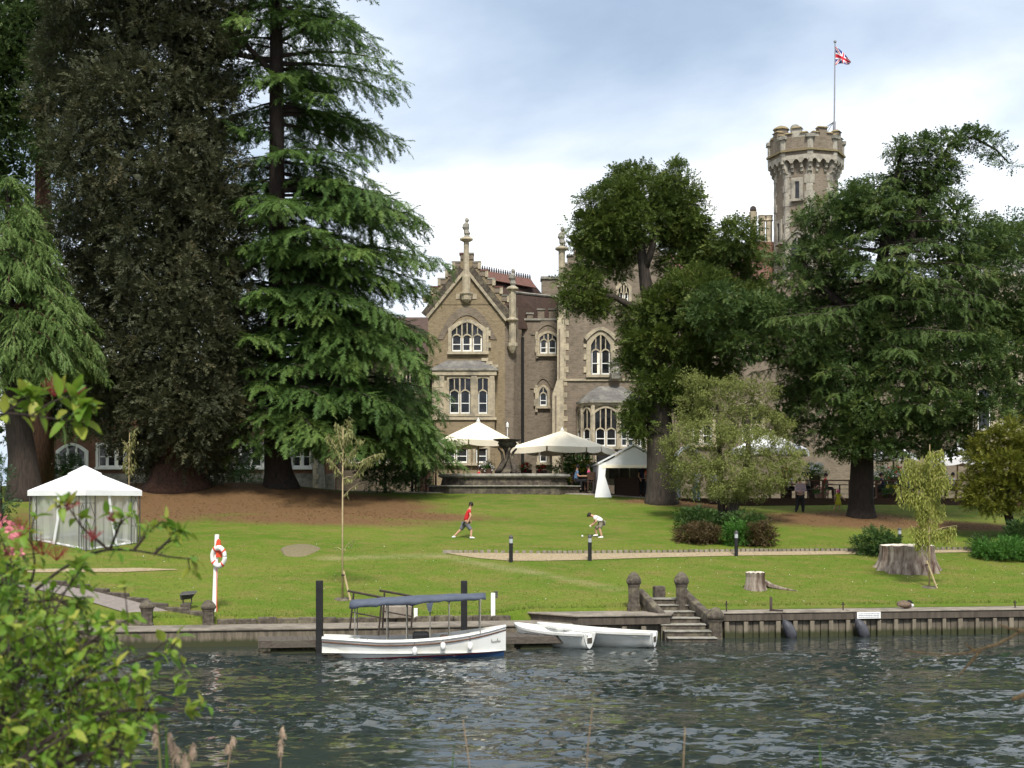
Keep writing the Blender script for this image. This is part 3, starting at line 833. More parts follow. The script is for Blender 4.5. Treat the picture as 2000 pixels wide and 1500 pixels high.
# side path
pt0 = [gp(300, 1213), gp(215, 1183), gp(140, 1160), gp(60, 1140)]
sp = MB(); L_ = [(PX(292, 45.0), 45.0)] + [(p[0] - .3, p[1]) for p in [gp(255, 1196), gp(190, 1176), gp(115, 1158), gp(20, 1142)]]
Rr = [(PX(402, 45.1), 45.1)] + [(p[0] + .3, p[1]) for p in [gp(300, 1191), gp(225, 1170), gp(150, 1152), gp(60, 1138)]]
vs = []
for i, (l, r) in enumerate(zip(L_, Rr)):
    for k in range(5):
        x, y = l[0] + (r[0] - l[0]) * k / 4, l[1] + (r[1] - l[1]) * k / 4
        vs.append((x, y, .545 if i == 0 else gz(x, y) + .03))
sp.add(vs, [(i * 5 + k, i * 5 + k + 1, (i + 1) * 5 + k + 1, (i + 1) * 5 + k) for i in range(4) for k in range(4)])
tag(obj('side_path', sp, 'grey_ground', origin=(0, 0, 0)), 'grey path running from the walkway up past the gazebo', 'path', kind='structure')
kb2 = thing('kerb', 'low weathered kerb along the side path behind the stone pillars', 'kerb', (Rr[1][0], Rr[1][1], .6))
for i in range(4):
    (x0, y0), (x1, y1) = Rr[i], Rr[i + 1]
    n = max(1, int(math.dist((x0, y0), (x1, y1)) / .7))
    for k in range(n):
        xa, ya, xb, yb = x0 + (x1 - x0) * k / n, y0 + (y1 - y0) * k / n, x0 + (x1 - x0) * (k + 1) / n, y0 + (y1 - y0) * (k + 1) / n
        z = max(.54, gz((xa + xb) / 2 - .1, (ya + yb) / 2))
        obj('kerb_stone', MB().cbox(((xa + xb) / 2 + .1, (ya + yb) / 2 + .06, z + .03), (math.dist((xa, ya), (xb, yb)) - .01, .2, .22), math.atan2(yb - ya, xb - xa)), 'weathered', kb2, bevel=.03)

# stone steps to the water
st = thing('stone_steps', 'mossy stone steps going down to the water between two pillars', 'steps', (5.5, 46, 0))
nst = 7
for i in range(nst):
    f_ = i / (nst - 1)
    Yf = 47.6 - 2.7 * f_; zt_ = 1.17 - 1.05 * f_
    x0 = PX(1262 + 44 * f_, Yf); x1 = PX(1334 + 66 * f_, Yf)
    b = MB().box(x0, x1, Yf, Yf + .9, -.4, zt_ - .045); obj('riser', b, 'weathered', st)
    obj('tread', MB().box(x0 - .02, x1 + .02, Yf - .04, Yf + .6, zt_ - .042, zt_), 'stone_grey', st, bevel=.012)
def slope_wall(name, pts, w, root):
    """A sloping side wall: list of (x, y, ztop) from top to bottom."""
    mb = MB(); rings = []
    for x, y, z in pts: rings.append([(x - w / 2, y, z - .28), (x + w / 2, y, z - .28), (x + w / 2, y, z), (x, y, z + .05), (x - w / 2, y, z)])
    mb.loft(rings); return obj(name, mb, 'weathered', root, bevel=.02)
slope_wall('side_wall', [P(1252, 1152, 47.6), P(1270, 1172, 46.9), P(1300, 1204, 45.9)], .24, st)
slope_wall('side_wall', [P(1336, 1152, 47.6), P(1362, 1178, 46.8), P(1392, 1204, 45.8)], .26, st)
mb = MB()
for p_ in ([P(1252, 1152, 47.6), P(1270, 1172, 46.9), P(1300, 1204, 45.9)], [P(1336, 1152, 47.6), P(1362, 1178, 46.8), P(1392, 1204, 45.8)]):
    mb.loft([[(x - .1, y, -.4), (x + .1, y, -.4), (x + .1, y, z - .2), (x - .1, y, z - .2)] for x, y, z in p_])
obj('side_base', mb, 'weathered', st)
def octo(r, z): return (r, z)
def pillar(px, ytop, Y, h, w, label, square=True):
    x = PX(px, Y); z1 = PZ(ytop, Y); z0 = z1 - h
    t = thing('stone_pillar', label, 'pillar', (x, Y, z0), 'stone pillars along the quay')
    s = w / 2 * 1.06
    obj('plinth', MB().lathe([(s * 1.2, 0), (s * 1.2, .16 * h), (s * 1.1, .2 * h)], (x, Y, z0), 8, ph=R(22.5)), 'weathered', t, bevel=.01)
    obj('shaft', MB().lathe([(s * 1.06, .2 * h), (s, .24 * h), (s, .6 * h), (s * 1.12, .66 * h), (s * 1.12, .69 * h)], (x, Y, z0), 8, ph=R(22.5)), 'weathered', t)
    obj('cap', MB().lathe([(s * 1.18, .69 * h), (s * 1.36, .74 * h), (s * 1.36, .79 * h), (s * 1.15, .86 * h), (s * .75, .95 * h), (s * .25, 1.0 * h)], (x, Y, z0), 8, ph=R(22.5)), 'weathered', t, bevel=.012)
    return t
pillar(1238, 1117, 47.2, 1.32, .36, 'tall stone pillar at the top left of the water steps')
pillar(1331, 1117, 47.3, 1.30, .36, 'tall stone pillar at the top right of the water steps')
pillar(1397, 1186, 45.9, 1.25, .42, 'squat stone pillar standing in the water at the foot of the steps')
pillar(287, 1171, 44.6, .92, .34, 'mossy stone pillar left of the side path, nearest the leafy bush')
pillar(407, 1172, 44.75, .93, .34, 'mossy stone pillar below the lifebuoy post, beside the side path')
x, y, z = P(1287, 1167, 48.6)
tag(obj('stone_block', MB().cbox((x, y, z + .17), (.36, .36, .44), .2), 'weathered', bevel=.03), 'square stone block at the head of the water steps', 'stone')

# ------------------------------------------------------------------ mansion
def frame_xf(o, d):
    n = (d[1], -d[0])
    return lambda u, dd, z: (o[0] + d[0] * u - n[0] * dd, o[1] + d[1] * u - n[1] * dd, z)
def window(root, fr, u0, u1, z0, z1, n=2, rise=0.0, transom=None, fw=.20, stone='stone', sash=True, hood=False, deep=.14, sub=False):
    """Stone surround with mullions; panes and white sashes are its pieces. u along the wall, dd<0 outwards."""
    T = frame_xf(*fr)
    def top(u):
        q = abs(2 * (u - u0) / (u1 - u0) - 1); return z1 - rise * q ** 1.7
    us = np.linspace(u0, u1, 13)
    inner = [(u0, z0)] + [(u, top(u)) for u in us] + [(u1, z0)]
    cx = (u0 + u1) / 2; k = ((u1 - u0) / 2 + fw) / ((u1 - u0) / 2)
    outer = [(u0 - fw, z0)] + [(cx + (u - cx) * k, top(u) + fw) for u in us] + [(u1 + fw, z0)]
    mb = MB()
    mb.loft([[(a[0], -deep, a[1]), (b[0], -deep, b[1]), (b[0], .0, b[1]), (a[0], .0, a[1])] for a, b in zip(inner, outer)])
    mb.box(u0 - fw - .05, u1 + fw + .05, -deep - .07, 0, z0 - .16, z0 - .002)
    if hood:
        o1 = [(cx + (u - cx) * k * 1.03, top(u) + fw + .02) for u in us]; o2 = [(cx + (u - cx) * k * 1.22, top(u) + fw + .22) for u in us]
        mb.loft([[(a[0], -deep - .1, a[1]), (b[0], -deep - .1, b[1]), (b[0], 0, b[1]), (a[0], 0, a[1])] for a, b in zip(o1, o2)])
    lw = (u1 - u0) / n; mw = .085
    for i in range(1, n):
        u = u0 + lw * i; mb.box(u - mw / 2, u + mw / 2, -deep * .8, -.01, z0, top(u))
    if transom:
        for i in range(n):                       # arched heads of the lower lights and small bars above
            a, b = u0 + lw * i + mw / 2, u0 + lw * (i + 1) - mw / 2; hh = .16
            q = np.linspace(a, b, 7); hz = lambda u: transom - hh * abs(2 * (u - a) / (b - a) - 1) ** 1.8
            mb.loft([[(u, -deep * .75, hz(u)), (u, -deep * .75, hz(u) + .09), (u, -.01, hz(u) + .09), (u, -.01, hz(u))] for u in q])
            m_ = (a + b) / 2; mb.box(m_ - .03, m_ + .03, -deep * .7, -.01, transom + .08, top(m_))
    w = obj('window', mb.xf(T), stone, root)
    for i in range(n):
        a, b = u0 + lw * i + .01, u0 + lw * (i + 1) - .01
        q = np.linspace(a, b, 6)
        poly = [(a, z0)] + [(b, z0)] + [(u, top(u) - .01) for u in q[::-1]]
        obj('pane', MB().prism_xz(poly, -.03, -.004).xf(T), 'glass', w)
        if sash and random.random() < .22:
            sd_ = random.choice((0, 1)); cw = (b - a) * random.uniform(.12, .26); zc_ = (transom or z1) - .15
            c0 = a + .05 if sd_ == 0 else b - .05 - cw
            obj('curtain', MB().prism_xz([(c0, z0 + .05), (c0 + cw * (1 if sd_ else .6), z0 + .05), (c0 + cw, zc_), (c0, zc_)], -.0335, -.031).xf(T), 'cream_canvas', w)
        if sash:
            s = MB(); zt_ = (transom - .12) if transom else top((a + b) / 2) - .06 - rise * .3
            a2, b2 = a + .03, b - .03; t_ = .05
            s.box(a2, a2 + t_, -.075, -.034, z0, zt_); s.box(b2 - t_, b2, -.075, -.034, z0, zt_)
            s.box(a2 + t_, b2 - t_, -.075, -.034, z0, z0 + .09); s.box(a2 + t_, b2 - t_, -.07, -.034, (z0 + zt_) / 2 - .025, (z0 + zt_) / 2 + .025)
            obj('sash', s.xf(T), 'white_paint', w)
    return w
def quoins(root, x, y, z0, z1, side, mat='stone', h=.36, wid=(.22, .42), dep=.03, d=(1, 0)):
    """Alternating corner stones; side=+1 to the right of x, -1 to the left."""
    z = z0; i = 0; T = frame_xf((x, y), d)
    while z < z1 - .1:
        hh = h * random.uniform(.85, 1.15); w = wid[i % 2] * random.uniform(.9, 1.1)
        u0, u1 = (0, w) if side > 0 else (-w, 0)
        obj('quoin', MB().box(u0, u1, -dep, .02, z, min(z + hh - .012, z1)).xf(T), mat, root); z += hh; i += 1
def statue(root, x, y, z, h, mat='stone_grey'):
    mb = MB().lathe([(.13 * h, 0), (.16 * h, .06 * h), (.12 * h, .12 * h), (.17 * h, .2 * h), (.13 * h, .38 * h), (.19 * h, .5 * h), (.16 * h, .66 * h), (.07 * h, .76 * h), (.11 * h, .86 * h), (.09 * h, .95 * h), (.02 * h, h)], (x, y, z), 9)
    mb.xf(lambda a, b, c_: (a + .035 * h * math.sin((c_ - z) / h * 9), b, c_))
    return obj('finial_statue', mb, mat, root)
def shaft(root, x, y, z0, z1, r, mat='stone', n=8, name='pinnacle_shaft'):
    return obj(name, MB().lathe([(r, z0), (r, z1)], (x, y, 0), n, ph=R(22.5)), mat, root)
def collar(root, x, y, z, r, mat='stone', h=.18):
    return obj('collar', MB().lathe([(r * .55, z - h), (r, z - h * .4), (r, z), (r * .6, z + h * .5)], (x, y, 0), 8, ph=R(22.5)), mat, root)
def merlon(root, x0, x1, y0, y1, z0, z1, mat, cap='stone_grey', ch=.10):
    m = obj('merlon', MB().box(x0, x1, y0, y1, z0, z1), mat, root)
    obj('cap', MB().box(x0 - .05, x1 + .05, y0 - .06, y1 + .06, z1 + .002, z1 + ch), cap, m)

Yg = 86.0
X_ = lambda px: PX(px, Yg)
Z_ = lambda py: PZ(py, Yg)
ZB = 4.6
mn = thing('mansion', 'Victorian brick mansion with stepped gables and stone bay windows behind the parasols', 'building', (0, Yg, ZB))
# gabled wing
cx = 911.0
xl, xr = X_(836), X_(986)
gw = MB().box(xl, xr, Yg, Yg + .6, ZB, Z_(596))
for k in range(6): gw.box(max(xl, X_(cx - 12 - 14.2 * k)), min(xr, X_(cx + 12 + 14.2 * k)), Yg, Yg + .6, Z_(497 + 16.3 * (k + 1)) + (0 if k < 5 else .0), Z_(497 + 16.3 * k))
obj('gable_wall', gw, 'brick_yellow', mn)
for k in range(6):
    for sg in (-1, 1):
        a, b = 12 + 14.2 * (k - 1) if k else 0, 12 + 14.2 * k
        x0, x1 = sorted((X_(cx + sg * a), X_(cx + sg * b)))
        if k == 0: x0, x1 = (X_(cx - 12), X_(cx - 4)) if sg < 0 else (X_(cx + 4), X_(cx + 12))
        zt = Z_(497 + 16.3 * k)
        obj('gable_step', MB().box(x0 + .01, x1 + (.06 if sg > 0 else -.01), Yg - .05, Yg + .65, zt - .30, zt + .004), 'brick_brown', mn)
        obj('step_coping', MB().box(x0 - (.06 if sg < 0 else -.01), x1 + (.08 if sg > 0 else -.01), Yg - .09, Yg + .7, zt + .005, zt + .10), 'roof_red' if random.random() < .35 else 'stone_grey', mn)
        e = (x1 - .12, x1 + .07) if sg > 0 else (x0 - .05, x0 + .13)
        if k: obj('step_stone', MB().box(e[0], e[1], Yg - .085, Yg + .3, zt - .36, zt + .003), 'stone', mn)
ap = (X_(910), Z_(531))
for sg, ex, ey in ((1, 987, 628), (-1, 836, 622)):
    e = (X_(ex), Z_(ey))
    dx, dz = e[0] - ap[0], e[1] - ap[1]; l = math.hypot(dx, dz); nx, nz = -dz / l * sg, dx / l * sg
    if nz < 0: nx, nz = -nx, -nz
    for w0, w1, pr, mt in ((0, .16, .16, 'stone'), (.17, .52, .10, 'weathered')):
        q = [(ap[0] + nx * w0, ap[1] + nz * w0), (e[0] + nx * w0, e[1] + nz * w0), (e[0] + nx * w1, e[1] + nz * w1), (ap[0] + nx * w1, ap[1] + nz * w1)]
        mb = MB().prism_xz(q if sg > 0 else q[::-1], Yg - pr, Yg + .02)
        obj('raking_moulding', mb, mt, mn)
# central pinnacle of the gable
xc = X_(911)
obj('pinnacle_shaft', MB().lathe([(.26, Z_(578)), (.26, Z_(540)), (.19, Z_(530)), (.17, Z_(470))], (xc, Yg - .14, 0), 8, ph=R(22.5)), 'stone', mn)
collar(mn, xc, Yg - .14, Z_(467), .42)
statue(mn, xc, Yg - .14, Z_(465), W(39, Yg))
obj('corbel_head', MB().lathe([(.10, Z_(592)), (.3, Z_(586)), (.34, Z_(578)), (.42, Z_(575)), (.42, Z_(572))], (xc, Yg - .1, 0), 8, ph=R(22.5)), 'stone', mn)
for sx in (-1, 1): obj('quoin', MB().box(xc + sx * .42 - .2, xc + sx * .42 + .2, Yg - .04, Yg + .02, Z_(584), Z_(574)), 'stone', mn)
# right corner pier with statue, chamfered corner below
xp = X_(1001)
shaft(mn, xp, Yg - .05, Z_(678), Z_(564), .22)
collar(mn, xp, Yg - .05, Z_(563), .38); collar(mn, xp, Yg - .05, Z_(624), .38)
obj('corbel_head', MB().lathe([(.08, Z_(690)), (.2, Z_(684)), (.32, Z_(676)), (.32, Z_(670))], (xp, Yg - .05, 0), 8), 'stone', mn)
statue(mn, xp, Yg - .05, Z_(562), W(37, Yg))
obj('corner_wall', MB().prism_xy([(xr, Yg + .05), (X_(1003), Yg + .25), (X_(1019), Yg + 1.0), (X_(1019), Yg + 5), (xr - .5, Yg + 5)], ZB, Z_(640)), 'brick_brown', mn)
obj('corner_wall', MB().prism_xy([(xr, Yg + .06), (X_(1003), Yg + .3), (X_(1012), Yg + .9), (X_(1010), Yg + 4), (xr - .4, Yg + 4)], Z_(640), Z_(596)), 'brick_brown', mn)
obj('side_wall', MB().box(xl, xl + .6, Yg + .6, Yg + 12, ZB, Z_(612)), 'brick_yellow', mn)
obj('downpipe', MB().tube([(X_(1021), Yg + .9, ZB), (X_(1021), Yg + .9, Z_(655))], .09, 8), 'black_paint', mn)
# windows of the gable
fg = ((X_(885), Yg), (1, 0))
U = lambda px: X_(px) - X_(885)
window(mn, fg, U(882), U(943), Z_(687), Z_(630), 3, .55, Z_(655), .2)
ar = MB(); us = np.linspace(-1, 1, 15); xm = X_(912)
ar.loft([[(xm + u * 1.42, Yg - .05, Z_(645) + 1.45 * (1 - abs(u) ** 2.0) - .55), (xm + u * 1.78, Yg - .05, Z_(645) + 1.95 * (1 - abs(u) ** 2.2) - .55), (xm + u * 1.78, Yg + .02, Z_(645) + 1.95 * (1 - abs(u) ** 2.2) - .55), (xm + u * 1.42, Yg + .02, Z_(645) + 1.45 * (1 - abs(u) ** 2.0) - .55)] for u in us])
obj('relieving_arch', ar, 'brick_brown', mn)
quoins(mn, X_(950), Yg - .14, Z_(692), Z_(640), 1, wid=(.12, .26), dep=.01)
# box bay below
yb = Yg - 1.0
bx0, bx1 = PX(848, yb), PX(966, yb)
bay = obj('bay_window', MB().box(bx0, bx1, yb, Yg, ZB, PZ(818, yb)), 'brick_yellow', mn)
obj('bay_stone', MB().box(bx0 - .02, bx1 + .02, yb + .12, Yg, PZ(818, yb), PZ(730, yb)), 'stone', mn)
obj('string_course', MB().box(bx0 - .12, bx1 + .12, yb - .1, Yg, PZ(820, yb), PZ(815, yb)), 'stone', mn)
obj('cornice', MB().box(bx0 - .12, bx1 + .12, yb - .12, Yg - .01, PZ(733, yb), PZ(724, yb)), 'stone', mn)
obj('cornice', MB().box(bx0 - .22, bx1 + .22, yb - .2, Yg - .02, PZ(724, yb) + .004, PZ(720, yb)), 'stone_grey', mn)
rb = [(bx0 - .15, yb - .15), (bx1 + .15, yb - .15), (bx1 + .15, Yg), (bx0 - .15, Yg)]
rt = [(bx0 + .7, Yg - .12), (bx1 - .8, Yg - .12), (bx1 - .8, Yg), (bx0 + .7, Yg)]
obj('bay_roof', MB().prism_xy(rb, PZ(720, yb) + .004, PZ(701, yb), poly2=rt), 'slate', mn)
for i, px in enumerate((948, 957, 968)): obj('roof_kerb', MB().box(PX(px - 8, yb), PX(px + 5, yb), Yg - .35 - .2 * i, Yg - .02 - .1 * i, PZ(703 + 7 * i, yb), PZ(697 + 7 * i, yb)), 'stone', mn)
fb = ((PX(848, yb), yb + .12), (1, 0)); Ub = lambda px: PX(px, yb) - PX(848, yb); Zb = lambda py: PZ(py, yb)
window(mn, fb, Ub(877), Ub(919), Zb(808), Zb(738), 2, .05, Zb(763), .12)
window(mn, fb, Ub(933), Ub(953), Zb(808), Zb(738), 1, .05, Zb(763), .12)
for px, w in ((863, 9), (926, 11), (961, 9)):
    obj('pier', MB().box(PX(px - w / 2, yb), PX(px + w / 2, yb), yb - .08, yb + .12, Zb(814), Zb(734)), 'stone', mn)
window(mn, ((PX(848, yb), yb), (1, 0)), Ub(929), Ub(952), Zb(904), Zb(876), 1, 0, None, .16)
window(mn, ((PX(848, yb), yb), (1, 0)), Ub(866), Ub(914), Zb(904), Zb(876), 2, 0, None, .16)
window(mn, ((bx0, Yg), (0, -1)), .2, .72, Zb(808), Zb(738), 1, .05, Zb(763), .08)
# ridge roof behind with cresting
r0, r1 = P(940, 529, 88.0), P(1037, 547, 91.7)
hip = P(1060, 576, 93.0)
ev0, ev1 = P(985, 640, 87.2), P(1092, 640, 91.0)
bkp = (r0[0] - 3, r0[1] + 6, ev0[2]); bk2 = (r1[0] + 2.0, r1[1] + 6, ev0[2])
obj('roof', MB().add([r0, r1, hip, ev1, ev0, bkp, bk2], [(0, 4, 3, 2, 1), (0, 1, 6, 5), (1, 2, 3, 6), (0, 5, 4)]), 'roof_tile', mn)
d_ = Vector(r1) - Vector(r0)
tp = MB(); 
for s in (0, 1):
    pass
dn = Vector((.35, -.42, -.62))
tp.loft([[tuple(Vector(p) + Vector((0, -.03, .06))), tuple(Vector(p) + dn + Vector((0, -.05, .05))), tuple(Vector(p) + dn), tuple(Vector(p))] for p in (r0, r1)])
obj('ridge_tiles', tp, 'roof_red', mn)
cr = MB()
for i in range(22):
    p = Vector(r0) + d_ * ((i + .5) / 22); cr.cbox((p.x, p.y, p.z + .12), (.1, .06, .2), .8); cr.cbox((p.x, p.y, p.z + .27), (.05, .05, .14), .8)
tag(obj('ridge_cresting', cr, 'rust_metal', mn), kind='stuff')
obj('side_roof', MB().add([P(1003, 571, 87.6), P(1086, 580, 91.5), P(1092, 642, 90.4), P(1005, 642, 87.0)], [(0, 3, 2, 1)]), 'roof_tile', mn)
obj('roof_flashing', MB().tube([P(1003, 571, 87.55), P(1086, 580, 91.45)], .08, 5), 'stone_grey', mn)
obj('chimney_stack', MB().box(PX(1058, 93), PX(1092, 93), 93, 94.2, PZ(640, 93), PZ(545, 93)), 'brick_brown', mn)
obj('chimney_cap', MB().box(PX(1056, 93), PX(1094, 93), 92.9, 94.3, PZ(545, 93) + .003, PZ(540, 93)), 'stone_grey', mn)
# link wall between the gables
Yk = 88.0; Xk = lambda px: PX(px, Yk); Zk = lambda py: PZ(py, Yk)
obj('link_wall', MB().box(Xk(1018), Xk(1096), Yk, Yk + .5, ZB, Zk(624)), 'brick_brown', mn)
for a, b, y_ in ((1012, 1022, 626), (1029, 1041, 614), (1050, 1063, 606), (1072, 1086, 606)):
    merlon(mn, Xk(a), Xk(b), Yk - .05, Yk + .35, Zk(626) if y_ < 626 else Zk(640), Zk(y_), 'brick_brown')
obj('parapet_coping', MB().box(Xk(1018), Xk(1092), Yk - .1, Yk + .5, Zk(626), Zk(622)), 'stone_grey', mn)
fk = ((Xk(1018), Yk), (1, 0)); Uk = lambda px: Xk(px) - Xk(1018)
window(mn, fk, Uk(1054), Uk(1087), Zk(691), Zk(651), 2, .28, Zk(664), .14)
window(mn, fk, Uk(1053), Uk(1069), Zk(793), Zk(756), 1, .3, Zk(768), .14)
window(mn, fk, Uk(1053), Uk(1069), Zk(903), Zk(874), 1, 0, None, .14)
quoins(mn, Xk(1051), Yk - .14, Zk(700), Zk(648), -1, wid=(.16, .2), dep=.01); quoins(mn, Xk(1050), Yk - .14, Zk(805), Zk(752), -1, wid=(.16, .24), dep=.01)
for ym in (640, 745):
    us = np.linspace(-1, 1, 11); xm = Xk(1070 if ym == 640 else 1061); hw = .75 if ym == 640 else .5
    obj('relieving_arch', MB().loft([[(xm + u * hw, Yk - .06, Zk(ym + 14) + .6 * (1 - u * u)), (xm + u * (hw + .3), Yk - .06, Zk(ym + 14) + .95 * (1 - u * u)), (xm + u * (hw + .3), Yk + .01, Zk(ym + 14) + .95 * (1 - u * u)), (xm + u * hw, Yk + .01, Zk(ym + 14) + .6 * (1 - u * u))] for u in us]), 'brick_brown', mn)
# right block: big stepped gable behind the pine
Yr = 85.6; Xr = lambda px: PX(px, Yr); Zr = lambda py: PZ(py, Yr)
c2 = 1204.0
x0_, x1_ = Xr(1096), Xr(1312)
gw = MB().box(x0_, x1_, Yr, Yr + .6, ZB, Zr(392 + 15.5 * 9))
for k in range(9): gw.box(max(x0_, Xr(c2 - 10 - 12.2 * k)), min(x1_, Xr(c2 + 10 + 12.2 * k)), Yr, Yr + .6, Zr(392 + 15.5 * (k + 1)), Zr(392 + 15.5 * k))
obj('gable_wall', gw, 'brick_brown', mn)
obj('side_wall', MB().box(x0_, x0_ + .5, Yr + .6, Yr + 9, ZB, Zr(545)), 'brick_brown', mn)
for k in range(9):
    for sg in (-1, 1):
        a, b = (10 + 12.2 * (k - 1) if k else 0), 10 + 12.2 * k
        q0, q1 = sorted((Xr(c2 + sg * a), Xr(c2 + sg * b)))
        obj('step_coping', MB().box(q0 + (0 if sg > 0 else -.05), q1 + (.05 if sg > 0 else 0), Yr - .08, Yr + .68, Zr(392 + 15.5 * k) + .003, Zr(392 + 15.5 * k) + .10), 'stone_grey', mn)
shaft(mn, Xr(c2), Yr - .1, Zr(440), Zr(384), .18); collar(mn, Xr(c2), Yr - .1, Zr(383), .38); statue(mn, Xr(c2), Yr - .1, Zr(382), W(34, Yr))
# left buttress with pinnacle
xb = Xr(1097)
shaft(mn, xb, Yr - .25, Zr(622), Zr(488), .21); collar(mn, xb, Yr - .25, Zr(486), .42); statue(mn, xb, Yr - .25, Zr(484), W(39, Yr))
collar(mn, xb, Yr - .25, Zr(560), .3)
obj('buttress', MB().box(Xr(1088), Xr(1101), Yr - .5, Yr + .02, Zr(745), Zr(622)), 'stone', mn)
obj('buttress', MB().prism_xz([(Xr(1078), ZB), (Xr(1096), ZB), (Xr(1099), Zr(742)), (Xr(1088), Zr(742)), (Xr(1078), Zr(772))], Yr - .8, Yr + .01), 'stone', mn)
quoins(mn, Xr(1101), Yr, Zr(740), Zr(560), 1, wid=(.12, .30)); quoins(mn, Xr(1096), Yr, Zr(860), Zr(742), 1, wid=(.16, .36))
obj('buttress_brick', MB().box(Xr(1083), Xr(1086), Yr - .83, Yr - .79, Zr(860), Zr(775)), 'brick_brown', mn)
obj('buttress_brick', MB().box(Xr(1090.5), Xr(1093.5), Yr - .53, Yr - .49, Zr(740), Zr(645)), 'brick_brown', mn)
fr_ = ((Xr(1096), Yr), (1, 0)); Ur = lambda px: Xr(px) - Xr(1096)
window(mn, fr_, Ur(1154), Ur(1192), Zr(732), Zr(654), 2, .62, Zr(684), .24, hood=True)
quoins(mn, Xr(1148), Yr - .05, Zr(738), Zr(672), -1, wid=(.10, .24), dep=.02); quoins(mn, Xr(1199), Yr - .05, Zr(738), Zr(672), 1, wid=(.10, .24), dep=.02)
window(mn, fr_, Ur(1236), Ur(1256), Zr(732), Zr(690), 1, .3, None, .2)
window(mn, fr_, Ur(1208), Ur(1228), Zr(592), Zr(556), 2, .3, Zr(572), .16)
obj('string_course', MB().box(Xr(1102), x1_, Yr - .09, Yr + .01, Zr(744), Zr(740)), 'stone', mn)
obj('statue_block', MB().lathe([(.3, Zr(741)), (.36, Zr(730)), (.22, Zr(718)), (.3, Zr(708)), (.12, Zr(700))], (Xr(1201), Yr - .35, 0), 8), 'stone_grey', mn)
# polygonal ground-floor oriel
ori = [(1130, 85.6), (1138, 84.6), (1158, 83.9), (1208, 83.9), (1240, 84.6), (1262, 85.6)]
op = [(PX(a, y), y) for a, y in ori]
obj('oriel_wall', MB().prism_xy(op, ZB, PZ(878, 84)), 'brick_brown', mn)
cxo = sum(p[0] for p in op) / 6
obj('oriel_stone', MB().prism_xy([(cxo + (p[0] - cxo) * .97, p[1] + .1) for p in op], PZ(878, 84), PZ(792, 84)), 'stone', mn)
def ring_scale(k, off): return [(cxo + (p[0] - cxo) * k, p[1] - off) for p in op]
obj('cornice', MB().prism_xy(ring_scale(1.04, .1), PZ(792, 84), PZ(787, 84)), 'stone', mn)
obj('cornice', MB().prism_xy(ring_scale(1.09, .22), PZ(787, 84) + .004, PZ(783, 84)), 'stone_grey', mn)
prev = ring_scale(1.06, .18); zz = PZ(783, 84) + .004
for i in range(5):
    k = 1.06 - .11 * (i + 1) - .01 * i * i; nx_ = [(cxo + (p[0] - cxo) * k, min(Yr, Yr - (Yr - p[1] + .18) * (1 - .2 * (i + 1)))) for p in op]
    z2 = zz + W(6.6, 84); obj('roof_course', MB().prism_xy(prev, zz, z2, poly2=nx_), 'slate', mn)
    prev = [(cxo + (x - cxo) * .985, y + .03) for x, y in nx_]; zz = z2
for i in range(5):
    a, b = op[i], op[i + 1]; l = math.dist(a, b); d = ((b[0] - a[0]) / l, (b[1] - a[1]) / l)
    window(mn, (a, d), .12, l - .12, PZ(872, 84), PZ(797, 84), 1 if l < 1.2 else 2, .3, PZ(838, 84), .10, deep=.1)
    window(mn, (a, d), .2, l - .2, PZ(904, 84), PZ(884, 84), 1, 0, None, .08, sash=False, deep=.06)
for x, y in op[1:-1]: shaft(mn, x, y, PZ(880, 84), PZ(792, 84), .13, n=6, name='colonnette')
# roofs and hall further right, seen between the trees
Yh = 92.0
obj('rear_wall', MB().box(PX(1290, Yh), PX(1900, Yh), Yh, Yh + .6, ZB, PZ(545, Yh)), 'brick_brown', mn)
obj('rear_roof', MB().add([P(1230, 545, Yh - .3), P(1512, 545, Yh - .3), (PX(1512, Yh), Yh + 5, PZ(470, Yh)), (PX(1230, Yh), Yh + 5, PZ(470, Yh)), (PX(1512, Yh), Yh + 10, PZ(545, Yh)), (PX(1230, Yh), Yh + 10, PZ(545, Yh))], [(0, 1, 2, 3), (3, 2, 4, 5), (0, 3, 5), (1, 4, 2)]), 'roof_red', mn)
cr = MB()
for i in range(40):
    x = PX(1240 + i * 7, Yh + 5); cr.cbox((x, Yh + 5, PZ(470, Yh) + .12), (.14, .06, .24))
tag(obj('ridge_cresting', cr, 'rust_metal', mn), kind='stuff')
for px in (1350, 1430, 1800, 1860):
    fh = ((PX(px, Yh), Yh), (1, 0))
    for yt in (560, 650, 760): window(mn, fh, 0, W(34, Yh), PZ(yt + 62, Yh), PZ(yt, Yh), 2, .4, PZ(yt + 24, Yh), .2)
Yo = 84.5
obj('garden_front', MB().box(PX(1318, Yo + 3), PX(1512, Yo + 3), Yo + 3, Yo + 3.5, ZB, PZ(700, Yo + 3)), 'brick_brown', mn)
for px in (1352, 1448):
    window(mn, ((PX(px, Yo + 3), Yo + 3), (1, 0)), 0, W(40, Yo), PZ(868, Yo + 3), PZ(790, Yo + 3), 2, .5, PZ(830, Yo + 3), .2, hood=True)
obj('string_course', MB().box(PX(1316, Yo + 3), PX(1514, Yo + 3), Yo + 2.9, Yo + 3.6, PZ(702, Yo + 3), PZ(694, Yo + 3)), 'stone', mn)
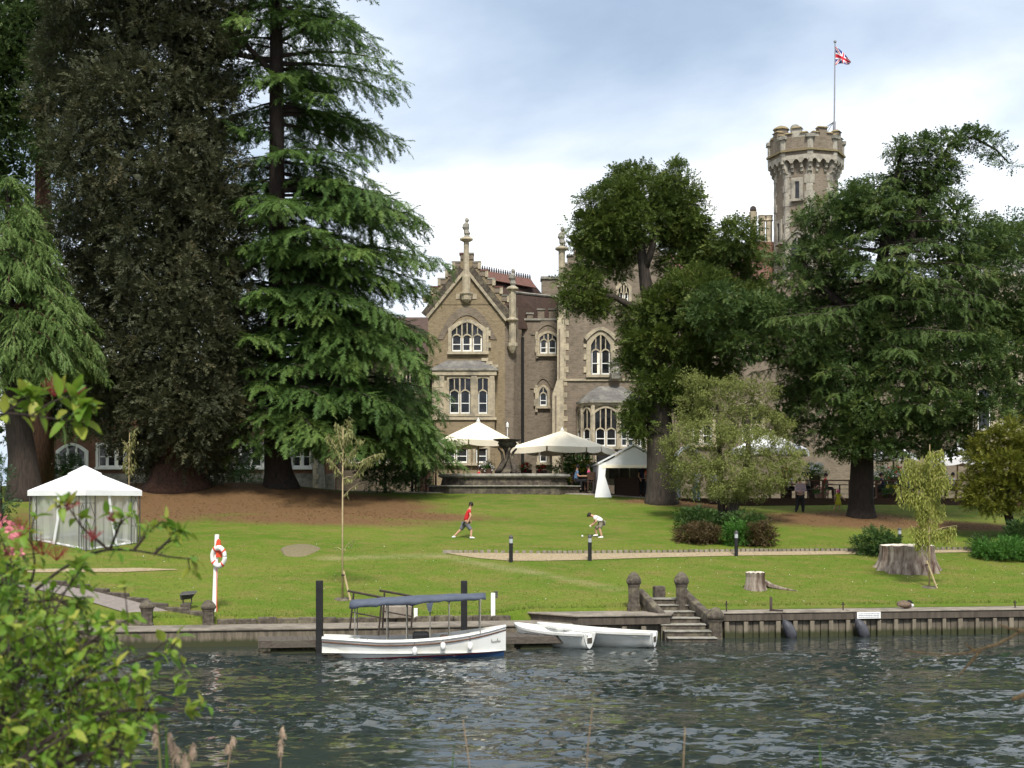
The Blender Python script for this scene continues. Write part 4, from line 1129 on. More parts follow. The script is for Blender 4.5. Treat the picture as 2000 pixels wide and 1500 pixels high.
for px, top_, mt in ((1471, 414, 'brick_brown'), (1488, 421, 'stone'), (1502, 421, 'stone')):
    x, y = PX(px, 96), 96.0
    r = W(6.2, 96)
    s_ = obj('chimney_pot', MB().lathe([(r * 1.2, PZ(475, 96)), (r, PZ(470, 96)), (r, PZ(433, 96)), (r * 1.35, PZ(431, 96)), (r * 1.1, PZ(428, 96)), (r * 1.15, PZ(423, 96)), (r * 1.3, PZ(top_, 96)), (r * .8, PZ(top_ - 1, 96))], (x, y, 0), 8), 'stone', mn)
    if px == 1471: obj('cowl', MB().lathe([(r * .7, PZ(414, 96)), (r * 1.1, PZ(411, 96)), (r * .9, PZ(405, 96)), (.05, PZ(402, 96))], (x, y, 0), 8), 'rust_metal', s_)
obj('chimney_stack', MB().box(PX(1462, 96), PX(1510, 96), 95.5, 96.5, PZ(545, 96), PZ(475, 96)), 'brick_red', mn)

Yq = 93.0
obj('rear_wall', MB().box(PX(575, Yq), PX(842, Yq), Yq, Yq + .5, ZB, PZ(690, Yq)), 'brick_brown', mn)
obj('rear_roof', MB().add([P(565, 692, Yq - .3), P(842, 692, Yq - .3), (PX(842, Yq), Yq + 5, PZ(600, Yq)), (PX(600, Yq), Yq + 5, PZ(600, Yq)), (PX(842, Yq), Yq + 10, PZ(692, Yq)), (PX(565, Yq), Yq + 10, PZ(692, Yq))], [(0, 1, 2, 3), (3, 2, 4, 5), (0, 3, 5), (1, 4, 2)]), 'roof_tile', mn)
for px in (680, 730, 780): window(mn, ((PX(px, Yq), Yq), (1, 0)), 0, W(28, Yq), PZ(780, Yq), PZ(725, Yq), 2, .3, PZ(748, Yq), .2); window(mn, ((PX(px, Yq), Yq), (1, 0)), 0, W(28, Yq), PZ(905, Yq), PZ(845, Yq), 2, 0, None, .2)

# ------------------------------------------------------------------ tower
Yt = 95.0; tw = W(1, Yt); txc = PX(1574, Yt)
tw_t = thing('tower', 'octagonal stone-dressed brick tower with battlements and flagpole', 'tower', (txc, Yt, ZB))
def octp(Rr_, y0=Yt, ph=5.0): return [(txc + Rr_ * math.cos(R(a + ph)), y0 - Rr_ * math.sin(R(a + ph))) for a in range(0, -360, -45)]
Rs, Rb = 61 * tw, 72 * tw
ZT = lambda py: PZ(py, Yt)
obj('shaft_wall', MB().prism_xy(octp(Rs), ZB, ZT(338)), 'brick_brown', tw_t)
obj('flare_wall', MB().prism_xy(octp(Rs), ZT(338), ZT(318), poly2=octp(Rb * .93)), 'brick_brown', tw_t)
obj('parapet_wall', MB().prism_xy(octp(Rb), ZT(318), ZT(283)), 'brick_brown', tw_t)
obj('arcade_band', MB().prism_xy(octp(Rb + .06), ZT(325), ZT(317)), 'stone_tower', tw_t)
obj('string_course', MB().prism_xy(octp(Rb + .16), ZT(310), ZT(306.5)), 'lichen', tw_t)
ob, os_ = octp(Rb), octp(Rs)
for i in range(8):
    a, b = ob[i], ob[(i + 1) % 8]; l = math.dist(a, b); d = ((b[0] - a[0]) / l, (b[1] - a[1]) / l)
    n_ = (d[1], -d[0])
    mid = ((a[0] + b[0]) / 2 - txc, (a[1] + b[1]) / 2 - Yt)
    if n_[0] * mid[0] + n_[1] * mid[1] < 0: a, b = b, a; d = (-d[0], -d[1])
    T = frame_xf(a, d)
    vis = mid[1] < .3 * Rb
    if vis:
        for k in range(4):
            u = l * k / 3 if k not in (0, 3) else (l * .03 if k == 0 else l * .97); w = .17 if k in (1, 2) else .15
            dpt = (Rb - Rs) * .92
            prof_ = [(-.05, ZT(324)), (-.05, ZT(332)), (dpt * .3, ZT(334)), (dpt * .3, ZT(340)), (dpt * .65, ZT(342)), (dpt * .65, ZT(347)), (dpt, ZT(350)), (dpt + .1, ZT(350)), (dpt + .1, ZT(324))]
            m_ = MB().loft([[(u + s * w / 2, p, z) for p, z in prof_] for s in (-1, 1)]).xf(T)
            obj('corbel', m_, 'stone_tower', tw_t)
        for k in range(3):
            u0, u1 = l * k / 3 + .07, l * (k + 1) / 3 - .07
            q = np.linspace(u0, u1, 7)
            hz = lambda u: ZT(325) - .26 * abs(2 * (u - u0) / (u1 - u0) - 1) ** 2.2
            obj('arch', MB().loft([[(u, -.05, hz(u)), (u, -.05, ZT(324)), (u, .12, ZT(324)), (u, .12, hz(u))] for u in q]).xf(T), 'stone_tower', tw_t)
    for u0, u1, z1 in ((.12, .34, 276), (.34, .66, 266), (.66, .88, 276)):
        m_ = obj('merlon', MB().box(l * u0, l * u1, .0, .4, ZT(283), ZT(z1)).xf(T), 'stone_tower' if random.random() < .3 else 'brick_brown', tw_t)
        obj('cap', MB().loft([[(l * u0 - .06, -.1, ZT(z1) + .003), (l * u1 + .06, -.1, ZT(z1) + .003), (l * u1 + .06, .5, ZT(z1) + .003), (l * u0 - .06, .5, ZT(z1) + .003)], [(l * u0 + .03, .08, ZT(z1) + .13), (l * u1 - .03, .08, ZT(z1) + .13), (l * u1 - .03, .32, ZT(z1) + .13), (l * u0 + .03, .32, ZT(z1) + .13)]]).xf(T), 'lichen', m_)
    if vis:
        for (o_, rr, zz0, zz1) in ((ob, Rb, 283, 307), (ob, Rb, 309, 317)):
            pass
# corner dressings
for rr, lst in ((Rb, [(317, 310.5), (306, 283)]), (Rs, None)):
    for (x, y) in octp(rr):
        if y > Yt + .3 * rr: continue
        if lst:
            for z0, z1 in lst:
                ang = math.atan2(y - Yt, x - txc)
                obj('quoin', MB().lathe([(.24, ZT(z0)), (.24, ZT(z1))], (x - math.cos(ang) * .17, y - math.sin(ang) * .17, 0), 8, ph=ang), 'stone_tower', tw_t)
            obj('crenel_sill', MB().cbox((x - math.cos(ang) * .1, y - math.sin(ang) * .1, ZT(283) + .02), (.5, .62, .22), ang), 'stone_grey', tw_t)
        else:
            z = ZT(640); i = 0; ang = math.atan2(y - Yt, x - txc)
            while z < ZT(352):
                hh = random.uniform(.42, .6); w = (.30, .46)[i % 2]
                obj('quoin', MB().lathe([(w, z), (w, z + hh - .012)], (x - math.cos(ang) * (w * .9), y - math.sin(ang) * (w * .9), 0), 8, ph=ang), 'stone_tower', tw_t); z += hh; i += 1
# tower windows on the left-front face
pf_ = sorted(octp(Rs), key=lambda p: p[1])[:3]; pf_.sort(key=lambda p: p[0])
a, b = pf_[0], pf_[1]; l = math.dist(a, b); d = ((b[0] - a[0]) / l, (b[1] - a[1]) / l)
window(tw_t, (a, d), l * .5 - .14, l * .5 + .14, ZT(399), ZT(366), 1, 0, None, .24, sash=False, stone='stone_tower')
window(tw_t, (a, d), l * .5 - .42, l * .5 + .42, ZT(520), ZT(472), 2, .6, None, .26, sash=False, hood=True, stone='stone_tower')
quoins(tw_t, a[0] + d[0] * (l * .5 - .36), a[1] + d[1] * (l * .5 - .36), ZT(402), ZT(364), -1, wid=(.1, .2), d=d, mat='stone_tower')
pl_ = sorted(octp(Rs), key=lambda p: p[0])[:3]; pl_.sort(key=lambda p: p[1]); a2, b2 = pl_[1], pl_[0]
l2 = math.dist(a2, b2); d2 = ((b2[0] - a2[0]) / l2, (b2[1] - a2[1]) / l2)
window(tw_t, (a2, d2), l2 * .5 - .15, l2 * .5 + .15, ZT(477), ZT(440), 1, 0, None, .22, sash=False, stone='stone_tower')
obj('stair_cap', MB().lathe([(W(14, Yt), ZT(290)), (W(14, Yt), ZT(253))], (PX(1527, Yt), Yt + .2, 0), 8), 'brick_brown', tw_t)
obj('stair_roof', MB().lathe([(W(17, Yt), ZT(253) + .003), (W(15, Yt), ZT(250)), (W(8, Yt), ZT(246)), (.05, ZT(244))], (PX(1527, Yt), Yt + .2, 0), 8), 'lichen', tw_t)
obj('tank', MB().box(PX(1568, Yt), PX(1602, Yt), Yt - .3, Yt + .8, ZT(290), ZT(262)), pmat('tank_blue', (.36, .42, .52), None, 5, .5), tw_t)
obj('dish', MB().lathe([(.36, 0), (.3, .07), (.1, .13)], (0, 0, 0), 14).xf(lambda x, y, z: (PX(1546, Yt) + x, Yt - 1.3 - z, ZT(263) + y)), 'stone_grey', tw_t)
fp = obj('flagpole', MB().tube([P(1629, 285, Yt), P(1629.5, 238, Yt)], .10, 8).tube([P(1629.5, 238, Yt), P(1631, 84, Yt)], [.055, .035], 8).lathe([(.03, 0), (.1, .05), (.1, .13), (.03, .2)], P(1631, 84, Yt), 8), pmat('pole_paint', (.30, .30, .33), None, 4, .5), tw_t)
wr = MB()
for q in ((1588, 264), (1600, 264), (1612, 264)): wr.tube([P(1628.5, 238, Yt), P(q[0], q[1], Yt - .6)], .02, 4)
obj('stay_wire', wr, 'dark_metal', tw_t)
# flag
nu, nv = 48, 28; fv = []; fm = []
for i in range(nu + 1):
    for j in range(nv + 1):
        u, v = i / nu, j / nv
        top_ = (1632 + 31 * u - 2 * u * u, 91 + 27 * u ** 1.15); bot = (1632 + 28 * u, 127 - 3 * u - 2 * math.sin(u * 5))
        px = bot[0] + (top_[0] - bot[0]) * v + 1.2 * math.sin(v * 7 + u * 4) * u; py = bot[1] + (top_[1] - bot[1]) * v
        fv.append(P(px, py, Yt + .22 * math.sin(u * 8 + v * 3) * (.3 + u)))
ff = []
def jack(u, v):
    x, y = u * 60, v * 30
    if abs(x - 30) < 3 or abs(y - 15) < 3: return 2
    if abs(x - 30) < 5 or abs(y - 15) < 5: return 1
    d1 = abs(y - x / 2) / 1.118; d2 = abs(y - (30 - x / 2)) / 1.118
    if min(d1, d2) < 1.2: return 2
    return 1 if min(d1, d2) < 3.0 else 0
for i in range(nu):
    for j in range(nv):
        ff.append((i * (nv + 1) + j, (i + 1) * (nv + 1) + j, (i + 1) * (nv + 1) + j + 1, i * (nv + 1) + j + 1)); fm.append(jack((i + .5) / nu, (j + .5) / nv))
fmb = MB(); fmb.v = fv; fmb.f = ff; fmb.m = fm
fl = obj('flag', fmb, ['flag_blue', 'flag_white', 'flag_red'], None, smooth=True)
tag(fl, 'red, white and blue British union flag flying from the tower flagpole', 'flag')
so = fl.modifiers.new('cloth', 'SOLIDIFY'); so.thickness = .01

# ------------------------------------------------------------------ low wing on the left and pale wing on the far right
Yw = 90.0
lw_ = thing('low_wing', 'long low brick wing with white casement windows behind the dark conifers', 'building', (PX(350, Yw), Yw, 4.8))
obj('wall', MB().box(PX(20, Yw), PX(655, Yw), Yw, Yw + .5, 4.6, PZ(800, Yw)), 'brick_red', lw_)
obj('roof', MB().add([P(5, 802, Yw - .4), P(665, 802, Yw - .4), (PX(665, Yw), Yw + 6, PZ(700, Yw)), (PX(5, Yw), Yw + 6, PZ(700, Yw)), (PX(665, Yw), Yw + 12, PZ(802, Yw)), (PX(5, Yw), Yw + 12, PZ(802, Yw))], [(0, 1, 2, 3), (3, 2, 4, 5), (0, 3, 5), (1, 4, 2)]), 'roof_tile', lw_)
obj('plinth', MB().box(PX(20, Yw), PX(655, Yw), Yw - .08, Yw + .01, 4.6, PZ(925, Yw)), 'stone_grey', lw_)
for x0, x1, n_, rs_ in ((115, 168, 3, .5), (193, 244, 3, 0), (268, 306, 2, 0), (448, 512, 3, 0), (572, 610, 2, 0)):
    window(lw_, ((PX(x0, Yw), Yw), (1, 0)), 0, W(x1 - x0, Yw), PZ(912, Yw), PZ(870, Yw), n_, rs_, None, .16, stone='white_paint')
obj('buttress', MB().prism_xz([(PX(612, Yw), 4.6), (PX(640, Yw), 4.6), (PX(632, Yw), PZ(880, Yw)), (PX(632, Yw), PZ(800, Yw)), (PX(614, Yw), PZ(800, Yw))], Yw - .6, Yw), 'stone_grey', lw_)
quoins(lw_, PX(614, Yw), Yw - .62, 4.8, PZ(860, Yw), 1, wid=(.2, .34)); quoins(lw_, PX(513, Yw), Yw - .02, 4.8, PZ(800, Yw), 1, wid=(.2, .34))
Ye = 93.0
rw_ = thing('pale_wing', 'pale stone wing with tall windows showing through the trees at far right', 'building', (PX(1960, Ye), Ye, 4.4))
obj('wall', MB().box(PX(1900, Ye), PX(2150, Ye), Ye, Ye + 8, 4.2, PZ(545, Ye)), 'stone', rw_)
obj('cornice', MB().box(PX(1896, Ye), PX(2155, Ye), Ye - .35, Ye + 8.2, PZ(545, Ye) + .003, PZ(537, Ye)), 'stone', rw_)
obj('roof', MB().prism_xy([(PX(1896, Ye), Ye - .3), (PX(2155, Ye), Ye - .3), (PX(2155, Ye), Ye + 8), (PX(1896, Ye), Ye + 8)], PZ(537, Ye) + .003, PZ(490, Ye), poly2=[(PX(1930, Ye), Ye + 3), (PX(2120, Ye), Ye + 3), (PX(2120, Ye), Ye + 5), (PX(1930, Ye), Ye + 5)]), 'slate', rw_)
for px in (1908, 1956, 2010, 2060):
    for yt in (590, 760): window(rw_, ((PX(px, Ye), Ye), (1, 0)), 0, W(26, Ye), PZ(yt + 80, Ye), PZ(yt, Ye), 1, .2, None, .16, hood=yt == 590)

# ------------------------------------------------------------------ trees
leaf_mat('leaf_dark', (.038, .047, .023), (.084, .090, .045), (.14, .118, .062))
leaf_mat('leaf_pine', (.050, .085, .018), (.105, .145, .028), (.15, .18, .038))
leaf_mat('leaf_cedar', (.040, .088, .024), (.092, .160, .036), (.145, .21, .05))
leaf_mat('leaf_deodar', (.080, .145, .038), (.135, .21, .058), (.18, .25, .08))
leaf_mat('leaf_far', (.036, .066, .020), (.070, .11, .03), (.10, .14, .035))
leaf_mat('leaf_yew', (.040, .076, .022), (.090, .140, .036), (.15, .18, .045))
leaf_mat('leaf_olive', (.14, .165, .045), (.22, .245, .068), (.30, .315, .105))
leaf_mat('leaf_gold', (.095, .11, .014), (.165, .175, .022), (.22, .215, .03))
leaf_mat('leaf_willow', (.23, .25, .055), (.33, .35, .080), (.40, .40, .11), trans=.4)
leaf_mat('leaf_sapling', (.16, .17, .06), (.26, .26, .10), (.33, .32, .14), trans=.4)
leaf_mat('leaf_shrub', (.028, .062, .016), (.058, .11, .026), (.08, .14, .035))
leaf_mat('leaf_bright', (.045, .13, .018), (.075, .185, .030), (.11, .22, .04))
leaf_mat('leaf_brown', (.065, .052, .022), (.115, .078, .036), (.16, .105, .05))
leaf_mat('leaf_blue', (.035, .07, .034), (.06, .11, .05), (.08, .13, .06))
for nm, c in (('petal_white', (.80, .80, .76)), ('petal_red', (.55, .02, .03)), ('petal_pink', (.70, .25, .28)), ('petal_yellow', (.65, .55, .06))):
    leaf_mat(nm, tuple(x * .8 for x in c), c, c, trans=.25)

def trunk(root, path, radii, mat, n=14, name='trunk'):
    mb = MB().tube(path, radii, n, wob=.07)
    return obj(name, mb, mat, root, smooth=True)
def limb_set(root, segs, mat):
    mb = MB()
    for path, r in segs: mb.tube(path, r, 7, wob=.05)
    return obj('limbs', mb, mat, root, smooth=True)
def base_of(px, py, Y=None):
    if Y is None: return gp(px, py)
    x = PX(px, Y); return x, Y, gz(x, Y)

# dark evergreen, the largest tree
x, y, z = base_of(348, 953, 70.5)
Yd = y
t = thing('evergreen_tree', 'huge dark brownish evergreen tree left of the tall cedar', 'tree', (x, y, z))
trunk(t, [(x, y, z - .4), (x, y, z + .25), (x - .05, y, z + 1.2), (x, y, z + 3), (x, y, z + 12), (x + .2, y, z + 26)], [1.9, 1.45, 1.05, .9, .7, .3], 'bark_red')
dk = [(270, -60, 200, 120), (190, 60, 120, 120, 1), (330, 60, 130, 120), (415, 110, 70, 110), (150, 190, 90, 110, 1.5), (270, 190, 130, 120, -1.5), (390, 230, 85, 110), (180, 320, 95, 110), (300, 330, 120, 100, -2), (400, 340, 80, 100, -.5),
      (195, 440, 105, 110, 1), (310, 450, 130, 110, -1.5), (420, 450, 75, 110), (210, 560, 110, 100, 1), (330, 570, 130, 110, -2), (440, 570, 75, 100), (230, 680, 110, 110, 1), (350, 690, 130, 110, -2), (455, 680, 70, 100, 0), (250, 790, 115, 90, 1), (370, 800, 125, 90, -2), (455, 790, 65, 90),
      (300, 880, 70, 45, 0), (400, 870, 70, 50, -1), (420, 900, 40, 45, .5), (300, 920, 30, 35, 1)]
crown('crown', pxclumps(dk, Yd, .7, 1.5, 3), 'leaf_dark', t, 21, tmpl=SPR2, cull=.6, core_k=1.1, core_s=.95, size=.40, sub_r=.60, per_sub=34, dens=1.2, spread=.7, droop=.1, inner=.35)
# tall cedar
x, y, z = base_of(548, 961, 71.5)
Yc = y; xt = PX(540, Yc)
t = thing('cedar_tree', 'tall cedar with tiered spreading boughs left of the gabled house', 'tree', (x, y, z))
tp = [(x, y, z - .4), (x, y, z + .1), (x - .1, y, z + .7), (xt - .02, y, z + 2.2)] + [(xt + .03 * math.sin(i), y, PZ(yy, Yc)) for i, yy in enumerate((760, 560, 360, 160, 0, -160))]
trunk(t, tp, [1.1, .85, .68, .60, .52, .46, .42, .36, .3, .2], 'bark')
prR = ([-200, -120, -40, 25, 95, 185, 268, 300, 330, 415, 490, 560, 640, 700, 770, 830, 885, 910], [60, 130, 190, 250, 268, 255, 280, 200, 235, 340, 345, 320, 345, 352, 345, 350, 385, 330])
prL = ([-200, -120, 0, 40, 100, 200, 300, 500, 700, 850, 900], [60, 110, 140, 145, 135, 140, 130, 120, 110, 100, 70])
gc = np.random.default_rng(5); spec = []
for ti, yy0 in enumerate((-190, -150, -110, -60, -20, 25, 60, 95, 140, 185, 225, 268, 330, 370, 415, 450, 490, 525, 560, 600, 640, 670, 700, 735, 770, 800, 830, 860, 885)):
    n_ = 13 if yy0 > 300 else 9
    for k in range(n_):
        yy = yy0 + gc.normal() * 7
        az = gc.normal(0, .55) if k < 2 else (math.pi + gc.normal(0, .5) if k == 2 else gc.uniform(0, 2 * math.pi))
        c_ = math.cos(az)
        if yy > 800 and c_ < -.2 and gc.uniform() < .6: continue
        ext = np.interp(yy, *prR) if c_ > 0 else np.interp(yy, *prL)
        other = (np.interp(yy, *prR) + np.interp(yy, *prL)) * .45
        Lw = W(ext * abs(c_) + other * (1 - abs(c_)), Yc) * (gc.uniform(.85, 1.03) if k < 1 else gc.uniform(.55, 1.0))
        rise = gc.uniform(.04, .20); dr = gc.uniform(.18, .34)
        z0 = PZ(yy, Yc) - (rise - dr) * Lw * .9
        spec.append((xt, y, z0, az, Lw, rise, dr, .33))
cw, limbs = bough_crown('crown', spec, 'leaf_cedar', t, 31, size=.62)
obj('limbs', limbs, 'bark', t)
limb_set(t, [([(xt, y, PZ(150, Yc)), (PX(480, Yc), y - .6, PZ(90, Yc)), (PX(420, Yc), y - 1.5, PZ(140, Yc))], [.18, .13, .08]), ([(xt, y, PZ(120, Yc)), (PX(450, Yc), y - .5, PZ(110, Yc)), (PX(405, Yc), y - 1, PZ(20, Yc))], [.16, .12, .05])], 'bark')
# deodar at the left edge
x, y, z = base_of(48, 960, 67.5)
Ydo = y; xd = PX(15, Ydo)
t = thing('deodar_tree', 'light green drooping deodar at the left edge above the gazebo', 'tree', (x, y, z))
trunk(t, [(x, y, z - .4), (x, y, z + .3), (x - .1, y, z + 2), (xd, y, z + 7), (xd, y, PZ(345, Ydo))], [1.0, .78, .62, .4, .04], 'bark')
gc = np.random.default_rng(8); spec = []; yy = 350.0
pd = ([340, 400, 480, 560, 640, 690, 740, 770], [10, 50, 100, 125, 185, 212, 200, 90])
while yy < 765:
    for k in range(5):
        az = gc.normal(0, .5) if k < 2 else gc.uniform(0, 2 * math.pi)
        Lw = W(np.interp(yy, *pd), Ydo) * (gc.uniform(.9, 1.02) if k == 0 else gc.uniform(.6, .95)); rise = gc.uniform(.12, .25); dr = gc.uniform(.42, .6)
        spec.append((xd, y, PZ(yy, Ydo) - (rise - dr) * Lw * .9, az, max(.4, Lw), rise, dr, .30))
    yy += 11
cw, limbs = bough_crown('crown', spec, 'leaf_deodar', t, 32, size=.5, droop=.4)
obj('limbs', limbs, 'bark_red', t)
# pine far left behind
Yp = 82.0; x = PX(78, Yp); z = gz(x, Yp)
t = thing('pine_tree', 'tall green pine with reddish trunk behind the deodar at top left', 'tree', (x, Yp, z))
trunk(t, [(x, Yp, z - .3), (x, Yp, z + 6), (x + .2, Yp, z + 16), (x, Yp, PZ(-60, Yp))], [.8, .6, .45, .15], 'bark_red')
pn = [(0, 30, 120, 90, -1), (30, 90, 90, 90, -1), (-20, 150, 90, 90, -1), (20, -40, 110, 90), (90, 30, 90, 90), (20, 110, 90, 80), (110, 150, 80, 70), (40, 230, 90, 70), (110, 300, 70, 60), (10, 330, 80, 80), (60, 440, 70, 70), (140, 420, 50, 60), (20, 530, 70, 80), (120, 560, 80, 70), (170, 660, 60, 80), (90, 700, 90, 80), (150, 790, 80, 70), (40, 800, 90, 70), (-60, 200, 90, 200), (-70, 600, 90, 200)]
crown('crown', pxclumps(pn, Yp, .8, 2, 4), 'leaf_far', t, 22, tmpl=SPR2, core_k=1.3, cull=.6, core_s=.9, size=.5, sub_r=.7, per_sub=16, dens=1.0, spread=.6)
# pine-like evergreen right of the gables
x, y, z = base_of(1292, 976, 70.0); Yp = y
t = thing('cypress_tree', 'clumpy dark green evergreen with thick grey trunk beside the white marquee', 'tree', (x, y, z))
trunk(t, [(x, y, z - .3), (x, y, z + .15), (x - .03, y, z + .8), (x - .05, y, z + 3), (PX(1286, Yp), y, PZ(760, Yp)), (PX(1280, Yp), y, PZ(640, Yp)), (PX(1262, Yp), y, PZ(560, Yp)), (PX(1250, Yp), y, PZ(470, Yp))], [.95, .78, .66, .62, .52, .42, .34, .2], 'bark_grey')
limb_set(t, [([(PX(1258, Yp), y, PZ(530, Yp)), (PX(1272, Yp), y - .4, PZ(490, Yp)), (PX(1285, Yp), y - .3, PZ(440, Yp))], [.22, .17, .08]),
             ([(PX(1282, Yp), y, PZ(680, Yp)), (PX(1350, Yp), y, PZ(600, Yp)), (PX(1420, Yp), y, PZ(520, Yp))], [.3, .22, .1]),
             ([(PX(1275, Yp), y, PZ(620, Yp)), (PX(1200, Yp), y, PZ(580, Yp)), (PX(1150, Yp), y, PZ(570, Yp))], [.2, .14, .07])], 'bark_grey')
cp = [(1255, 385, 75, 48), (1190, 400, 58, 45), (1165, 450, 50, 48), (1230, 440, 80, 42), (1315, 385, 48, 45), (1355, 420, 38, 50), (1310, 440, 55, 40, 1.5), (1150, 510, 48, 40), (1135, 565, 38, 35), (1165, 600, 48, 26), (1105, 590, 16, 20), (1200, 520, 30, 35, 1.5), (1320, 340, 12, 28), (1235, 345, 45, 20),
      (1440, 470, 48, 38), (1410, 520, 60, 42), (1465, 530, 38, 40), (1370, 500, 38, 40), (1360, 570, 75, 45), (1290, 600, 60, 38), (1250, 640, 55, 40), (1300, 670, 85, 48), (1400, 640, 70, 50, -.5), (1245, 700, 42, 40), (1320, 730, 85, 45, 1), (1255, 755, 22, 20), (1260, 830, 28, 32, 1), (1440, 600, 60, 40), (1390, 710, 60, 40, 1), (1480, 580, 30, 30), (1325, 500, 48, 45, 1.0), (1345, 460, 40, 35, .8), (1215, 480, 50, 30, .8), (1246, 825, 28, 45, -.3), (1330, 790, 55, 40, .8), (1300, 760, 50, 30, -.6)]
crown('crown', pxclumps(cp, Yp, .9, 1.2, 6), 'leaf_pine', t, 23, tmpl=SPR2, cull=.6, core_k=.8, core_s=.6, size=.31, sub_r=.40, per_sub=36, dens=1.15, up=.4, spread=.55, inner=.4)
# great yew on the right
x, y, z = base_of(1682, 1008); Yy = y
t = thing('yew_tree', 'massive dark spreading conifer with black trunk in front of the tower', 'tree', (x, y, z))
trunk(t, [(x, y, z - .3), (x, y, z + .1), (x, y, z + .6), (x + .05, y, z + 2.6), (PX(1690, Yy), y, PZ(760, Yy)), (PX(1715, Yy), y, PZ(560, Yy)), (PX(1740, Yy), y, PZ(400, Yy)), (PX(1760, Yy), y, PZ(300, Yy))], [.85, .66, .55, .5, .42, .32, .2, .08], 'bark')
limb_set(t, [([(PX(1712, Yy), y, PZ(580, Yy)), (PX(1770, Yy), y - .3, PZ(490, Yy)), (PX(1800, Yy), y, PZ(400, Yy)), (PX(1850, Yy), y, PZ(290, Yy))], [.28, .2, .14, .06]),
             ([(PX(1700, Yy), y, PZ(640, Yy)), (PX(1600, Yy), y, PZ(560, Yy)), (PX(1560, Yy), y, PZ(500, Yy))], [.3, .2, .08]),
             ([(PX(1695, Yy), y, PZ(720, Yy)), (PX(1560, Yy), y, PZ(650, Yy)), (PX(1400, Yy), y - .5, PZ(630, Yy))], [.3, .2, .08]),
             ([(PX(1700, Yy), y, PZ(700, Yy)), (PX(1840, Yy), y, PZ(600, Yy)), (PX(1950, Yy), y, PZ(560, Yy))], [.3, .2, .08]),
             ([(PX(1850, Yy), y, PZ(285, Yy)), (PX(1900, Yy), y, PZ(268, Yy)), (PX(1945, Yy), y, PZ(292, Yy)), (PX(1972, Yy), y, PZ(320, Yy))], [.09, .07, .05, .03])], 'bark')
yw = [(1790, 290, 42, 22, 0), (1760, 315, 26, 26, 0), (1825, 300, 40, 24, 0), (1858, 272, 26, 17, 0), (1878, 268, 22, 14, 0), (1897, 273, 28, 18, 0), (1922, 283, 24, 17, 0), (1940, 293, 22, 15, 0), (1955, 306, 18, 13, 0), (1970, 321, 14, 11, 0), (1830, 345, 40, 32), (1780, 370, 60, 34), (1720, 375, 55, 26), (1660, 385, 38, 22), (1620, 415, 48, 26), (1700, 425, 55, 30, -.5), (1800, 430, 60, 36), (1860, 420, 34, 46), (1575, 440, 36, 24), (1555, 480, 28, 22), (1610, 480, 50, 28), (1850, 490, 48, 48), (1650, 520, 46, 34, -.5), (1560, 545, 45, 18), (1535, 500, 26, 16),
      (1910, 470, 55, 42), (1920, 440, 20, 18), (1960, 520, 48, 40), (1880, 540, 60, 45, -1), (1750, 560, 75, 45, -1), (1650, 590, 70, 40), (1800, 620, 75, 50, -1.5), (1560, 600, 60, 34), (1490, 610, 55, 32, -1), (1420, 590, 62, 36, -1.2), (1370, 620, 48, 40, -1.2), (1920, 600, 55, 30, 1), (1700, 650, 75, 50, -1), (1580, 670, 72, 42, -1), (1500, 680, 50, 40, -.5), (1440, 670, 40, 40, -1), (1870, 700, 80, 55, -1.5), (1960, 690, 60, 45, -.5), (1770, 720, 80, 50, -2), (1660, 730, 75, 50, -1.5), (1570, 740, 52, 42), (1540, 810, 28, 60, 1), (1990, 760, 50, 60, 0), (1920, 780, 75, 50, -1), (1820, 790, 75, 45, -2), (1720, 800, 80, 45, -2), (1630, 805, 58, 42, -1), (1610, 850, 42, 30, 0), (1740, 435, 60, 36, .6), (1775, 480, 50, 26, 1.2), (1690, 470, 30, 18, 1), (1690, 865, 70, 32, -1.5), (1780, 860, 60, 40, -1), (1860, 850, 60, 40, 0), (1590, 720, 30, 80, 1.5), (1965, 625, 62, 48, 1.5), (1915, 655, 60, 40, 1.5), (2000, 600, 60, 60, 1.5), (1985, 480, 40, 40, 1), (1890, 600, 60, 45, 1.5), (1640, 435, 55, 34, .5), (1685, 400, 48, 26, .5), (1600, 520, 55, 34, .8), (2040, 640, 60, 90, 0), (2040, 800, 60, 70, 0)]
crown('crown', pxclumps(yw, Yy, 1.0, 1.5, 7), 'leaf_yew', t, 24, tmpl=SPR2, cull=.6, core_k=.8, core_s=.65, size=.31, sub_r=.42, per_sub=28, dens=.96, up=.45, droop=.2, spread=.5, inner=.45, flat=.5)
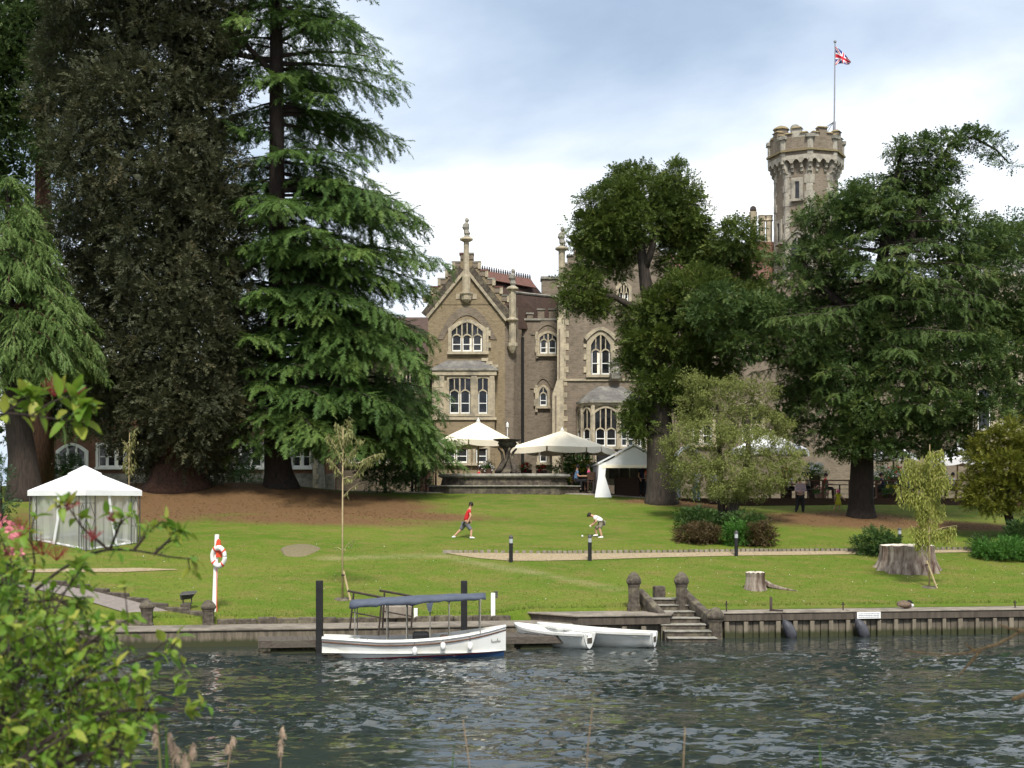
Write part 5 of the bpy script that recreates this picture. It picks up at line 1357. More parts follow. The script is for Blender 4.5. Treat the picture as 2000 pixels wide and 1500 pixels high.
# long layered boughs carrying the outer foliage of the yew
gc = np.random.default_rng(15); spec = []
yl = ([290, 340, 380, 440, 520, 580, 620, 700, 780, 850, 890], [30, 60, 110, 180, 190, 240, 340, 260, 170, 120, 90]); yr = ([290, 340, 380, 440, 520, 620, 720, 800, 880], [110, 100, 130, 170, 250, 280, 290, 270, 160])
for yy0 in (305, 345, 375, 405, 440, 475, 510, 545, 580, 610, 640, 670, 705, 740, 775, 810, 845, 875):
    for k in range(6):
        yy = yy0 + gc.normal() * 8; az = (math.pi + gc.normal(0, .45), gc.normal(0, .45), -math.pi / 2 + gc.normal(0, .7), -math.pi / 2 + gc.normal(0, .9), gc.uniform(0, 6.28), gc.uniform(math.pi, 2 * math.pi))[k]
        c_ = math.cos(az); ext = np.interp(yy, *(yr if c_ > 0 else yl)); oth = (np.interp(yy, *yr) + np.interp(yy, *yl)) * .40
        Lw = W(ext * abs(c_) + oth * (1 - abs(c_)), Yy) * gc.uniform(.75, 1.03); rise = gc.uniform(.02, .16); dr = gc.uniform(.14, .30)
        tx_ = PX(np.interp(yy, [300, 400, 560, 760, 900], [1765, 1740, 1715, 1690, 1685]), Yy)
        spec.append((tx_, y, PZ(yy, Yy) - (rise - dr) * Lw * .9, az, max(.5, Lw), rise, dr, .26))
cw, limbs = bough_crown('bough_foliage', spec, 'leaf_yew', t, 35, size=.40, droop=.2)
obj('boughs', limbs, 'bark', t)
# far tree beyond the house on the right
Yf = 118.0; x = PX(1960, Yf)
t = thing('far_tree', 'bluish green broadleaf tree beyond the far right end of the house', 'tree', (x, Yf, gz(x, Yf)))
trunk(t, [(x, Yf, gz(x, Yf) - .3), (x, Yf, 14), (x, Yf, 24)], [.6, .4, .1], 'bark_grey')
crown('crown', pxclumps([(1960, 455, 45, 40), (1910, 480, 45, 40), (2010, 480, 60, 60), (1950, 520, 60, 50), (2080, 480, 70, 80), (2000, 600, 90, 60)], Yf, 1, 2, 8), 'leaf_blue', t, 25, size=.7, sub_r=.8, per_sub=7, tmpl=TUF)
# olive-coloured small tree
x, y, z = base_of(1428, 1022); Yo_ = y
t = thing('holm_tree', 'small olive green tree with two stems growing out of the round shrub bed', 'tree', (x, y, z))
trunk(t, [(PX(1408, y), y, z - .3), (PX(1409, y), y, z + .8), (PX(1406, y), y, PZ(900, y)), (PX(1400, y), y, PZ(790, y))], [.2, .17, .12, .04], 'bark')
trunk(t, [(PX(1424, y), y - .1, z - .3), (PX(1428, y), y - .1, z + .6), (PX(1446, y), y, PZ(960, y)), (PX(1462, y), y, PZ(890, y)), (PX(1460, y), y, PZ(790, y))], [.3, .26, .2, .13, .04], 'bark_grey')
ol = [(1345, 745, 30, 20), (1375, 755, 30, 22), (1430, 760, 48, 24), (1485, 770, 38, 28), (1400, 800, 60, 32), (1345, 800, 36, 30), (1470, 820, 58, 36), (1525, 830, 26, 34), (1380, 850, 62, 34, -.5), (1330, 860, 38, 30), (1450, 870, 70, 38, -.8), (1520, 885, 38, 30), (1310, 905, 28, 24), (1360, 910, 52, 32, -.6), (1430, 925, 70, 36, -.9), (1500, 930, 48, 30), (1550, 915, 26, 22), (1340, 945, 40, 26), (1410, 960, 60, 20, -.6), (1480, 960, 46, 18), (1560, 895, 16, 14), (1295, 870, 14, 14)]
crown('crown', pxclumps(ol, Yo_, .9, .8, 9), 'leaf_olive', t, 26, core_k=.1, cull=.5, size=.26, sub_r=.32, per_sub=12, dens=1.0, tmpl=TUF, inner=.3, spread=.8)
# golden round tree at the right edge
x, y, z = base_of(1976, 1052); Yg_ = y
t = thing('golden_tree', 'round golden green tree at the right edge of the lawn', 'tree', (x, y, z))
trunk(t, [(x, y, z - .3), (x - .02, y, z + .6), (PX(1964, y), y, PZ(990, y)), (PX(1975, y), y, PZ(900, y))], [.26, .2, .16, .06], 'bark')
gd = [(1950, 870, 48, 34), (1995, 850, 50, 34), (1915, 910, 38, 32), (1970, 910, 60, 36, -.6), (2020, 890, 50, 50), (1895, 955, 30, 26), (1940, 960, 50, 32, -.5), (1990, 960, 50, 40, -.4), (1925, 985, 36, 20), (2050, 950, 60, 60)]
crown('crown', pxclumps(gd, Yg_, .95, .6, 10), 'leaf_gold', t, 27, core_k=.5, core_s=.4, cull=.5, size=.25, sub_r=.30, per_sub=24, dens=1.0, up=.5)

# shrubs
def shrub(name, label, px, py, rx, ry, mat, seed, base_py, size=.17, group=None, cat='shrub', tmpl=None, sub_r=.22, depth=1.0):
    x, y, z = gp(px, base_py)
    t = thing(name, label, cat, (x, y, z), group)
    rxm, rzm = W(rx, y), W(ry, y)
    cz = max(PZ(py, y), z + rzm * .55)
    cl = [(x, y, cz, rxm, rxm * depth, rzm), (x - rxm * .5, y - .1, cz - rzm * .25, rxm * .55, rxm * .5, rzm * .7), (x + rxm * .5, y + .1, cz - rzm * .25, rxm * .55, rxm * .5, rzm * .7)]
    crown('foliage', cl, mat, t, seed, size=size, sub_r=sub_r, per_sub=24, cull=.5, tmpl=tmpl, up=.5, inner=.5)
    mb = MB()
    for i in range(5):
        a = i * 1.26; mb.tube([(x + .05 * math.cos(a), y + .05 * math.sin(a), z - .1), (x + rxm * .5 * math.cos(a), y + rxm * .4 * math.sin(a), cz)], [.04, .015], 5)
    obj('stem', mb, 'bark', t)
    return t
gs = 'shrubs in the round bed under the olive green tree'
shrub('shrub', 'dark green shrub at the left of the round bed', 1362, 1015, 42, 22, 'leaf_shrub', 41, 1036, group=gs)
shrub('shrub', 'dark green shrub at the back of the round bed between the stems and lamp', 1452, 1022, 42, 18, 'leaf_shrub', 42, 1036, group=gs)
shrub('shrub', 'reddish brown shrub at the front left of the round bed', 1368, 1045, 46, 18, 'leaf_brown', 43, 1058, group=gs)
shrub('shrub', 'bright green rounded shrub at the front of the round bed', 1442, 1043, 29, 26, 'leaf_bright', 44, 1064, group=gs)
shrub('shrub', 'brownish green shrub at the right of the round bed', 1485, 1042, 27, 26, 'leaf_brown', 45, 1066, group=gs)
shrub('shrub', 'dark green shrub beside the big grey tree stump', 1710, 1062, 44, 27, 'leaf_shrub', 46, 1082)
shrub('shrub', 'low bright green shrub under the golden tree at the right edge', 1965, 1074, 64, 20, 'leaf_bright', 47, 1090)
shrub('shrub', 'small dark shrub left of the golden tree trunk', 1912, 1064, 18, 14, 'leaf_shrub', 48, 1078)
shrub('shrub', 'tall dark shrub around the golden tree trunk', 1992, 1050, 30, 32, 'leaf_shrub', 49, 1075)
def far_shrub(name, label, px, py, rx, ry, Y, mat, seed, cat='shrub', size=.3, group=None):
    x, z = PX(px, Y), gz(PX(px, Y), Y)
    t = thing(name, label, cat, (x, Y, z), group)
    h = PZ(py - ry, Y) - z
    crown('foliage', [(x, Y, z + h * .5, W(rx, Y), min(2.2, W(rx, Y)), h * .5)], mat, t, seed, size=size, sub_r=.35, per_sub=13, up=.3, inner=.5)
    obj('stem', MB().tube([(x, Y, z - .1), (x, Y, z + h * .6)], [.1, .03], 5), 'bark', t)
    return t
far_shrub('shrub', 'dark clipped shrub under the right side of the cedar', 752, 915, 52, 38, 74.0, 'leaf_shrub', 51)
far_shrub('shrub', 'dark shrub below the cedar boughs left of the fountain', 805, 925, 34, 24, 77.0, 'leaf_shrub', 52)
far_shrub('ivy_column', 'dark column of ivy on the left corner of the gabled house', 818, 770, 26, 95, 85.2, 'leaf_shrub', 53, 'ivy')
far_shrub('hedge', 'low dark hedge below the low wing left of the cedar trunk', 470, 920, 40, 16, 84.0, 'leaf_shrub', 54, 'hedge')
far_shrub('shrub', 'dark shrub against the huge evergreen trunk', 420, 915, 26, 30, 73.5, 'leaf_shrub', 55)
far_shrub('shrub', 'dark shrub left of the huge evergreen trunk', 298, 922, 24, 32, 73.0, 'leaf_shrub', 56)
far_shrub('shrub', 'dark bush below the windows of the low wing behind the gazebo', 130, 912, 40, 22, 84.5, 'leaf_shrub', 57)
far_shrub('shrub', 'greyish green bush at the left edge beside the gazebo', 2, 920, 18, 40, 60.0, 'leaf_blue', 58)
far_shrub('shrub', 'green bush on the terrace under the right parasol', 1120, 912, 48, 22, 81.0, 'leaf_bright', 59)

# saplings with stakes
def sapling(label, px, pyb, pyt, branches, mat, seed, stake, weep=False, Y=None, size=.16):
    x, y, z = gp(px, pyb) if Y is None else (PX(px, Y), Y, gz(PX(px, Y), Y))
    t = thing('sapling', label, 'tree', (x, y, z))
    zt_ = PZ(pyt, y)
    trunk(t, [(x, y, z - .1), (x, y, z + (zt_ - z) * .5), (x + .02, y, zt_)], [.035, .028, .01], 'stake_wood', 7)
    mb = MB(); p_, d_, r_ = [], [], []; g = np.random.default_rng(seed)
    for (bx, by, ex, ey, n, w) in branches:          # branch from (bx,by) to (ex,ey) in pixels, n leaves, spread w
        dy = g.uniform(-.35, .35) * (1.6 if weep else 1)
        A = np.array([PX(bx, y), y, PZ(by, y)]); E = np.array([PX(ex, y), y + dy, PZ(ey, y)]); M_ = (A + E) / 2 + np.array([0, 0, .05])
        mb.tube([A, M_, E], [.013, .01, .005], 4)
        if weep:
            for q in range(n * 3):
                s = g.uniform(.15, 1); b = A + (E - A) * s + g.normal(size=3) * W(w, y) * .35
                ln = g.uniform(.25, .65); k = 8
                st = np.stack([b + np.array([g.uniform(-.08, .08) * u, g.uniform(-.08, .08) * u, -ln * u]) for u in np.linspace(0, 1, k)])
                p_.append(st); d_.append(np.stack([g.normal(size=k) * .5, g.normal(size=k) * .5, -np.ones(k)], -1)); r_.append(g.uniform(0, 1, k))
        else:
            s = g.uniform(.15, 1.08, n)
            p_.append(A + (E - A) * s[:, None] + g.normal(size=(n, 3)) * W(w, y) * .4); d = g.normal(size=(n, 3)) * .5; d[:, 2] -= 1.0; d_.append(d); r_.append(g.uniform(0, 1, n))
    obj('branches', mb, 'stake_wood', t)
    p_, d_, r_ = np.concatenate(p_), np.concatenate(d_), np.concatenate(r_)
    tm = [(np.array([(0, 0, 0), (.5, .13, .03), (1, 0, -.05), (.5, -.13, .03)]), np.array([(0, 1, 2), (0, 2, 3)]))]
    v, f, r = scatter(p_, frames(d_, g.normal(size=p_.shape)), size * g.uniform(.7, 1.3, len(p_)), r_, tm, g)
    fast_mesh('crown', v, f, mat, t, r)
    if stake:
        (sx, sy), (ex, ey) = stake
        obj('stake', MB().tube([(PX(sx, y), y - .15, PZ(sy, y) - .05), (PX(ex, y), y - .03, PZ(ey, y))], .035, 7), 'stake_wood', t)
        obj('tie', MB().tube([(PX(ex, y) - .06, y - .05, PZ(ey + 8, y)), (PX(ex, y) + .05, y - .07, PZ(ey + 8, y))], .03, 6), 'rust_metal', t)
    sc = MB().lathe([(.32, .0), (.25, .03), (.0, .045)], (x, y, z - .01), 12); sc.xf(lambda a, b, c_: (a, b, c_ + (b - y) * .139))
    obj('soil_ring', sc, 'weathered', t)
    return t
gb = np.random.default_rng(3)
br = [(669, 930, 645, 900, 60, 8), (669, 900, 640, 850, 110, 9), (668, 880, 655, 826, 90, 9), (668, 890, 680, 820, 120, 9), (670, 910, 705, 862, 120, 9), (671, 935, 690, 932, 20, 6), (690, 932, 722, 895, 100, 8), (700, 905, 745, 885, 120, 8), (668, 870, 690, 845, 90, 9), (668, 900, 700, 905, 60, 8), (669, 860, 665, 830, 60, 8), (670, 970, 700, 945, 8, 3), (669, 1075, 650, 1070, 3, 3), (669, 1078, 690, 1055, 8, 5)]
sapling('thin young tree tied to a leaning stake on the lawn behind the launch', 669, 1170, 835, br, 'leaf_sapling', 61, ((686, 1172), (671, 1115)), size=.17)
br = [(1815, 890, 1845, 878, 14, 8), (1814, 910, 1770, 895, 20, 12), (1815, 920, 1850, 905, 24, 10), (1814, 935, 1762, 915, 24, 12), (1815, 940, 1852, 930, 20, 10), (1815, 975, 1755, 950, 26, 10), (1815, 985, 1790, 965, 20, 12), (1815, 990, 1840, 965, 14, 8), (1815, 1005, 1785, 990, 16, 8), (1815, 1005, 1850, 985, 8, 5), (1815, 1040, 1778, 1028, 14, 9), (1815, 1040, 1868, 1026, 16, 7), (1815, 1030, 1830, 1015, 10, 8), (1815, 1050, 1790, 1040, 10, 8), (1812, 900, 1808, 880, 10, 6), (1815, 960, 1812, 930, 24, 14), (1815, 930, 1812, 900, 24, 16)]
sapling('yellow green weeping young tree with a stake in front of the big stump', 1815, 1147, 868, br, 'leaf_willow', 62, ((1830, 1152), (1809, 1095)), weep=True, size=.15)
br = [(252, 915, 250, 880, 40, 9), (252, 890, 266, 845, 70, 9), (252, 880, 240, 860, 30, 7), (252, 920, 238, 905, 30, 7), (252, 925, 262, 905, 30, 8)]
sapling('small greyish young tree in front of the low wing behind the gazebo', 252, 940, 845, br, 'leaf_sapling', 63, None, Y=66.0, size=.24)

# tree stumps
def stump(label, px, py, wpx, hpx, top_w, root_dir=None, flute=.13, seed=1, side='stump_side'):
    x, y, z = gp(px, py); r = W(wpx / 2, y); h = W(hpx, y); g = np.random.default_rng(seed)
    t = thing('tree_stump', label, 'stump', (x, y, z), 'cut tree stumps')
    n = 44; lob = flute * (1.3 * np.abs(np.sin(np.arange(n) * math.pi * 11 / n + .4)) + g.uniform(-.35, .35, n))
    rings = []
    for q, s in ((-.15, 1.08), (0.0, 1.04), (.15, .95), (.4, .86), (.75, .80), (1.0, top_w)):
        ring = []
        for k in range(n):
            a = 2 * math.pi * k / n; rr = r * s * (1 - lob[k] * (1.1 - .35 * q)); zz = z + h * q + (.03 * h * math.sin(k * 1.7) if q > .9 else 0) + (r * s * math.sin(a) * .139 if q < .1 else 0)
            ring.append((x + rr * math.cos(a), y + rr * math.sin(a) * .95, zz))
        rings.append(ring)
    obj('bark_side', MB().loft(rings), side, t)
    top_ = [[(x + (p[0] - x) * s, y + (p[1] - y) * s, p[2] + .015 + dz) for p in rings[-1]] for s, dz in ((.97, 0), (.6, .03), (.02, .02))]
    obj('cut_face', MB().loft(top_, cap=False), 'stump_top', t)
    if root_dir:
        pts = [gp(a, b) for a, b in root_dir]
        obj('root', MB().tube([(p[0], p[1], p[2] + o) for p, o in zip(pts, (.16, .06, .02, .0))], [.15, .09, .05, .02], 7, wob=.2), 'stump_side', t)
    return t
stump('huge fluted grey tree stump behind the yellow weeping sapling', 1772, 1112, 138, 46, .80, seed=2)
stump('small sawn tree stump with a root trailing to the right', 1475, 1151, 47, 32, .84, [(1488, 1146), (1508, 1149), (1532, 1152), (1558, 1155)], .07, 4)

# ------------------------------------------------------------------ jetty and moorings
aj0, aj1 = bank_a(508) , 2.0
jt = thing('jetty', 'low grey timber jetty between the launch and the quay', 'jetty', B(-3, -1.6, 0))
k = 0; a = aj0
dk_ = MB()
while a < aj1:
    bbox(dk_, a, a + .145, -2.35, -1.05, .345 + random.uniform(-.004, .004), .38 + random.uniform(-.004, .004)); a += .155
tag(obj('deck_planks', dk_, 'grey_wood', jt), kind='stuff')
obj('fascia', bbox(MB(), aj0, aj1, -2.41, -2.36, .16, .385), 'grey_wood', jt, bevel=.01)
obj('fascia', bbox(MB(), aj0 - .05, aj0 - .005, -2.38, -1.05, .16, .38), 'grey_wood', jt)
for a in (aj0 + .35, -4.6, -2.2, .4, 1.2):
    for t_ in (-2.25, -1.15): obj('post', bbox(MB(), a, a + .14, t_, t_ + .14, -.8, .34), 'quay_timber', jt)
obj('float_block', bbox(MB(), -.15, .85, -2.3, -1.2, -.2, .10), 'quay_timber', jt, bevel=.02)
obj('float_block', bbox(MB(), aj0 + .3, aj0 + 1.6, -2.3, -1.2, -.2, .08), 'quay_timber', jt, bevel=.02)
def moor(px, ytop, Y, label, w=.19):
    x = PX(px, Y)
    tag(obj('mooring_post', MB().box(x - w / 2, x + w / 2, Y - w / 2, Y + w / 2, -1.0, PZ(ytop, Y)), 'black_paint', bevel=.012), label, 'post', 'tall black mooring posts')
moor(624, 1134, 41.45, 'tall square black mooring post left of the launch, at its stern')
moor(906.5, 1134, 43.2, 'tall square black mooring post behind the blue canopy of the launch')

# handrails of the gangway
def rail(label, pts, Y):
    t = thing('gangway_rail', label, 'handrail', P(pts[0][0], pts[0][1], Y)[:2] + (.38,))
    (t0, t1), (p0, p1), (q0, q1), (m0, m1) = pts[0:2], pts[2:4], pts[4:6], pts[6:8]
    obj('top_bar', MB().tube([P(*t0, Y), P(*t1, Y + .15)], .035, 6), 'rust_metal', t)
    obj('post', MB().tube([P(*p0, Y), P(*p1, Y)], .028, 6), 'rust_metal', t)
    obj('post', MB().tube([P(*q0, Y + .12), P(*q1, Y + .12)], .028, 6), 'rust_metal', t)
    obj('mid_bar', MB().tube([P(*m0, Y), P(*m1, Y + .12)], .022, 6), 'rust_metal', t)
rail('dark metal gangway handrail seen under the rear end of the launch canopy', [(679, 1154), (752, 1168), (691, 1157), (683, 1232), (746, 1166), (739, 1243), (689, 1196), (742, 1206)], 42.7)
rail('dark metal gangway handrail farther from the water, behind the launch canopy', [(741, 1153), (812, 1166), (751, 1156), (747, 1231), (807, 1164), (803, 1231), (750, 1194), (805, 1204)], 43.4)
x, y, z = gp(776, 1210)
tag(obj('concrete_block', MB().cbox((x, y, z + .12), (.95, .5, .4), TH), 'concrete', bevel=.03), 'pale concrete block on the lawn edge behind the launch', 'block')
x, y, z = gp(812, 1212)
tag(obj('marker_post', MB().box(x - .06, x + .06, y - .06, y + .06, z - .1, PZ(1188, y)), 'white_paint', bevel=.01), 'short white post beside the concrete block behind the launch', 'post')
x, y, z = gp(963, 1201)
t = thing('service_post', 'white service post with small lamp behind the bow of the launch', 'post', (x, y, z))
obj('post', MB().box(x - .07, x + .07, y - .07, y + .07, z - .1, PZ(1158, y)), 'white_paint', t, bevel=.01)
obj('lamp', MB().box(x + .02, x + .16, y - .05, y + .05, PZ(1157, y) - .0, PZ(1155.5, y) + .01).box(x + .075, x + .15, y - .04, y + .04, PZ(1168, y), PZ(1157.4, y)), 'dark_metal', t)

# ------------------------------------------------------------------ boats
def hull(L, beam, sheer, keel, stern_w, stations=15, rake_bow=.0, counter=.0, fl=.55, n=9, zp=2.0):
    """Half-section lofted hull along +x (bow). Returns rings of outer shell (port gunwale to starboard gunwale)."""
    rings = []
    for i in range(stations):
        s = i / (stations - 1)
        w = beam / 2 * (stern_w + (1 - stern_w) * math.sin(min(1, s / .5) * math.pi / 2)) if s < .5 else beam / 2 * math.cos(max(0, (s - .5) / .5) ** 1.9 * math.pi / 2)
        w = max(w, .015)
        zs, zk = sheer(s), keel(s)
        ring = []
        for j in range(n):
            q = (j / (n - 1)) * 2 - 1                # -1..1
            a = abs(q)
            zz = zk + (zs - zk) * a ** zp
            ww = w * (a ** fl if a > 0 else 0)
            x = -L / 2 + L * s
            if counter and s < .25: x += counter * (1 - s / .25) * (1 - a ** 1.5)
            if rake_bow and s > .75: x -= rake_bow * ((s - .75) / .25) * (1 - a)
            ring.append((x, math.copysign(ww, q) if q else 0.0, zz))
        rings.append(ring)
    return rings
def place(mb, x, y, z, rz):
    ca, sa = math.cos(rz), math.sin(rz)
    return mb.xf(lambda a, b, c_: (x + a * ca - b * sa, y + a * sa + b * ca, z + c_))
# the launch
Yb_ = 40.55; bl = 5.16; bxm = PX(810, Yb_)
t = thing('launch', 'white open launch with blue canopy and red waterline moored at the jetty', 'boat', (bxm, Yb_, 0))
sh = lambda s: .48 + .08 * (1 - min(1, s / .3)) + .36 * max(0, (s - .35) / .65) ** 2.0
kl = lambda s: -.26 + .34 * max(0, 1 - s / .2) ** 1.6 + .10 * max(0, (s - .85) / .15) ** 2
rg = hull(bl, 1.62, sh, kl, .55, 21, .10, .5, .5, 13)
rz = R(3)
# split the hull by height: bottom paint, boot stripe and topsides are separate strakes of one lofted surface
mb = MB().loft(rg, closed=False, cap=False)
mb.add(rg[0], [tuple(range(len(rg[0])))])
me_hull = obj('hull', place(mb, bxm, Yb_, 0, rz), 'boat_white', t, smooth=True)
def hull_paint():
    m, nt, out = nodes('hull_paint')
    tcn = nt.nodes.new('ShaderNodeTexCoord'); s = N(nt, 'ShaderNodeSeparateXYZ'); nt.links.new(tcn.outputs['Object'], s.inputs[0])
    # painted waterline rises a little towards the bow
    mx = N(nt, 'ShaderNodeMath', operation='MULTIPLY_ADD'); nt.links.new(s.outputs[0], mx.inputs[0]); mx.inputs[1].default_value = -.042; nt.links.new(s.outputs[2], mx.inputs[2])
    n1 = tnoise(nt, tcn.outputs['Object'], 2.0, 4)
    white = mixc(nt, ramp(nt, n1, [(.4, 0.0), (.7, 1.0)]), (.80, .80, .77), (.72, .71, .66))
    r1 = ramp(nt, mx.outputs[0], [(.0, 0.0), (.101, 0.0), (.103, 1.0)], 'CONSTANT'); r1n = nt.nodes[-1]
    col = mixc(nt, ramp(nt, mx.outputs[0], [(0, 0.0), (.035, 1.0)], 'CONSTANT'), (.018, .05, .125), (.22, .016, .015))
    col = mixc(nt, ramp(nt, mx.outputs[0], [(0, 0.0), (.072, 1.0)], 'CONSTANT'), col, white)
    finish(nt, out, col, .3, None, spec=.5)
hull_paint(); me_hull.data.materials[0] = MATS['hull_paint']
def gunwale(off, zoff, r, mat, name):
    for sg in (0, -1):
        pts = [(g[sg][0], g[sg][1] + (off if sg else -off), g[sg][2] + zoff) for g in rg]
        obj(name, place(MB().tube(pts, r, 6), bxm, Yb_, 0, rz), mat, t, smooth=True)
gunwale(.0, .0, .03, 'boat_white', 'gunwale'); gunwale(-.008, -.10, .020, 'trim_wood', 'rubbing_strake')
dk = MB()
for i in range(len(rg) - 1):                      # inner floor and side decks
    a, b = rg[i], rg[i + 1]
    dk.add([(a[0][0], a[0][1] * .96, .16), (a[-1][0], a[-1][1] * .96, .16), (b[-1][0], b[-1][1] * .96, .16), (b[0][0], b[0][1] * .96, .16)], [(0, 1, 2, 3)])
    for sg in (0, -1):
        w = .86
        dk.add([(a[sg][0], a[sg][1], a[sg][2] - .01), (b[sg][0], b[sg][1], b[sg][2] - .01), (b[sg][0], b[sg][1] * .80, b[sg][2] - .005), (a[sg][0], a[sg][1] * .80, a[sg][2] - .005)], [(0, 1, 2, 3)])
        dk.add([(a[sg][0], a[sg][1] * .80, a[sg][2] + .05), (b[sg][0], b[sg][1] * .80, b[sg][2] + .05), (b[sg][0], b[sg][1] * .80, .16), (a[sg][0], a[sg][1] * .80, .16)], [(0, 1, 2, 3)])
for rng in (range(16, 20), range(0, 4)):
    for i in rng:
        a, b = rg[i], rg[i + 1]; dk.add([(a[0][0], a[0][1], a[0][2]), (a[-1][0], a[-1][1], a[-1][2]), (b[-1][0], b[-1][1], b[-1][2]), (b[0][0], b[0][1], b[0][2])], [(0, 1, 2, 3)])
obj('deck', place(dk, bxm, Yb_, 0, rz), 'boat_white', t)
def lx(px): return PX(px, Yb_) - bxm
for px, w, h in ((822, .46, .36), (868, .27, .20)):
    obj('seat', place(MB().box(lx(px) - w / 2, lx(px) + w / 2, -.42, .42, .16, .46 + h * .6), bxm, Yb_, 0, rz), 'black_cloth' if px == 822 else 'trim_wood', t, bevel=.05)
obj('bench', place(MB().box(lx(700), lx(790), .25, .55, .16, .42).box(lx(700), lx(790), -.55, -.25, .16, .42), bxm, Yb_, 0, rz), 'trim_wood', t, bevel=.02)
# canopy
cz = lambda s: PZ(1172 - 13 * s - 2 * math.sin(math.pi * s), Yb_)
cx0, cx1 = lx(686), lx(947); cr_ = MB(); rings = []
for i in range(27):
    s = i / 26; x_ = cx0 + (cx1 - cx0) * s; w = .66 * (1 - .25 * max(0, s - .8) / .2); z_ = cz(s); ring = []
    sag = .015 * math.sin(s * math.pi * 4) ** 2
    vd = .13 + .012 * math.sin(s * 43) + .01 * math.sin(s * 71) - .04 * s + .05 * math.exp(-((s - .45) / .08) ** 2)
    for q in np.linspace(-1, 1, 9): ring.append((x_, q * w, z_ - .06 * q * q - sag * (1 - q * q)))
    ring = [(x_, -w * 1.02 - .02 * math.sin(s * 40), z_ - .06 - vd)] + ring + [(x_, w * 1.02, z_ - .06 - vd)]
    rings.append(ring)
cr_.loft(rings, closed=False, cap=False)
for e_ in (0, -1):
    top = rings[e_]; cr_.add(top + [(top[0][0] + (-.01 if e_ == 0 else .01), q * .6, top[0][2] + .02) for q in (1, 0, -1)], [tuple(range(len(top) + 3))])
co = obj('canopy', place(cr_, bxm, Yb_, 0, rz), 'blue_canvas', t, smooth=True)
so = co.modifiers.new('cloth', 'SOLIDIFY'); so.thickness = .012
for px in (696, 757, 795, 840, 877, 937):
    s = (lx(px) - cx0) / (cx1 - cx0)
    for sg in (-1, 1):
        obj('canopy_pole', place(MB().tube([(lx(px), sg * .60, sh((lx(px) + bl / 2) / bl) - .02), (lx(px), sg * .60, cz(s) - .12)], .016, 6), bxm, Yb_, 0, rz), 'stone_grey', t)
obj('torn_flap', place(MB().prism_xz([(lx(833), cz(.56) - .18), (lx(846), cz(.6) - .16), (lx(842), cz(.6) - .44), (lx(836), cz(.6) - .40)], -.69, -.67), bxm, Yb_, 0, rz), 'blue_canvas', t)
def fender(mb, x, y, z, h, r): return mb.lathe([(.012, h), (r * .3, h * .96), (r * .9, h * .84), (r, h * .5), (r * .9, h * .15), (r * .4, 0.02), (.01, 0)], (x, y, z), 10)
for px, yt, yb2 in ((811, 1263, 1281), (865, 1254, 1271), (917, 1254, 1272)):
    s = (lx(px) + bl / 2) / bl; i = int(s * 20); w_ = abs(rg[i][0][1])
    h = W(yb2 - yt, Yb_); z_ = PZ(yb2, Yb_ - w_)
    f_ = obj('fender', place(fender(MB(), lx(px), -w_ - .045, z_, h, .072), bxm, Yb_, 0, rz), 'white_paint', t, smooth=True)
    obj('rope', place(MB().tube([(lx(px), -w_ - .045, z_ + h), (lx(px), -w_ - .01, rg[i][0][2] + .02)], .008, 4), bxm, Yb_, 0, rz), 'dark_metal', f_)
for px in (700, 720, 746, 763, 781, 811, 833):
    s = (lx(px) + bl / 2) / bl; i = int(s * 20); w_ = abs(rg[i][0][1])
    obj('hook', place(MB().tube([(lx(px), -w_ * .98, rg[i][0][2] + .045), (lx(px) - .01, -w_ - .02, rg[i][0][2] - .02)], .008, 4), bxm, Yb_, 0, rz), 'dark_metal', t)
# name in thin script at the bow: unreadable in the photograph, kept as flowing strokes
def script(x0, z0, n, h, adv):
    mb = MB()
    for i in range(n):
        u = x0 + i * adv; hh = h * (1.0 if i in (0, n - 3) else .45)
        pts = [(u, z0), (u + adv * .35, z0 + hh), (u + adv * .55, z0 + hh * .5), (u + adv * .7, z0), (u + adv, z0 + h * .1)]
        mb.tube([(p[0], 0, p[1]) for p in pts], .004, 4)
    return mb
sc_ = script(lx(959), .40, 8, .11, .034)
def on_hull(x, y, z):
    s = (x + bl / 2) / bl; f_ = min(max(s * 20, 0), 19.999); i = int(f_); q = f_ - i
    best = 0
    for rr, wt in ((rg[i], 1 - q), (rg[i + 1], q)):
        zs_ = [p[2] for p in rr[:7]][::-1]; ws_ = [abs(p[1]) for p in rr[:7]][::-1]; best += wt * float(np.interp(z, zs_, ws_))
    return (x, -best - .008 + y, z + .1 * (x - lx(960)) * .5)
obj('name_script', place(sc_.xf(on_hull), bxm, Yb_, 0, rz), 'dark_metal', t)

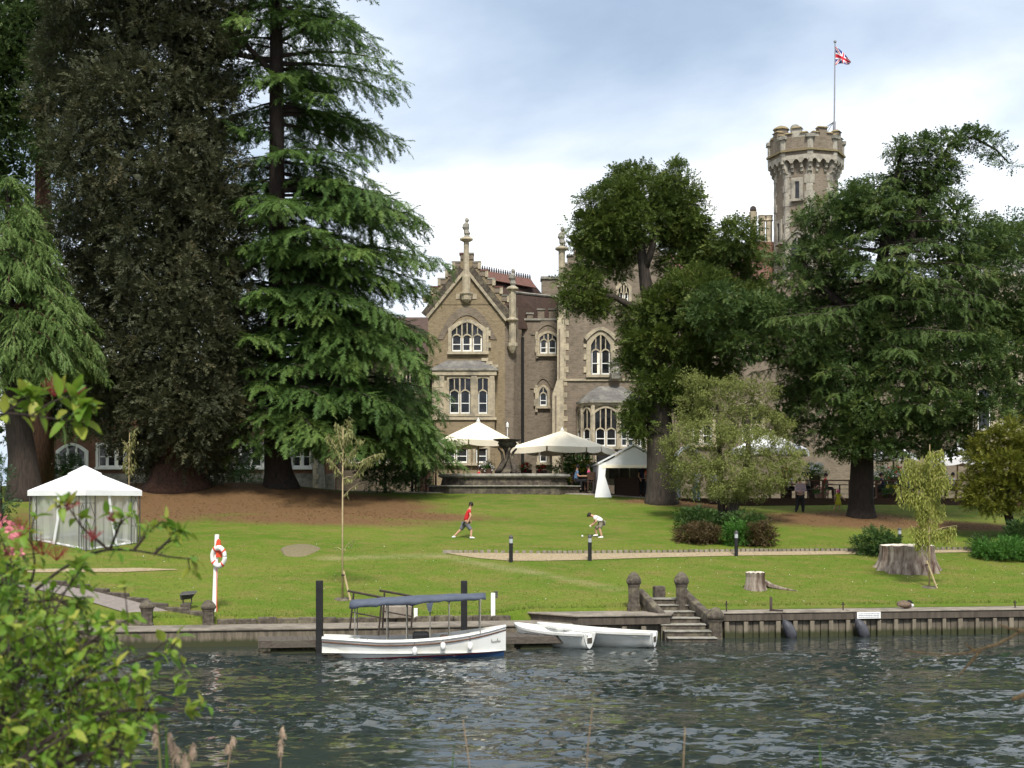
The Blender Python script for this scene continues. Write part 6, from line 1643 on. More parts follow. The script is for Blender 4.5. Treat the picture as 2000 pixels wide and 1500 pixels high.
def dinghy(label, stern, bow, beam=.98):
    L = math.dist(stern, bow); ang = math.atan2(bow[1] - stern[1], bow[0] - stern[0]); cx_, cy2 = (stern[0] + bow[0]) / 2, (stern[1] + bow[1]) / 2
    t = thing('rowing_boat', label, 'boat', (cx_, cy2, 0), 'white rowing boats')
    sh2 = lambda s: .44 + .20 * s ** 2.2 + .03 * (1 - s); kl2 = lambda s: -.10 + .12 * (1 - min(1, s / .35)) ** 1.5 + .25 * max(0, (s - .8) / .2) ** 2
    r_ = hull(L, beam, sh2, kl2, .62, 15, .18, 0, .72, 11, 1.35)
    mb = MB().loft(r_, closed=False, cap=False)
    h_ = obj('hull', place(mb, cx_, cy2, 0, ang), 'boat_white', t, smooth=True); s_ = h_.modifiers.new('skin', 'SOLIDIFY'); s_.thickness = .025
    s0 = r_[0]; notch = .13
    tr = [(p[1], p[2]) for p in s0]
    z_ = s0[0][2]; poly = tr[:]  # gunwale to gunwale through the keel, then the notch for an outboard
    poly += [(notch, z_), (notch, z_ - .16), (-notch, z_ - .16), (-notch, z_)]
    mbt = MB(); n_ = len(poly)
    mbt.add([(s0[0][0] - .03, a, b) for a, b in poly] + [(s0[0][0] + .01, a, b) for a, b in poly], [tuple(range(n_)), tuple(range(2 * n_ - 1, n_ - 1, -1))] + [(i, (i + 1) % n_, (i + 1) % n_ + n_, i + n_) for i in range(n_)])
    obj('transom', place(mbt, cx_, cy2, 0, ang), 'boat_white', t)
    obj('outboard_pad', place(MB().box(s0[0][0] - .036, s0[0][0] - .03, -.12, .12, z_ - .29, z_ - .12), cx_, cy2, 0, ang), 'grey_wood', t)
    for sg in (0, -1):
        obj('gunwale', place(MB().loft([[(p[sg][0], p[sg][1] - .035, p[sg][2] - .07), (p[sg][0], p[sg][1] + .035, p[sg][2] - .07), (p[sg][0], p[sg][1] + .045, p[sg][2] + .02), (p[sg][0], p[sg][1] - .045, p[sg][2] + .02)] for p in r_]), cx_, cy2, 0, ang), 'boat_white', t, bevel=.01)
    for s in (.18, .5, .78):
        i = int(s * 14); w = abs(r_[i][0][1]) * .95
        obj('thwart', place(MB().box(r_[i][0][0] - .1, r_[i][0][0] + .1, -w, w, r_[i][0][2] - .13, r_[i][0][2] - .10), cx_, cy2, 0, ang), 'boat_white', t)
    for s in (.3, .55, .75):
        i = int(s * 14)
        for sg in (0, -1):
            p = r_[i][sg]; obj('rope_loop', place(MB().tube([(p[0] - .05, p[1] * 1.03, p[2] - .02), (p[0], p[1] * 1.05, p[2] - .09), (p[0] + .05, p[1] * 1.03, p[2] - .02)], .008, 4), cx_, cy2, 0, ang), 'dark_metal', t)
dinghy('white rowing boat nearer the jetty, its stern at the jetty end', (PX(1150, 42.45), 42.45), (PX(1006, 44.25), 44.25))
dinghy('white rowing boat farther right, next to the water steps', (PX(1277, 42.9), 42.9), (PX(1050, 44.4), 44.4))

# ------------------------------------------------------------------ things on the right quay
def on_quay(px, t_=.3, z=.835):
    a = bank_a(px); p = B(a, t_, z); k = (px - 1000) / F
    a += (k * p[1] - p[0]) / math.cos(TH); return B(a, t_, z)
for px, h, lab in ((1419, .34, 'thin iron mooring pin near the steps'), (1647, .26, 'thin iron mooring pin left of the white notice'), (1983, .24, 'thin iron mooring pin at the right edge of the quay')):
    x, y, z = on_quay(px); t = thing('mooring_pin', lab, 'mooring pin', (x, y, z))
    obj('rod', MB().tube([(x, y, z - .05), (x, y, z + h)], .022, 6), 'rust_metal', t); obj('cross_bar', MB().tube([(x - .07, y, z + h * .7), (x + .07, y, z + h * .7)], .014, 5), 'rust_metal', t)
x, y, z = on_quay(1506)
tag(obj('bent_pipe', MB().tube([(x, y, z - .03), (x, y, z + .05), (x, y, z + .45)], .045, 8).tube([(x, y, z + .05), (x + .12, y - .05, z + .02), (x + .35, y - .2, z + .02)], .03, 6), 'rust_metal', smooth=True), 'dark bent pipe standing on the quay above the left fender', 'pipe')
for px, lab in ((1533, 'long grey rubber fender hanging below the bent pipe'), (1674, 'long grey rubber fender hanging beside the white notice')):
    a = bank_a(px); t = thing('boat_fender', lab, 'fender', B(a, -.3, 0), 'rubber fenders on the quay wall')
    b0, b1 = B(a - .14, -.22, .56), B(a + .16, -.32, -.12)
    pts = [np.array(b0) + (np.array(b1) - np.array(b0)) * s + np.array([.05 * math.sin(s * 3.14), 0, .02]) for s in np.linspace(0, 1, 9)]
    obj('body', MB().tube(pts, [.03, .11, .155, .175, .18, .18, .175, .15, .06], 12), 'rubber', t, smooth=True)
    obj('rope', MB().tube([pts[0], B(a - .16, -.12, .80), B(a - .3, .2, .84)], .015, 5), 'rust_metal', t)
a0, a1 = bank_a(1670), bank_a(1716)
t = thing('notice_board', 'white rectangular notice with small lettering fixed to the quay wall', 'sign', B((a0 + a1) / 2, -.15, .58))
obj('board', bbox(MB(), a0, a1, -.165, -.14, .575, .79), 'white_paint', t, bevel=.004)
tx = MB(); rr = random.Random(4)
for ln, z_ in enumerate((.735, .68, .625)):
    a = a0 + .05
    while a < a1 - .08:
        w = rr.uniform(.02, .05); bbox(tx, a, min(a + w, a1 - .05), -.170, -.1655, z_ - .011, z_ + .011); a += w + .014
obj('lettering', tx, pmat('ink', (.12, .14, .22), None, 5, .6, 0), t)
# sleeping goose
x, y, z = on_quay(1770, .45)
t = thing('goose', 'brown goose asleep on the quay edge with its head tucked in', 'goose', (x, y, z))
n = 14; rings = []
for i in range(13):
    s = i / 12; xx = x - .30 + .56 * s
    h = .155 * math.sin(math.pi * (s * .86 + .10)) ** .7; w = .15 * math.sin(math.pi * (s * .88 + .08)) ** .8
    cz_ = z + .10 + .02 * math.sin(math.pi * s) + .05 * (1 - s) ** 3
    rings.append([(xx, y + w * math.cos(a), max(z + .004, cz_ + h * math.sin(a) * (1 if math.sin(a) > 0 else .75))) for a in np.linspace(0, 2 * math.pi, n, endpoint=False)])
mb = MB().loft(rings)
gm = []
for f in mb.f:
    cxx = sum(mb.v[i][0] for i in f) / len(f) - x; czz = sum(mb.v[i][2] for i in f) / len(f) - z
    gm.append(1 if cxx > .17 or (cxx < -.19 and czz < .11) else 0)
mb.m = gm
obj('body', mb, ['goose_brown', 'white_cloth'], t, smooth=True)
obj('neck', MB().tube([(x + .19, y - .03, z + .17), (x + .15, y - .03, z + .235), (x + .09, y - .03, z + .255), (x + .02, y - .03, z + .235)], [.04, .04, .045, .03], 8), 'black_cloth', t, smooth=True)
obj('wing', MB().loft([[(x - .32 + .46 * s, y - .10 - .05 * math.sin(math.pi * s) + .02 * math.cos(a), z + .13 + .07 * math.sin(a) * math.sin(math.pi * (.1 + .85 * s))) for a in np.linspace(0, 2 * math.pi, 8, endpoint=False)] for s in np.linspace(0, 1, 7)]), 'goose_brown', t, smooth=True)

# ------------------------------------------------------------------ lifebuoy, floodlight, bollard lights
x, y, z = gp(418, 1194)
t = thing('lifebuoy_post', 'white post carrying a lifebuoy on the left lawn', 'post', (x, y, z))
xt_ = PX(424, y); zt_ = PZ(1044, y)
obj('post', MB().loft([[(xx - .065, y - .05, zz), (xx + .065, y - .05, zz), (xx + .065, y + .05, zz), (xx - .065, y + .05, zz)] for xx, zz in ((x, z - .1), (xt_, zt_))]), 'white_paint', t, bevel=.01)
obj('hood', MB().prism_xz([(PX(422, y), PZ(1070, y)), (PX(433, y), PZ(1068, y)), (PX(432, y), PZ(1056, y)), (PX(428, y), PZ(1052, y)), (PX(425, y), PZ(1056, y))], y - .17, y - .06), 'lifebuoy_red', t, bevel=.01)
obj('cord', MB().tube([(x + .1, y - .06, PZ(1110, y)), (x + .1, y - .06, PZ(1185, y)), (x + .12, y - .1, PZ(1196, y)), (x - .02, y - .12, PZ(1198, y))], .012, 5), 'lifebuoy_red', t)
cxr, czr = PX(428.5, y), PZ(1087, y)
bu = thing('lifebuoy', 'white ring lifebuoy with red bands hung on the post', 'lifebuoy', (cxr, y - .14, czr))
def ring(a0, a1, r_, n_):
    rings = []
    for a in np.linspace(a0, a1, n_): rings.append([(cxr + (.275 + r_ * math.cos(b)) * math.cos(a) * .80, y - .14 + r_ * math.sin(b) - .1 * math.cos(a), czr + (.285 + r_ * math.cos(b)) * math.sin(a) * 1.02) for b in np.linspace(0, 2 * math.pi, 10, endpoint=False)])
    return MB().loft(rings)
obj('ring', ring(0, 2 * math.pi, .085, 37), 'white_paint', bu, smooth=True)
for k in range(4):
    a = R(38) + k * math.pi / 2; obj('band', ring(a - .10, a + .10, .092, 5), 'lifebuoy_red', bu, smooth=True)
obj('hub', MB().box(cxr - .09, cxr + .1, y - .1, y - .05, czr - .02, czr + .2), 'lifebuoy_red', bu)
x, y, z = gp(366, 1190)
t = thing('floodlight', 'dark floodlight on a small block on the lawn near the lifebuoy', 'floodlight', (x, y, z))
obj('block', MB().cbox((x - .05, y, z + .06), (.32, .28, .26), .1), 'weathered', t, bevel=.02)
obj('bracket', MB().box(x - .15, x - .12, y - .03, y + .03, z + .18, z + .40).box(x + .12, x + .15, y - .03, y + .03, z + .18, z + .40).box(x - .119, x + .119, y - .03, y + .03, z + .19, z + .215), 'dark_metal', t)
hd = MB().loft([[(x - .2, y - .10, z + .30), (x + .12, y - .10, z + .34), (x + .12, y + .12, z + .34), (x - .2, y + .12, z + .30)], [(x - .22, y - .16, z + .48), (x + .30, y - .16, z + .52), (x + .30, y + .16, z + .60), (x - .22, y + .16, z + .56)]])
obj('lamp_head', hd, 'dark_metal', t, bevel=.02)
obj('lens', MB().add([(x - .16, y - .155, z + .455), (x + .24, y - .165, z + .50), (x + .12, y - .12, z + .37), (x - .14, y - .12, z + .34)], [(0, 3, 2, 1)]), 'glass', t)
for px, yb2, yt, lab in ((998, 1098, 1045, 'leftmost black bollard light beside the gravel path'), (1152, 1095, 1044, 'black bollard light by the path, in front of the stooping boy'), (1438, 1086, 1036, 'black bollard light in front of the round shrub bed'), (1757, 1074, 1030, 'bollard light mostly hidden behind the big stump')):
    x, y, z = gp(px, yb2); h = PZ(yt, y) - z; r = .075
    t = thing('bollard_light', lab, 'bollard', (x, y, z), 'bollard lights along the gravel path')
    obj('post', MB().lathe([(r, -.1), (r, h * .68), (r * 1.12, h * .685), (r * 1.12, h * .7)], (x, y, z), 14), 'black_paint', t, smooth=False)
    obj('lens', MB().lathe([(r * .92, h * .702), (r * .92, h * .88)], (x, y, z), 14), pmat('lens', (.42, .44, .46), None, 8, .3), t)
    obj('cap', MB().lathe([(r * 1.15, h * .882), (r * 1.15, h * .92), (r * .8, h * .97), (.01, h)], (x, y, z), 14), 'dark_metal', t)

# ------------------------------------------------------------------ gazebo
fx, fy, fz = gp(168, 1077)
rt = (PX(273, fy + 2.05), fy + 2.05); lf = (PX(58, fy + 2.0), fy + 2.0)
bkc = (rt[0] + lf[0] - fx, rt[1] + lf[1] - fy)
cor = [(fx, fy), rt, bkc, lf]
gcx, gcy = sum(c[0] for c in cor) / 4, sum(c[1] for c in cor) / 4
t = thing('gazebo', 'white canvas garden gazebo with grey net curtains on the left lawn', 'gazebo', (gcx, gcy, gz(gcx, gcy)))
ze = PZ(957, fy); zv = ze - .21
roofp = [(gcx + (c[0] - gcx) * 1.04, gcy + (c[1] - gcy) * 1.04) for c in cor]
mid_ = [(gcx + (c[0] - gcx) * .26, gcy + (c[1] - gcy) * .26) for c in cor]
zm = PZ(925, gcy); za = PZ(909, gcy)
ro = obj('roof', MB().prism_xy(roofp, ze, zm, poly2=mid_), 'white_canvas', t)
obj('valance', MB().prism_xy([(gcx + (c[0] - gcx) * 1.042, gcy + (c[1] - gcy) * 1.042) for c in cor], zv, ze - .002), 'white_canvas', t)
m2 = [(gcx + (c[0] - gcx) * .31, gcy + (c[1] - gcy) * .31) for c in cor]
obj('top_tier', MB().prism_xy(m2, zm - .10, zm + .01).prism_xy(m2, zm + .012, za, poly2=[(gcx + (c[0] - gcx) * .01, gcy + (c[1] - gcy) * .01) for c in cor]), 'white_canvas', t)
for i, c in enumerate(cor):
    zb_ = gz(*c)
    for j in (1, -1):
        n_ = cor[(i + j) % 4]; l = math.dist(c, n_); d = ((n_[0] - c[0]) / l, (n_[1] - c[1]) / l); e = (c[0] + d[0] * .42, c[1] + d[1] * .42)
        fr_b = MB().tube([(e[0], e[1], zb_ - .05), (e[0], e[1], zv)], .02, 6)
        if j == 1: fr_b.tube([(c[0], c[1], zb_ - .05), (c[0], c[1], zv)], .028, 6)
        for zz in (zb_ + .7, zb_ + 1.85): fr_b.tube([(c[0], c[1], zz), (e[0], e[1], zz)], .012, 5)
        for sg in (0, 1):
            fr_b.tube([(c[0] + d[0] * (.42 * (.5 + (.5 - abs(u)) * (1 if sg else -1))), c[1] + d[1] * (.42 * (.5 + (.5 - abs(u)) * (1 if sg else -1))), zb_ + 1.28 + u * 1.1) for u in np.linspace(-.5, .5, 9)], .010, 5)
        for q in (.14, .28): fr_b.tube([(c[0] + d[0] * q, c[1] + d[1] * q, zb_ + .05), (c[0] + d[0] * q, c[1] + d[1] * q, zb_ + .7)], .010, 5)
        obj('corner_frame', fr_b, 'dark_metal', t)
gn = np.random.default_rng(2)
for i in range(4):
    a, b = cor[i], cor[(i + 1) % 4]; n_ = 40; vs = []
    inx, iny = gcx - (a[0] + b[0]) / 2, gcy - (a[1] + b[1]) / 2; il = math.hypot(inx, iny); inx /= il; iny /= il
    for k in range(n_ + 1):
        s = k / n_; off = .08 + .045 * math.sin(s * 37 + i) + .03 * math.sin(s * 71)
        x_, y_ = a[0] + (b[0] - a[0]) * s + inx * off, a[1] + (b[1] - a[1]) * s + iny * off
        zb_ = gz(x_, y_)
        for q in range(5):
            u = q / 4; fl_ = off * .6 * (1 - u); vs.append((x_ + inx * fl_, y_ + iny * fl_, zb_ + .03 + (zv + .05 - zb_) * u))
    obj('net_curtain', MB().add(vs, [(k * 5 + q, (k + 1) * 5 + q, (k + 1) * 5 + q + 1, k * 5 + q + 1) for k in range(n_) for q in range(4)]), 'netting', t, smooth=True)
    zb_ = gz((a[0] + b[0]) / 2, (a[1] + b[1]) / 2)
    if i in (0, 3):
        s0, s1 = (.42, .48) if i == 0 else (.52, .43)
        hem = MB().loft([[(a[0] + (b[0] - a[0]) * s + inx * (.02 - w), a[1] + (b[1] - a[1]) * s + iny * (.02 - w), z_) for s, w in ((sx - .02, 0), (sx + .02, 0), (sx + .02, .03), (sx - .02, .03))] for sx, z_ in ((s0, zv), ((s0 + s1) / 2 + .03, zb_ + 1.0), (s1 + (.08 if i == 0 else -.0), zb_ + .05))])
        obj('curtain_hem', hem, 'white_canvas', t)
    obj('ground_hem', MB().tube([(a[0] + (b[0] - a[0]) * s + inx * .15, a[1] + (b[1] - a[1]) * s + iny * .15, gz(a[0] + (b[0] - a[0]) * s + inx * .15, a[1] + (b[1] - a[1]) * s + iny * .15) + .04) for s in (.1, .3, .5, .7, .9)], .045, 6), 'white_canvas', t)

# ------------------------------------------------------------------ terrace: paving, parasols, fountain, marquee
xs_ = [PX(p, 74.2) for p in (690, 780, 880, 1000, 1100, 1200, 1262)]
pv = MB(); vs = []
for x_ in xs_:
    yf = 74.0 - .25 * max(0, x_ - 3.5)
    zz = gz(x_, yf)
    for yy in (yf, 76, 80, 86): vs.append((x_, yy, max(gz(x_, yy), zz) + .05))
m_ = len(xs_)
pv.add(vs, [(i * 4 + k, (i + 1) * 4 + k, (i + 1) * 4 + k + 1, i * 4 + k + 1) for i in range(m_ - 1) for k in range(3)])
for i in range(m_ - 1):
    a, b = vs[i * 4], vs[(i + 1) * 4]; pv.add([a, b, (b[0], b[1], b[2] - .3), (a[0], a[1], a[2] - .3)], [(0, 3, 2, 1)])
tag(obj('terrace_paving', pv, 'concrete', origin=(0, 0, 0)), 'pale paved terrace in front of the mansion', 'paving', kind='structure')
ZTER = 5.0
def parasol(label, px, apex_y, hw, eave_y, Y, mat='cream_canvas', rot=R(20), flap=True, pole=True):
    x = PX(px, Y); za = PZ(apex_y, Y); ze = PZ(eave_y, Y); r = W(hw, Y)
    zb = gz(x, Y) + .04
    t = thing('parasol', label, 'parasol', (x, Y, zb), 'large terrace parasols')
    n = 8; cor_ = []
    for k in range(4): cor_.append((r * 1.02 * math.cos(rot + k * math.pi / 2) * 1.08, r * 1.08 * math.sin(rot + k * math.pi / 2)))
    edge_ = []
    for k in range(4):
        a, b = cor_[k], cor_[(k + 1) % 4]; edge_ += [(a, 0.0), (((a[0] + b[0]) / 2, (a[1] + b[1]) / 2), .10)]
    per = [(x + e[0], Y + e[1], ze + dz) for (e, dz) in edge_]
    ap_ = (x, Y, za)
    mb = MB()
    for k in range(8):
        a, b = np.array(per[k]), np.array(per[(k + 1) % 8]); c_ = np.array(ap_)
        m = 6; vs = []
        for i in range(m + 1):
            s = i / m
            for j in range(5):
                q = j / 4; p_ = c_ + (a + (b - a) * q - c_) * s; sag = .10 * math.sin(math.pi * s) * math.sin(math.pi * q); vs.append((p_[0], p_[1], p_[2] - sag))
        mb.add(vs, [(i * 5 + j, (i + 1) * 5 + j, (i + 1) * 5 + j + 1, i * 5 + j + 1) for i in range(m) for j in range(4)])
    obj('canopy', mb, mat, t, smooth=False)
    if flap:
        for k in range(8):
            a, b = np.array(per[k]), np.array(per[(k + 1) % 8])
            pts = [a + (b - a) * s for s in np.linspace(.02, .98, 9)]
            d = [W(11, Y) * (.75 + .35 * math.sin(math.pi * s) ** .5) for s in np.linspace(.02, .98, 9)]
            obj('valance_flap', MB().loft([[tuple(p), (p[0], p[1], p[2] - dd)] for p, dd in zip(pts, d)], closed=False, cap=False), mat, t)
    obj('finial', MB().lathe([(.12, -.02), (.08, .06), (.05, .12), (.01, .22)], ap_, 8), 'white_paint', t)
    obj('pole', MB().lathe([(.05, zb - za), (.05, -.05)], ap_, 10), 'stake_wood', t)
    ribs = MB()
    for p_ in per: ribs.tube([(x, Y, za - .14), (p_[0], p_[1], p_[2] - .04)], .018, 5)
    obj('ribs', ribs, 'stake_wood', t)
    obj('base', MB().lathe([(.38, 0), (.38, .08), (.08, .14)], (x, Y, zb), 12), 'stone_grey', t)
parasol('large cream parasol left of the fountain, half hidden by cedar boughs', 934, 823, 84, 864, 80.0, rot=R(30))
parasol('large cream parasol right of the fountain, in front of the oriel', 1098, 841, 104, 877, 79.0, rot=R(22))
parasol('white parasol showing above the small olive green tree', 1505, 846, 90, 880, 79.5, 'white_canvas', rot=R(30))
parasol('white parasol glimpsed behind the dark conifer trunk, far right', 1745, 868, 50, 890, 80, 'white_canvas', rot=R(15))
parasol('white parasol behind the weeping sapling at the right end of the deck', 1870, 870, 62, 900, 82, 'white_canvas', rot=R(40))
# fountain
Yf_ = 76.2; fxm = PX(985, Yf_); zf = 5.0
zf = gz(fxm, Yf_ - 1.5) + .02
t = thing('fountain', 'grey stone fountain with raised bowl on a broad stepped basin', 'fountain', (fxm, Yf_, zf))
def octr(rx, ry): return [(fxm + rx * a, Yf_ + ry * b) for a, b in ((-1, -.45), (-.72, -1), (.72, -1), (1, -.45), (1, .45), (.72, 1), (-.72, 1), (-1, .45))]
zz = lambda py: PZ(py, Yf_ - 2)
obj('step', MB().prism_xy(octr(3.95, 2.6), zf - .3, zz(951)), 'weathered', t, bevel=.03)
obj('step', MB().prism_xy(octr(4.05, 2.7), zz(951) + .002, zz(948)), 'stone_grey', t, bevel=.02)
obj('basin_wall', MB().prism_xy(octr(3.35, 2.1), zz(948) + .002, zz(933), poly2=octr(3.25, 2.05)), 'weathered', t)
obj('basin_rim', MB().prism_xy(octr(3.3, 2.1), zz(933) + .002, zz(930), poly2=octr(3.5, 2.25)).prism_xy(octr(3.5, 2.25), zz(930) + .002, zz(925), poly2=octr(3.42, 2.2)), 'stone_grey', t, bevel=.02)
obj('basin_water', MB().prism_xy(octr(3.2, 2.0), zz(928), zz(925) + .006), 'glass', t)
xb_ = PX(991, Yf_); q_ = lambda py: PZ(py, Yf_)
stm = MB().lathe([(.62, q_(927)), (.48, q_(921)), (.24, q_(913)), (.16, q_(900)), (.14, q_(890)), (.17, q_(880)), (.30, q_(874))], (xb_, Yf_, 0), 12)
obj('pedestal', stm, 'weathered', t, smooth=True)
for k in range(4):
    a = k * math.pi / 2 + .5
    obj('dolphin_figure', MB().tube([(xb_ + .62 * math.cos(a), Yf_ + .62 * math.sin(a), q_(925)), (xb_ + .55 * math.cos(a + .3), Yf_ + .55 * math.sin(a + .3), q_(915)), (xb_ + .25 * math.cos(a + .7), Yf_ + .25 * math.sin(a + .7), q_(900)), (xb_ + .3 * math.cos(a + 1.2), Yf_ + .3 * math.sin(a + 1.2), q_(884)), (xb_ + .5 * math.cos(a + 1.3), Yf_ + .5 * math.sin(a + 1.3), q_(876))], [.17, .15, .09, .07, .05], 8), 'weathered', t, smooth=True)
obj('bowl', MB().lathe([(.2, q_(876)), (.42, q_(873)), (.52, q_(866)), (.46, q_(863)), (.72, q_(860)), (.78, q_(858)), (.7, q_(857.5))], (xb_, Yf_, 0), 20), 'weathered', t, smooth=True)
obj('jet_pipe', MB().lathe([(.02, q_(858)), (.02, q_(836)), (.07, q_(834)), (.07, q_(828)), (.01, q_(824))], (xb_, Yf_, 0), 8), 'white_paint', t)
# marquee
Ym = 72.8; xm0, xm1 = PX(1166, Ym), PX(1300, Ym); mz = gz((xm0 + xm1) / 2, Ym) ; mid = PX(1238, Ym)
t = thing('marquee', 'white gabled party tent with an open front beside the evergreen trunk', 'marquee', (mid, Ym, mz))
ez, rz_ = PZ(903, Ym), PZ(866, Ym); bz = PZ(967, Ym) - .15; dp = 6.0
x0m, x1m = PX(1172, Ym), PX(1304, Ym)
rf = MB().loft([[(x0m - .12, yy, ez - .02), (mid, yy, rz_), (x1m + .12, yy, ez - .02), (x1m + .12, yy, ez - .10), (mid, yy, rz_ - .10), (x0m - .12, yy, ez - .10)] for yy in (Ym - .12, Ym + dp)])
obj('roof', rf, 'white_canvas', t)
obj('gable_panel', MB().prism_xz([(x0m + .12, PZ(911, Ym)), (x1m - .12, PZ(911, Ym)), (x1m - .12, ez - .06), (mid, rz_ - .16), (x0m + .12, ez - .06)], Ym - .02, Ym), 'white_canvas', t)
obj('valance_flap', MB().box(x0m + .1, x1m - .1, Ym - .06, Ym - .03, PZ(914, Ym), PZ(908, Ym)), 'cream_canvas', t)
obj('curtain', MB().loft([[(x0m - .06, Ym - .05, ez), (x0m + .33, Ym - .05, ez), (x0m + .33, Ym + .1, ez), (x0m - .06, Ym + .1, ez)], [(x0m - .1, Ym - .08, PZ(930, Ym)), (x0m + .25, Ym - .05, PZ(930, Ym)), (x0m + .25, Ym + .1, PZ(930, Ym)), (x0m - .1, Ym + .1, PZ(930, Ym))], [(x0m - .28, Ym - .15, bz), (x0m + .6, Ym - .1, bz), (x0m + .6, Ym + .12, bz), (x0m - .28, Ym + .12, bz)]]), 'white_canvas', t)
obj('side_panel', MB().box(x0m - .03, x0m, Ym + .12, Ym + dp, bz, ez - .11), 'white_canvas', t)
obj('side_panel', MB().box(x1m, x1m + .03, Ym + .12, Ym + dp, PZ(935, Ym), ez - .11), 'white_canvas', t)
obj('back_panel', MB().box(x0m, x1m, Ym + dp - .04, Ym + dp, PZ(945, Ym), ez - .1), 'cream_canvas', t)
for px in (1199, 1219, 1240):
    x_ = PX(px, Ym + dp); w_ = .26
    obj('window_panel', MB().box(x_ - w_, x_ + w_, Ym + dp - .06, Ym + dp - .045, PZ(935, Ym + dp), PZ(914, Ym + dp)), 'stone_grey', t)
for x_ in (x0m, x1m): obj('pole', MB().tube([(x_ + .02, Ym + .05, bz), (x_ + .02, Ym + .05, ez - .1)], .03, 6), 'white_paint', t)
tag(obj('bar_counter', MB().box(PX(1202, Ym + 2), PX(1282, Ym + 2), Ym + 2, Ym + 2.8, mz - .2, mz + 1.05), 'dark_wood', bevel=.02), 'dark wooden counter inside the white marquee', 'counter')
# second white tent roof behind the olive tree
Y2 = 76.0; t = thing('marquee', 'white tent seen through the left side of the olive green tree', 'marquee', (PX(1345, Y2), Y2, gz(PX(1345, Y2), Y2)))
z1_, z2_ = PZ(868, Y2), PZ(905, Y2); zg = gz(PX(1345, Y2), Y2)
obj('roof', MB().loft([[(PX(1305, Y2), yy, z2_), (PX(1348, Y2), yy, z1_), (PX(1392, Y2), yy, z2_), (PX(1392, Y2), yy, z2_ - .1), (PX(1348, Y2), yy, z1_ - .1), (PX(1305, Y2), yy, z2_ - .1)] for yy in (Y2, Y2 + 4)]), 'white_canvas', t)
obj('curtain', MB().box(PX(1308, Y2), PX(1330, Y2), Y2 + .1, Y2 + .14, zg, z2_ - .1), 'white_canvas', t)
for px in (1310, 1388): obj('pole', MB().tube([(PX(px, Y2), Y2 + .1, zg), (PX(px, Y2), Y2 + .1, z2_)], .03, 6), 'white_paint', t)

# raised deck with railing
Yk_ = 74.6; zd = PZ(974, Yk_)
dx0, dx1 = PX(1318, Yk_), PX(2120, Yk_)
t = thing('deck', 'brown timber terrace deck with a railing along the top of the lawn', 'deck', ((dx0 + dx1) / 2, Yk_, zd - .4))
obj('fascia', MB().box(dx0, dx1, Yk_ - .06, Yk_, zd - .55, zd - .02), 'dark_wood', t)
obj('floor', MB().box(dx0, dx1, Yk_ - .1, Yk_ + 10, zd - .018, zd + .03), 'dark_wood', t)
px = 1400
while px < 2100:
    x_ = PX(px, Yk_); obj('rail_post', MB().box(x_ - .05, x_ + .05, Yk_ + .02, Yk_ + .12, zd, zd + .92), pmat('red_wood', (.16, .075, .05), (.10, .05, .035), 6, .6, .2), t); px += 52
obj('top_rail', MB().box(PX(1400, Yk_), dx1, Yk_ + .02, Yk_ + .12, zd + .921, zd + .98), 'red_wood', t)
px = 1400
while px < 2048:
    for zz_ in (.25, .5, .72): obj('rail_wire', MB().tube([(PX(px + 1, Yk_), Yk_ + .07, zd + zz_), (PX(px + 51, Yk_), Yk_ + .07, zd + zz_)], .012, 4), 'dark_metal', t)
    px += 52
# left terrace fence
tf = thing('terrace_fence', 'low dark wooden railing left of the fountain', 'fence', (PX(835, 77), 77, ZTER - .1))
for px in (812, 832, 851): obj('rail_post', MB().box(PX(px, 77) - .05, PX(px, 77) + .05, 77, 77.1, gz(PX(px, 77), 77), PZ(914, 77)), 'red_wood', tf)
obj('top_rail', MB().box(PX(808, 77), PX(855, 77), 77.0, 77.1, PZ(914, 77) + .003, PZ(912, 77)), 'red_wood', tf)

# flower planters
def planter(label, px, py, rx, ry, Y, zb, pet, seed, pot=True, potmat='terracotta', pw=22, ph=18):
    x = PX(px, Y); t = thing('flower_planter', label, 'planter', (x, Y, zb), 'flower planters on the terrace')
    zc = PZ(py, Y); rxm, rzm = W(rx, Y), W(ry, Y)
    crown('foliage', [(x, Y, zc, rxm, min(rxm, .7), rzm)], 'leaf_bright', t, seed, size=.17, sub_r=.2, per_sub=12, tmpl=TUF, up=.5)
    g = np.random.default_rng(seed + 100); n = int(30 * max(.5, rxm * 1.4))
    d = unit(g.normal(size=(n, 3)) + np.array([0, -.8, .6])); p = np.array([x, Y, zc]) + d * np.array([rxm, min(rxm, .7), rzm]) * 1.08
    v, f, r = scatter(p, frames(d, g.normal(size=d.shape)), .17 * g.uniform(.6, 1.3, n), g.uniform(0, 1, n), [t_tuft(8, .5, .5, s, .8) for s in range(3)], g)
    tag(fast_mesh('flowers', v, f, pet, t, r), kind='stuff')
    if pot:
        w_, h_ = W(pw, Y) / 2, zc - rzm * .4 - zb
        h_ = max(h_, .25)
        obj('pot', MB().prism_xy([(x - w_ * .85, Y - w_ * .7), (x + w_ * .85, Y - w_ * .7), (x + w_ * .85, Y + w_ * .7), (x - w_ * .85, Y + w_ * .7)], zb, zb + h_, poly2=[(x - w_, Y - w_ * .8), (x + w_, Y - w_ * .8), (x + w_, Y + w_ * .8), (x - w_, Y + w_ * .8)]), potmat, t, bevel=.02)
zdk = zd + .032
planter('pale planter with a few pink flowers behind the adult in the lilac shirt', 1603, 960, 14, 9, 75.3, zdk, 'petal_pink', 71)
planter('tall mound of white flowers on the deck right of the olive green tree', 1590, 922, 26, 16, 78, zdk, 'petal_white', 72, potmat='dark_wood')
planter('white flowers beside the trunk of the dark conifer, on its right', 1722, 932, 20, 20, 77.6, zdk, 'petal_white', 73, potmat='dark_wood')
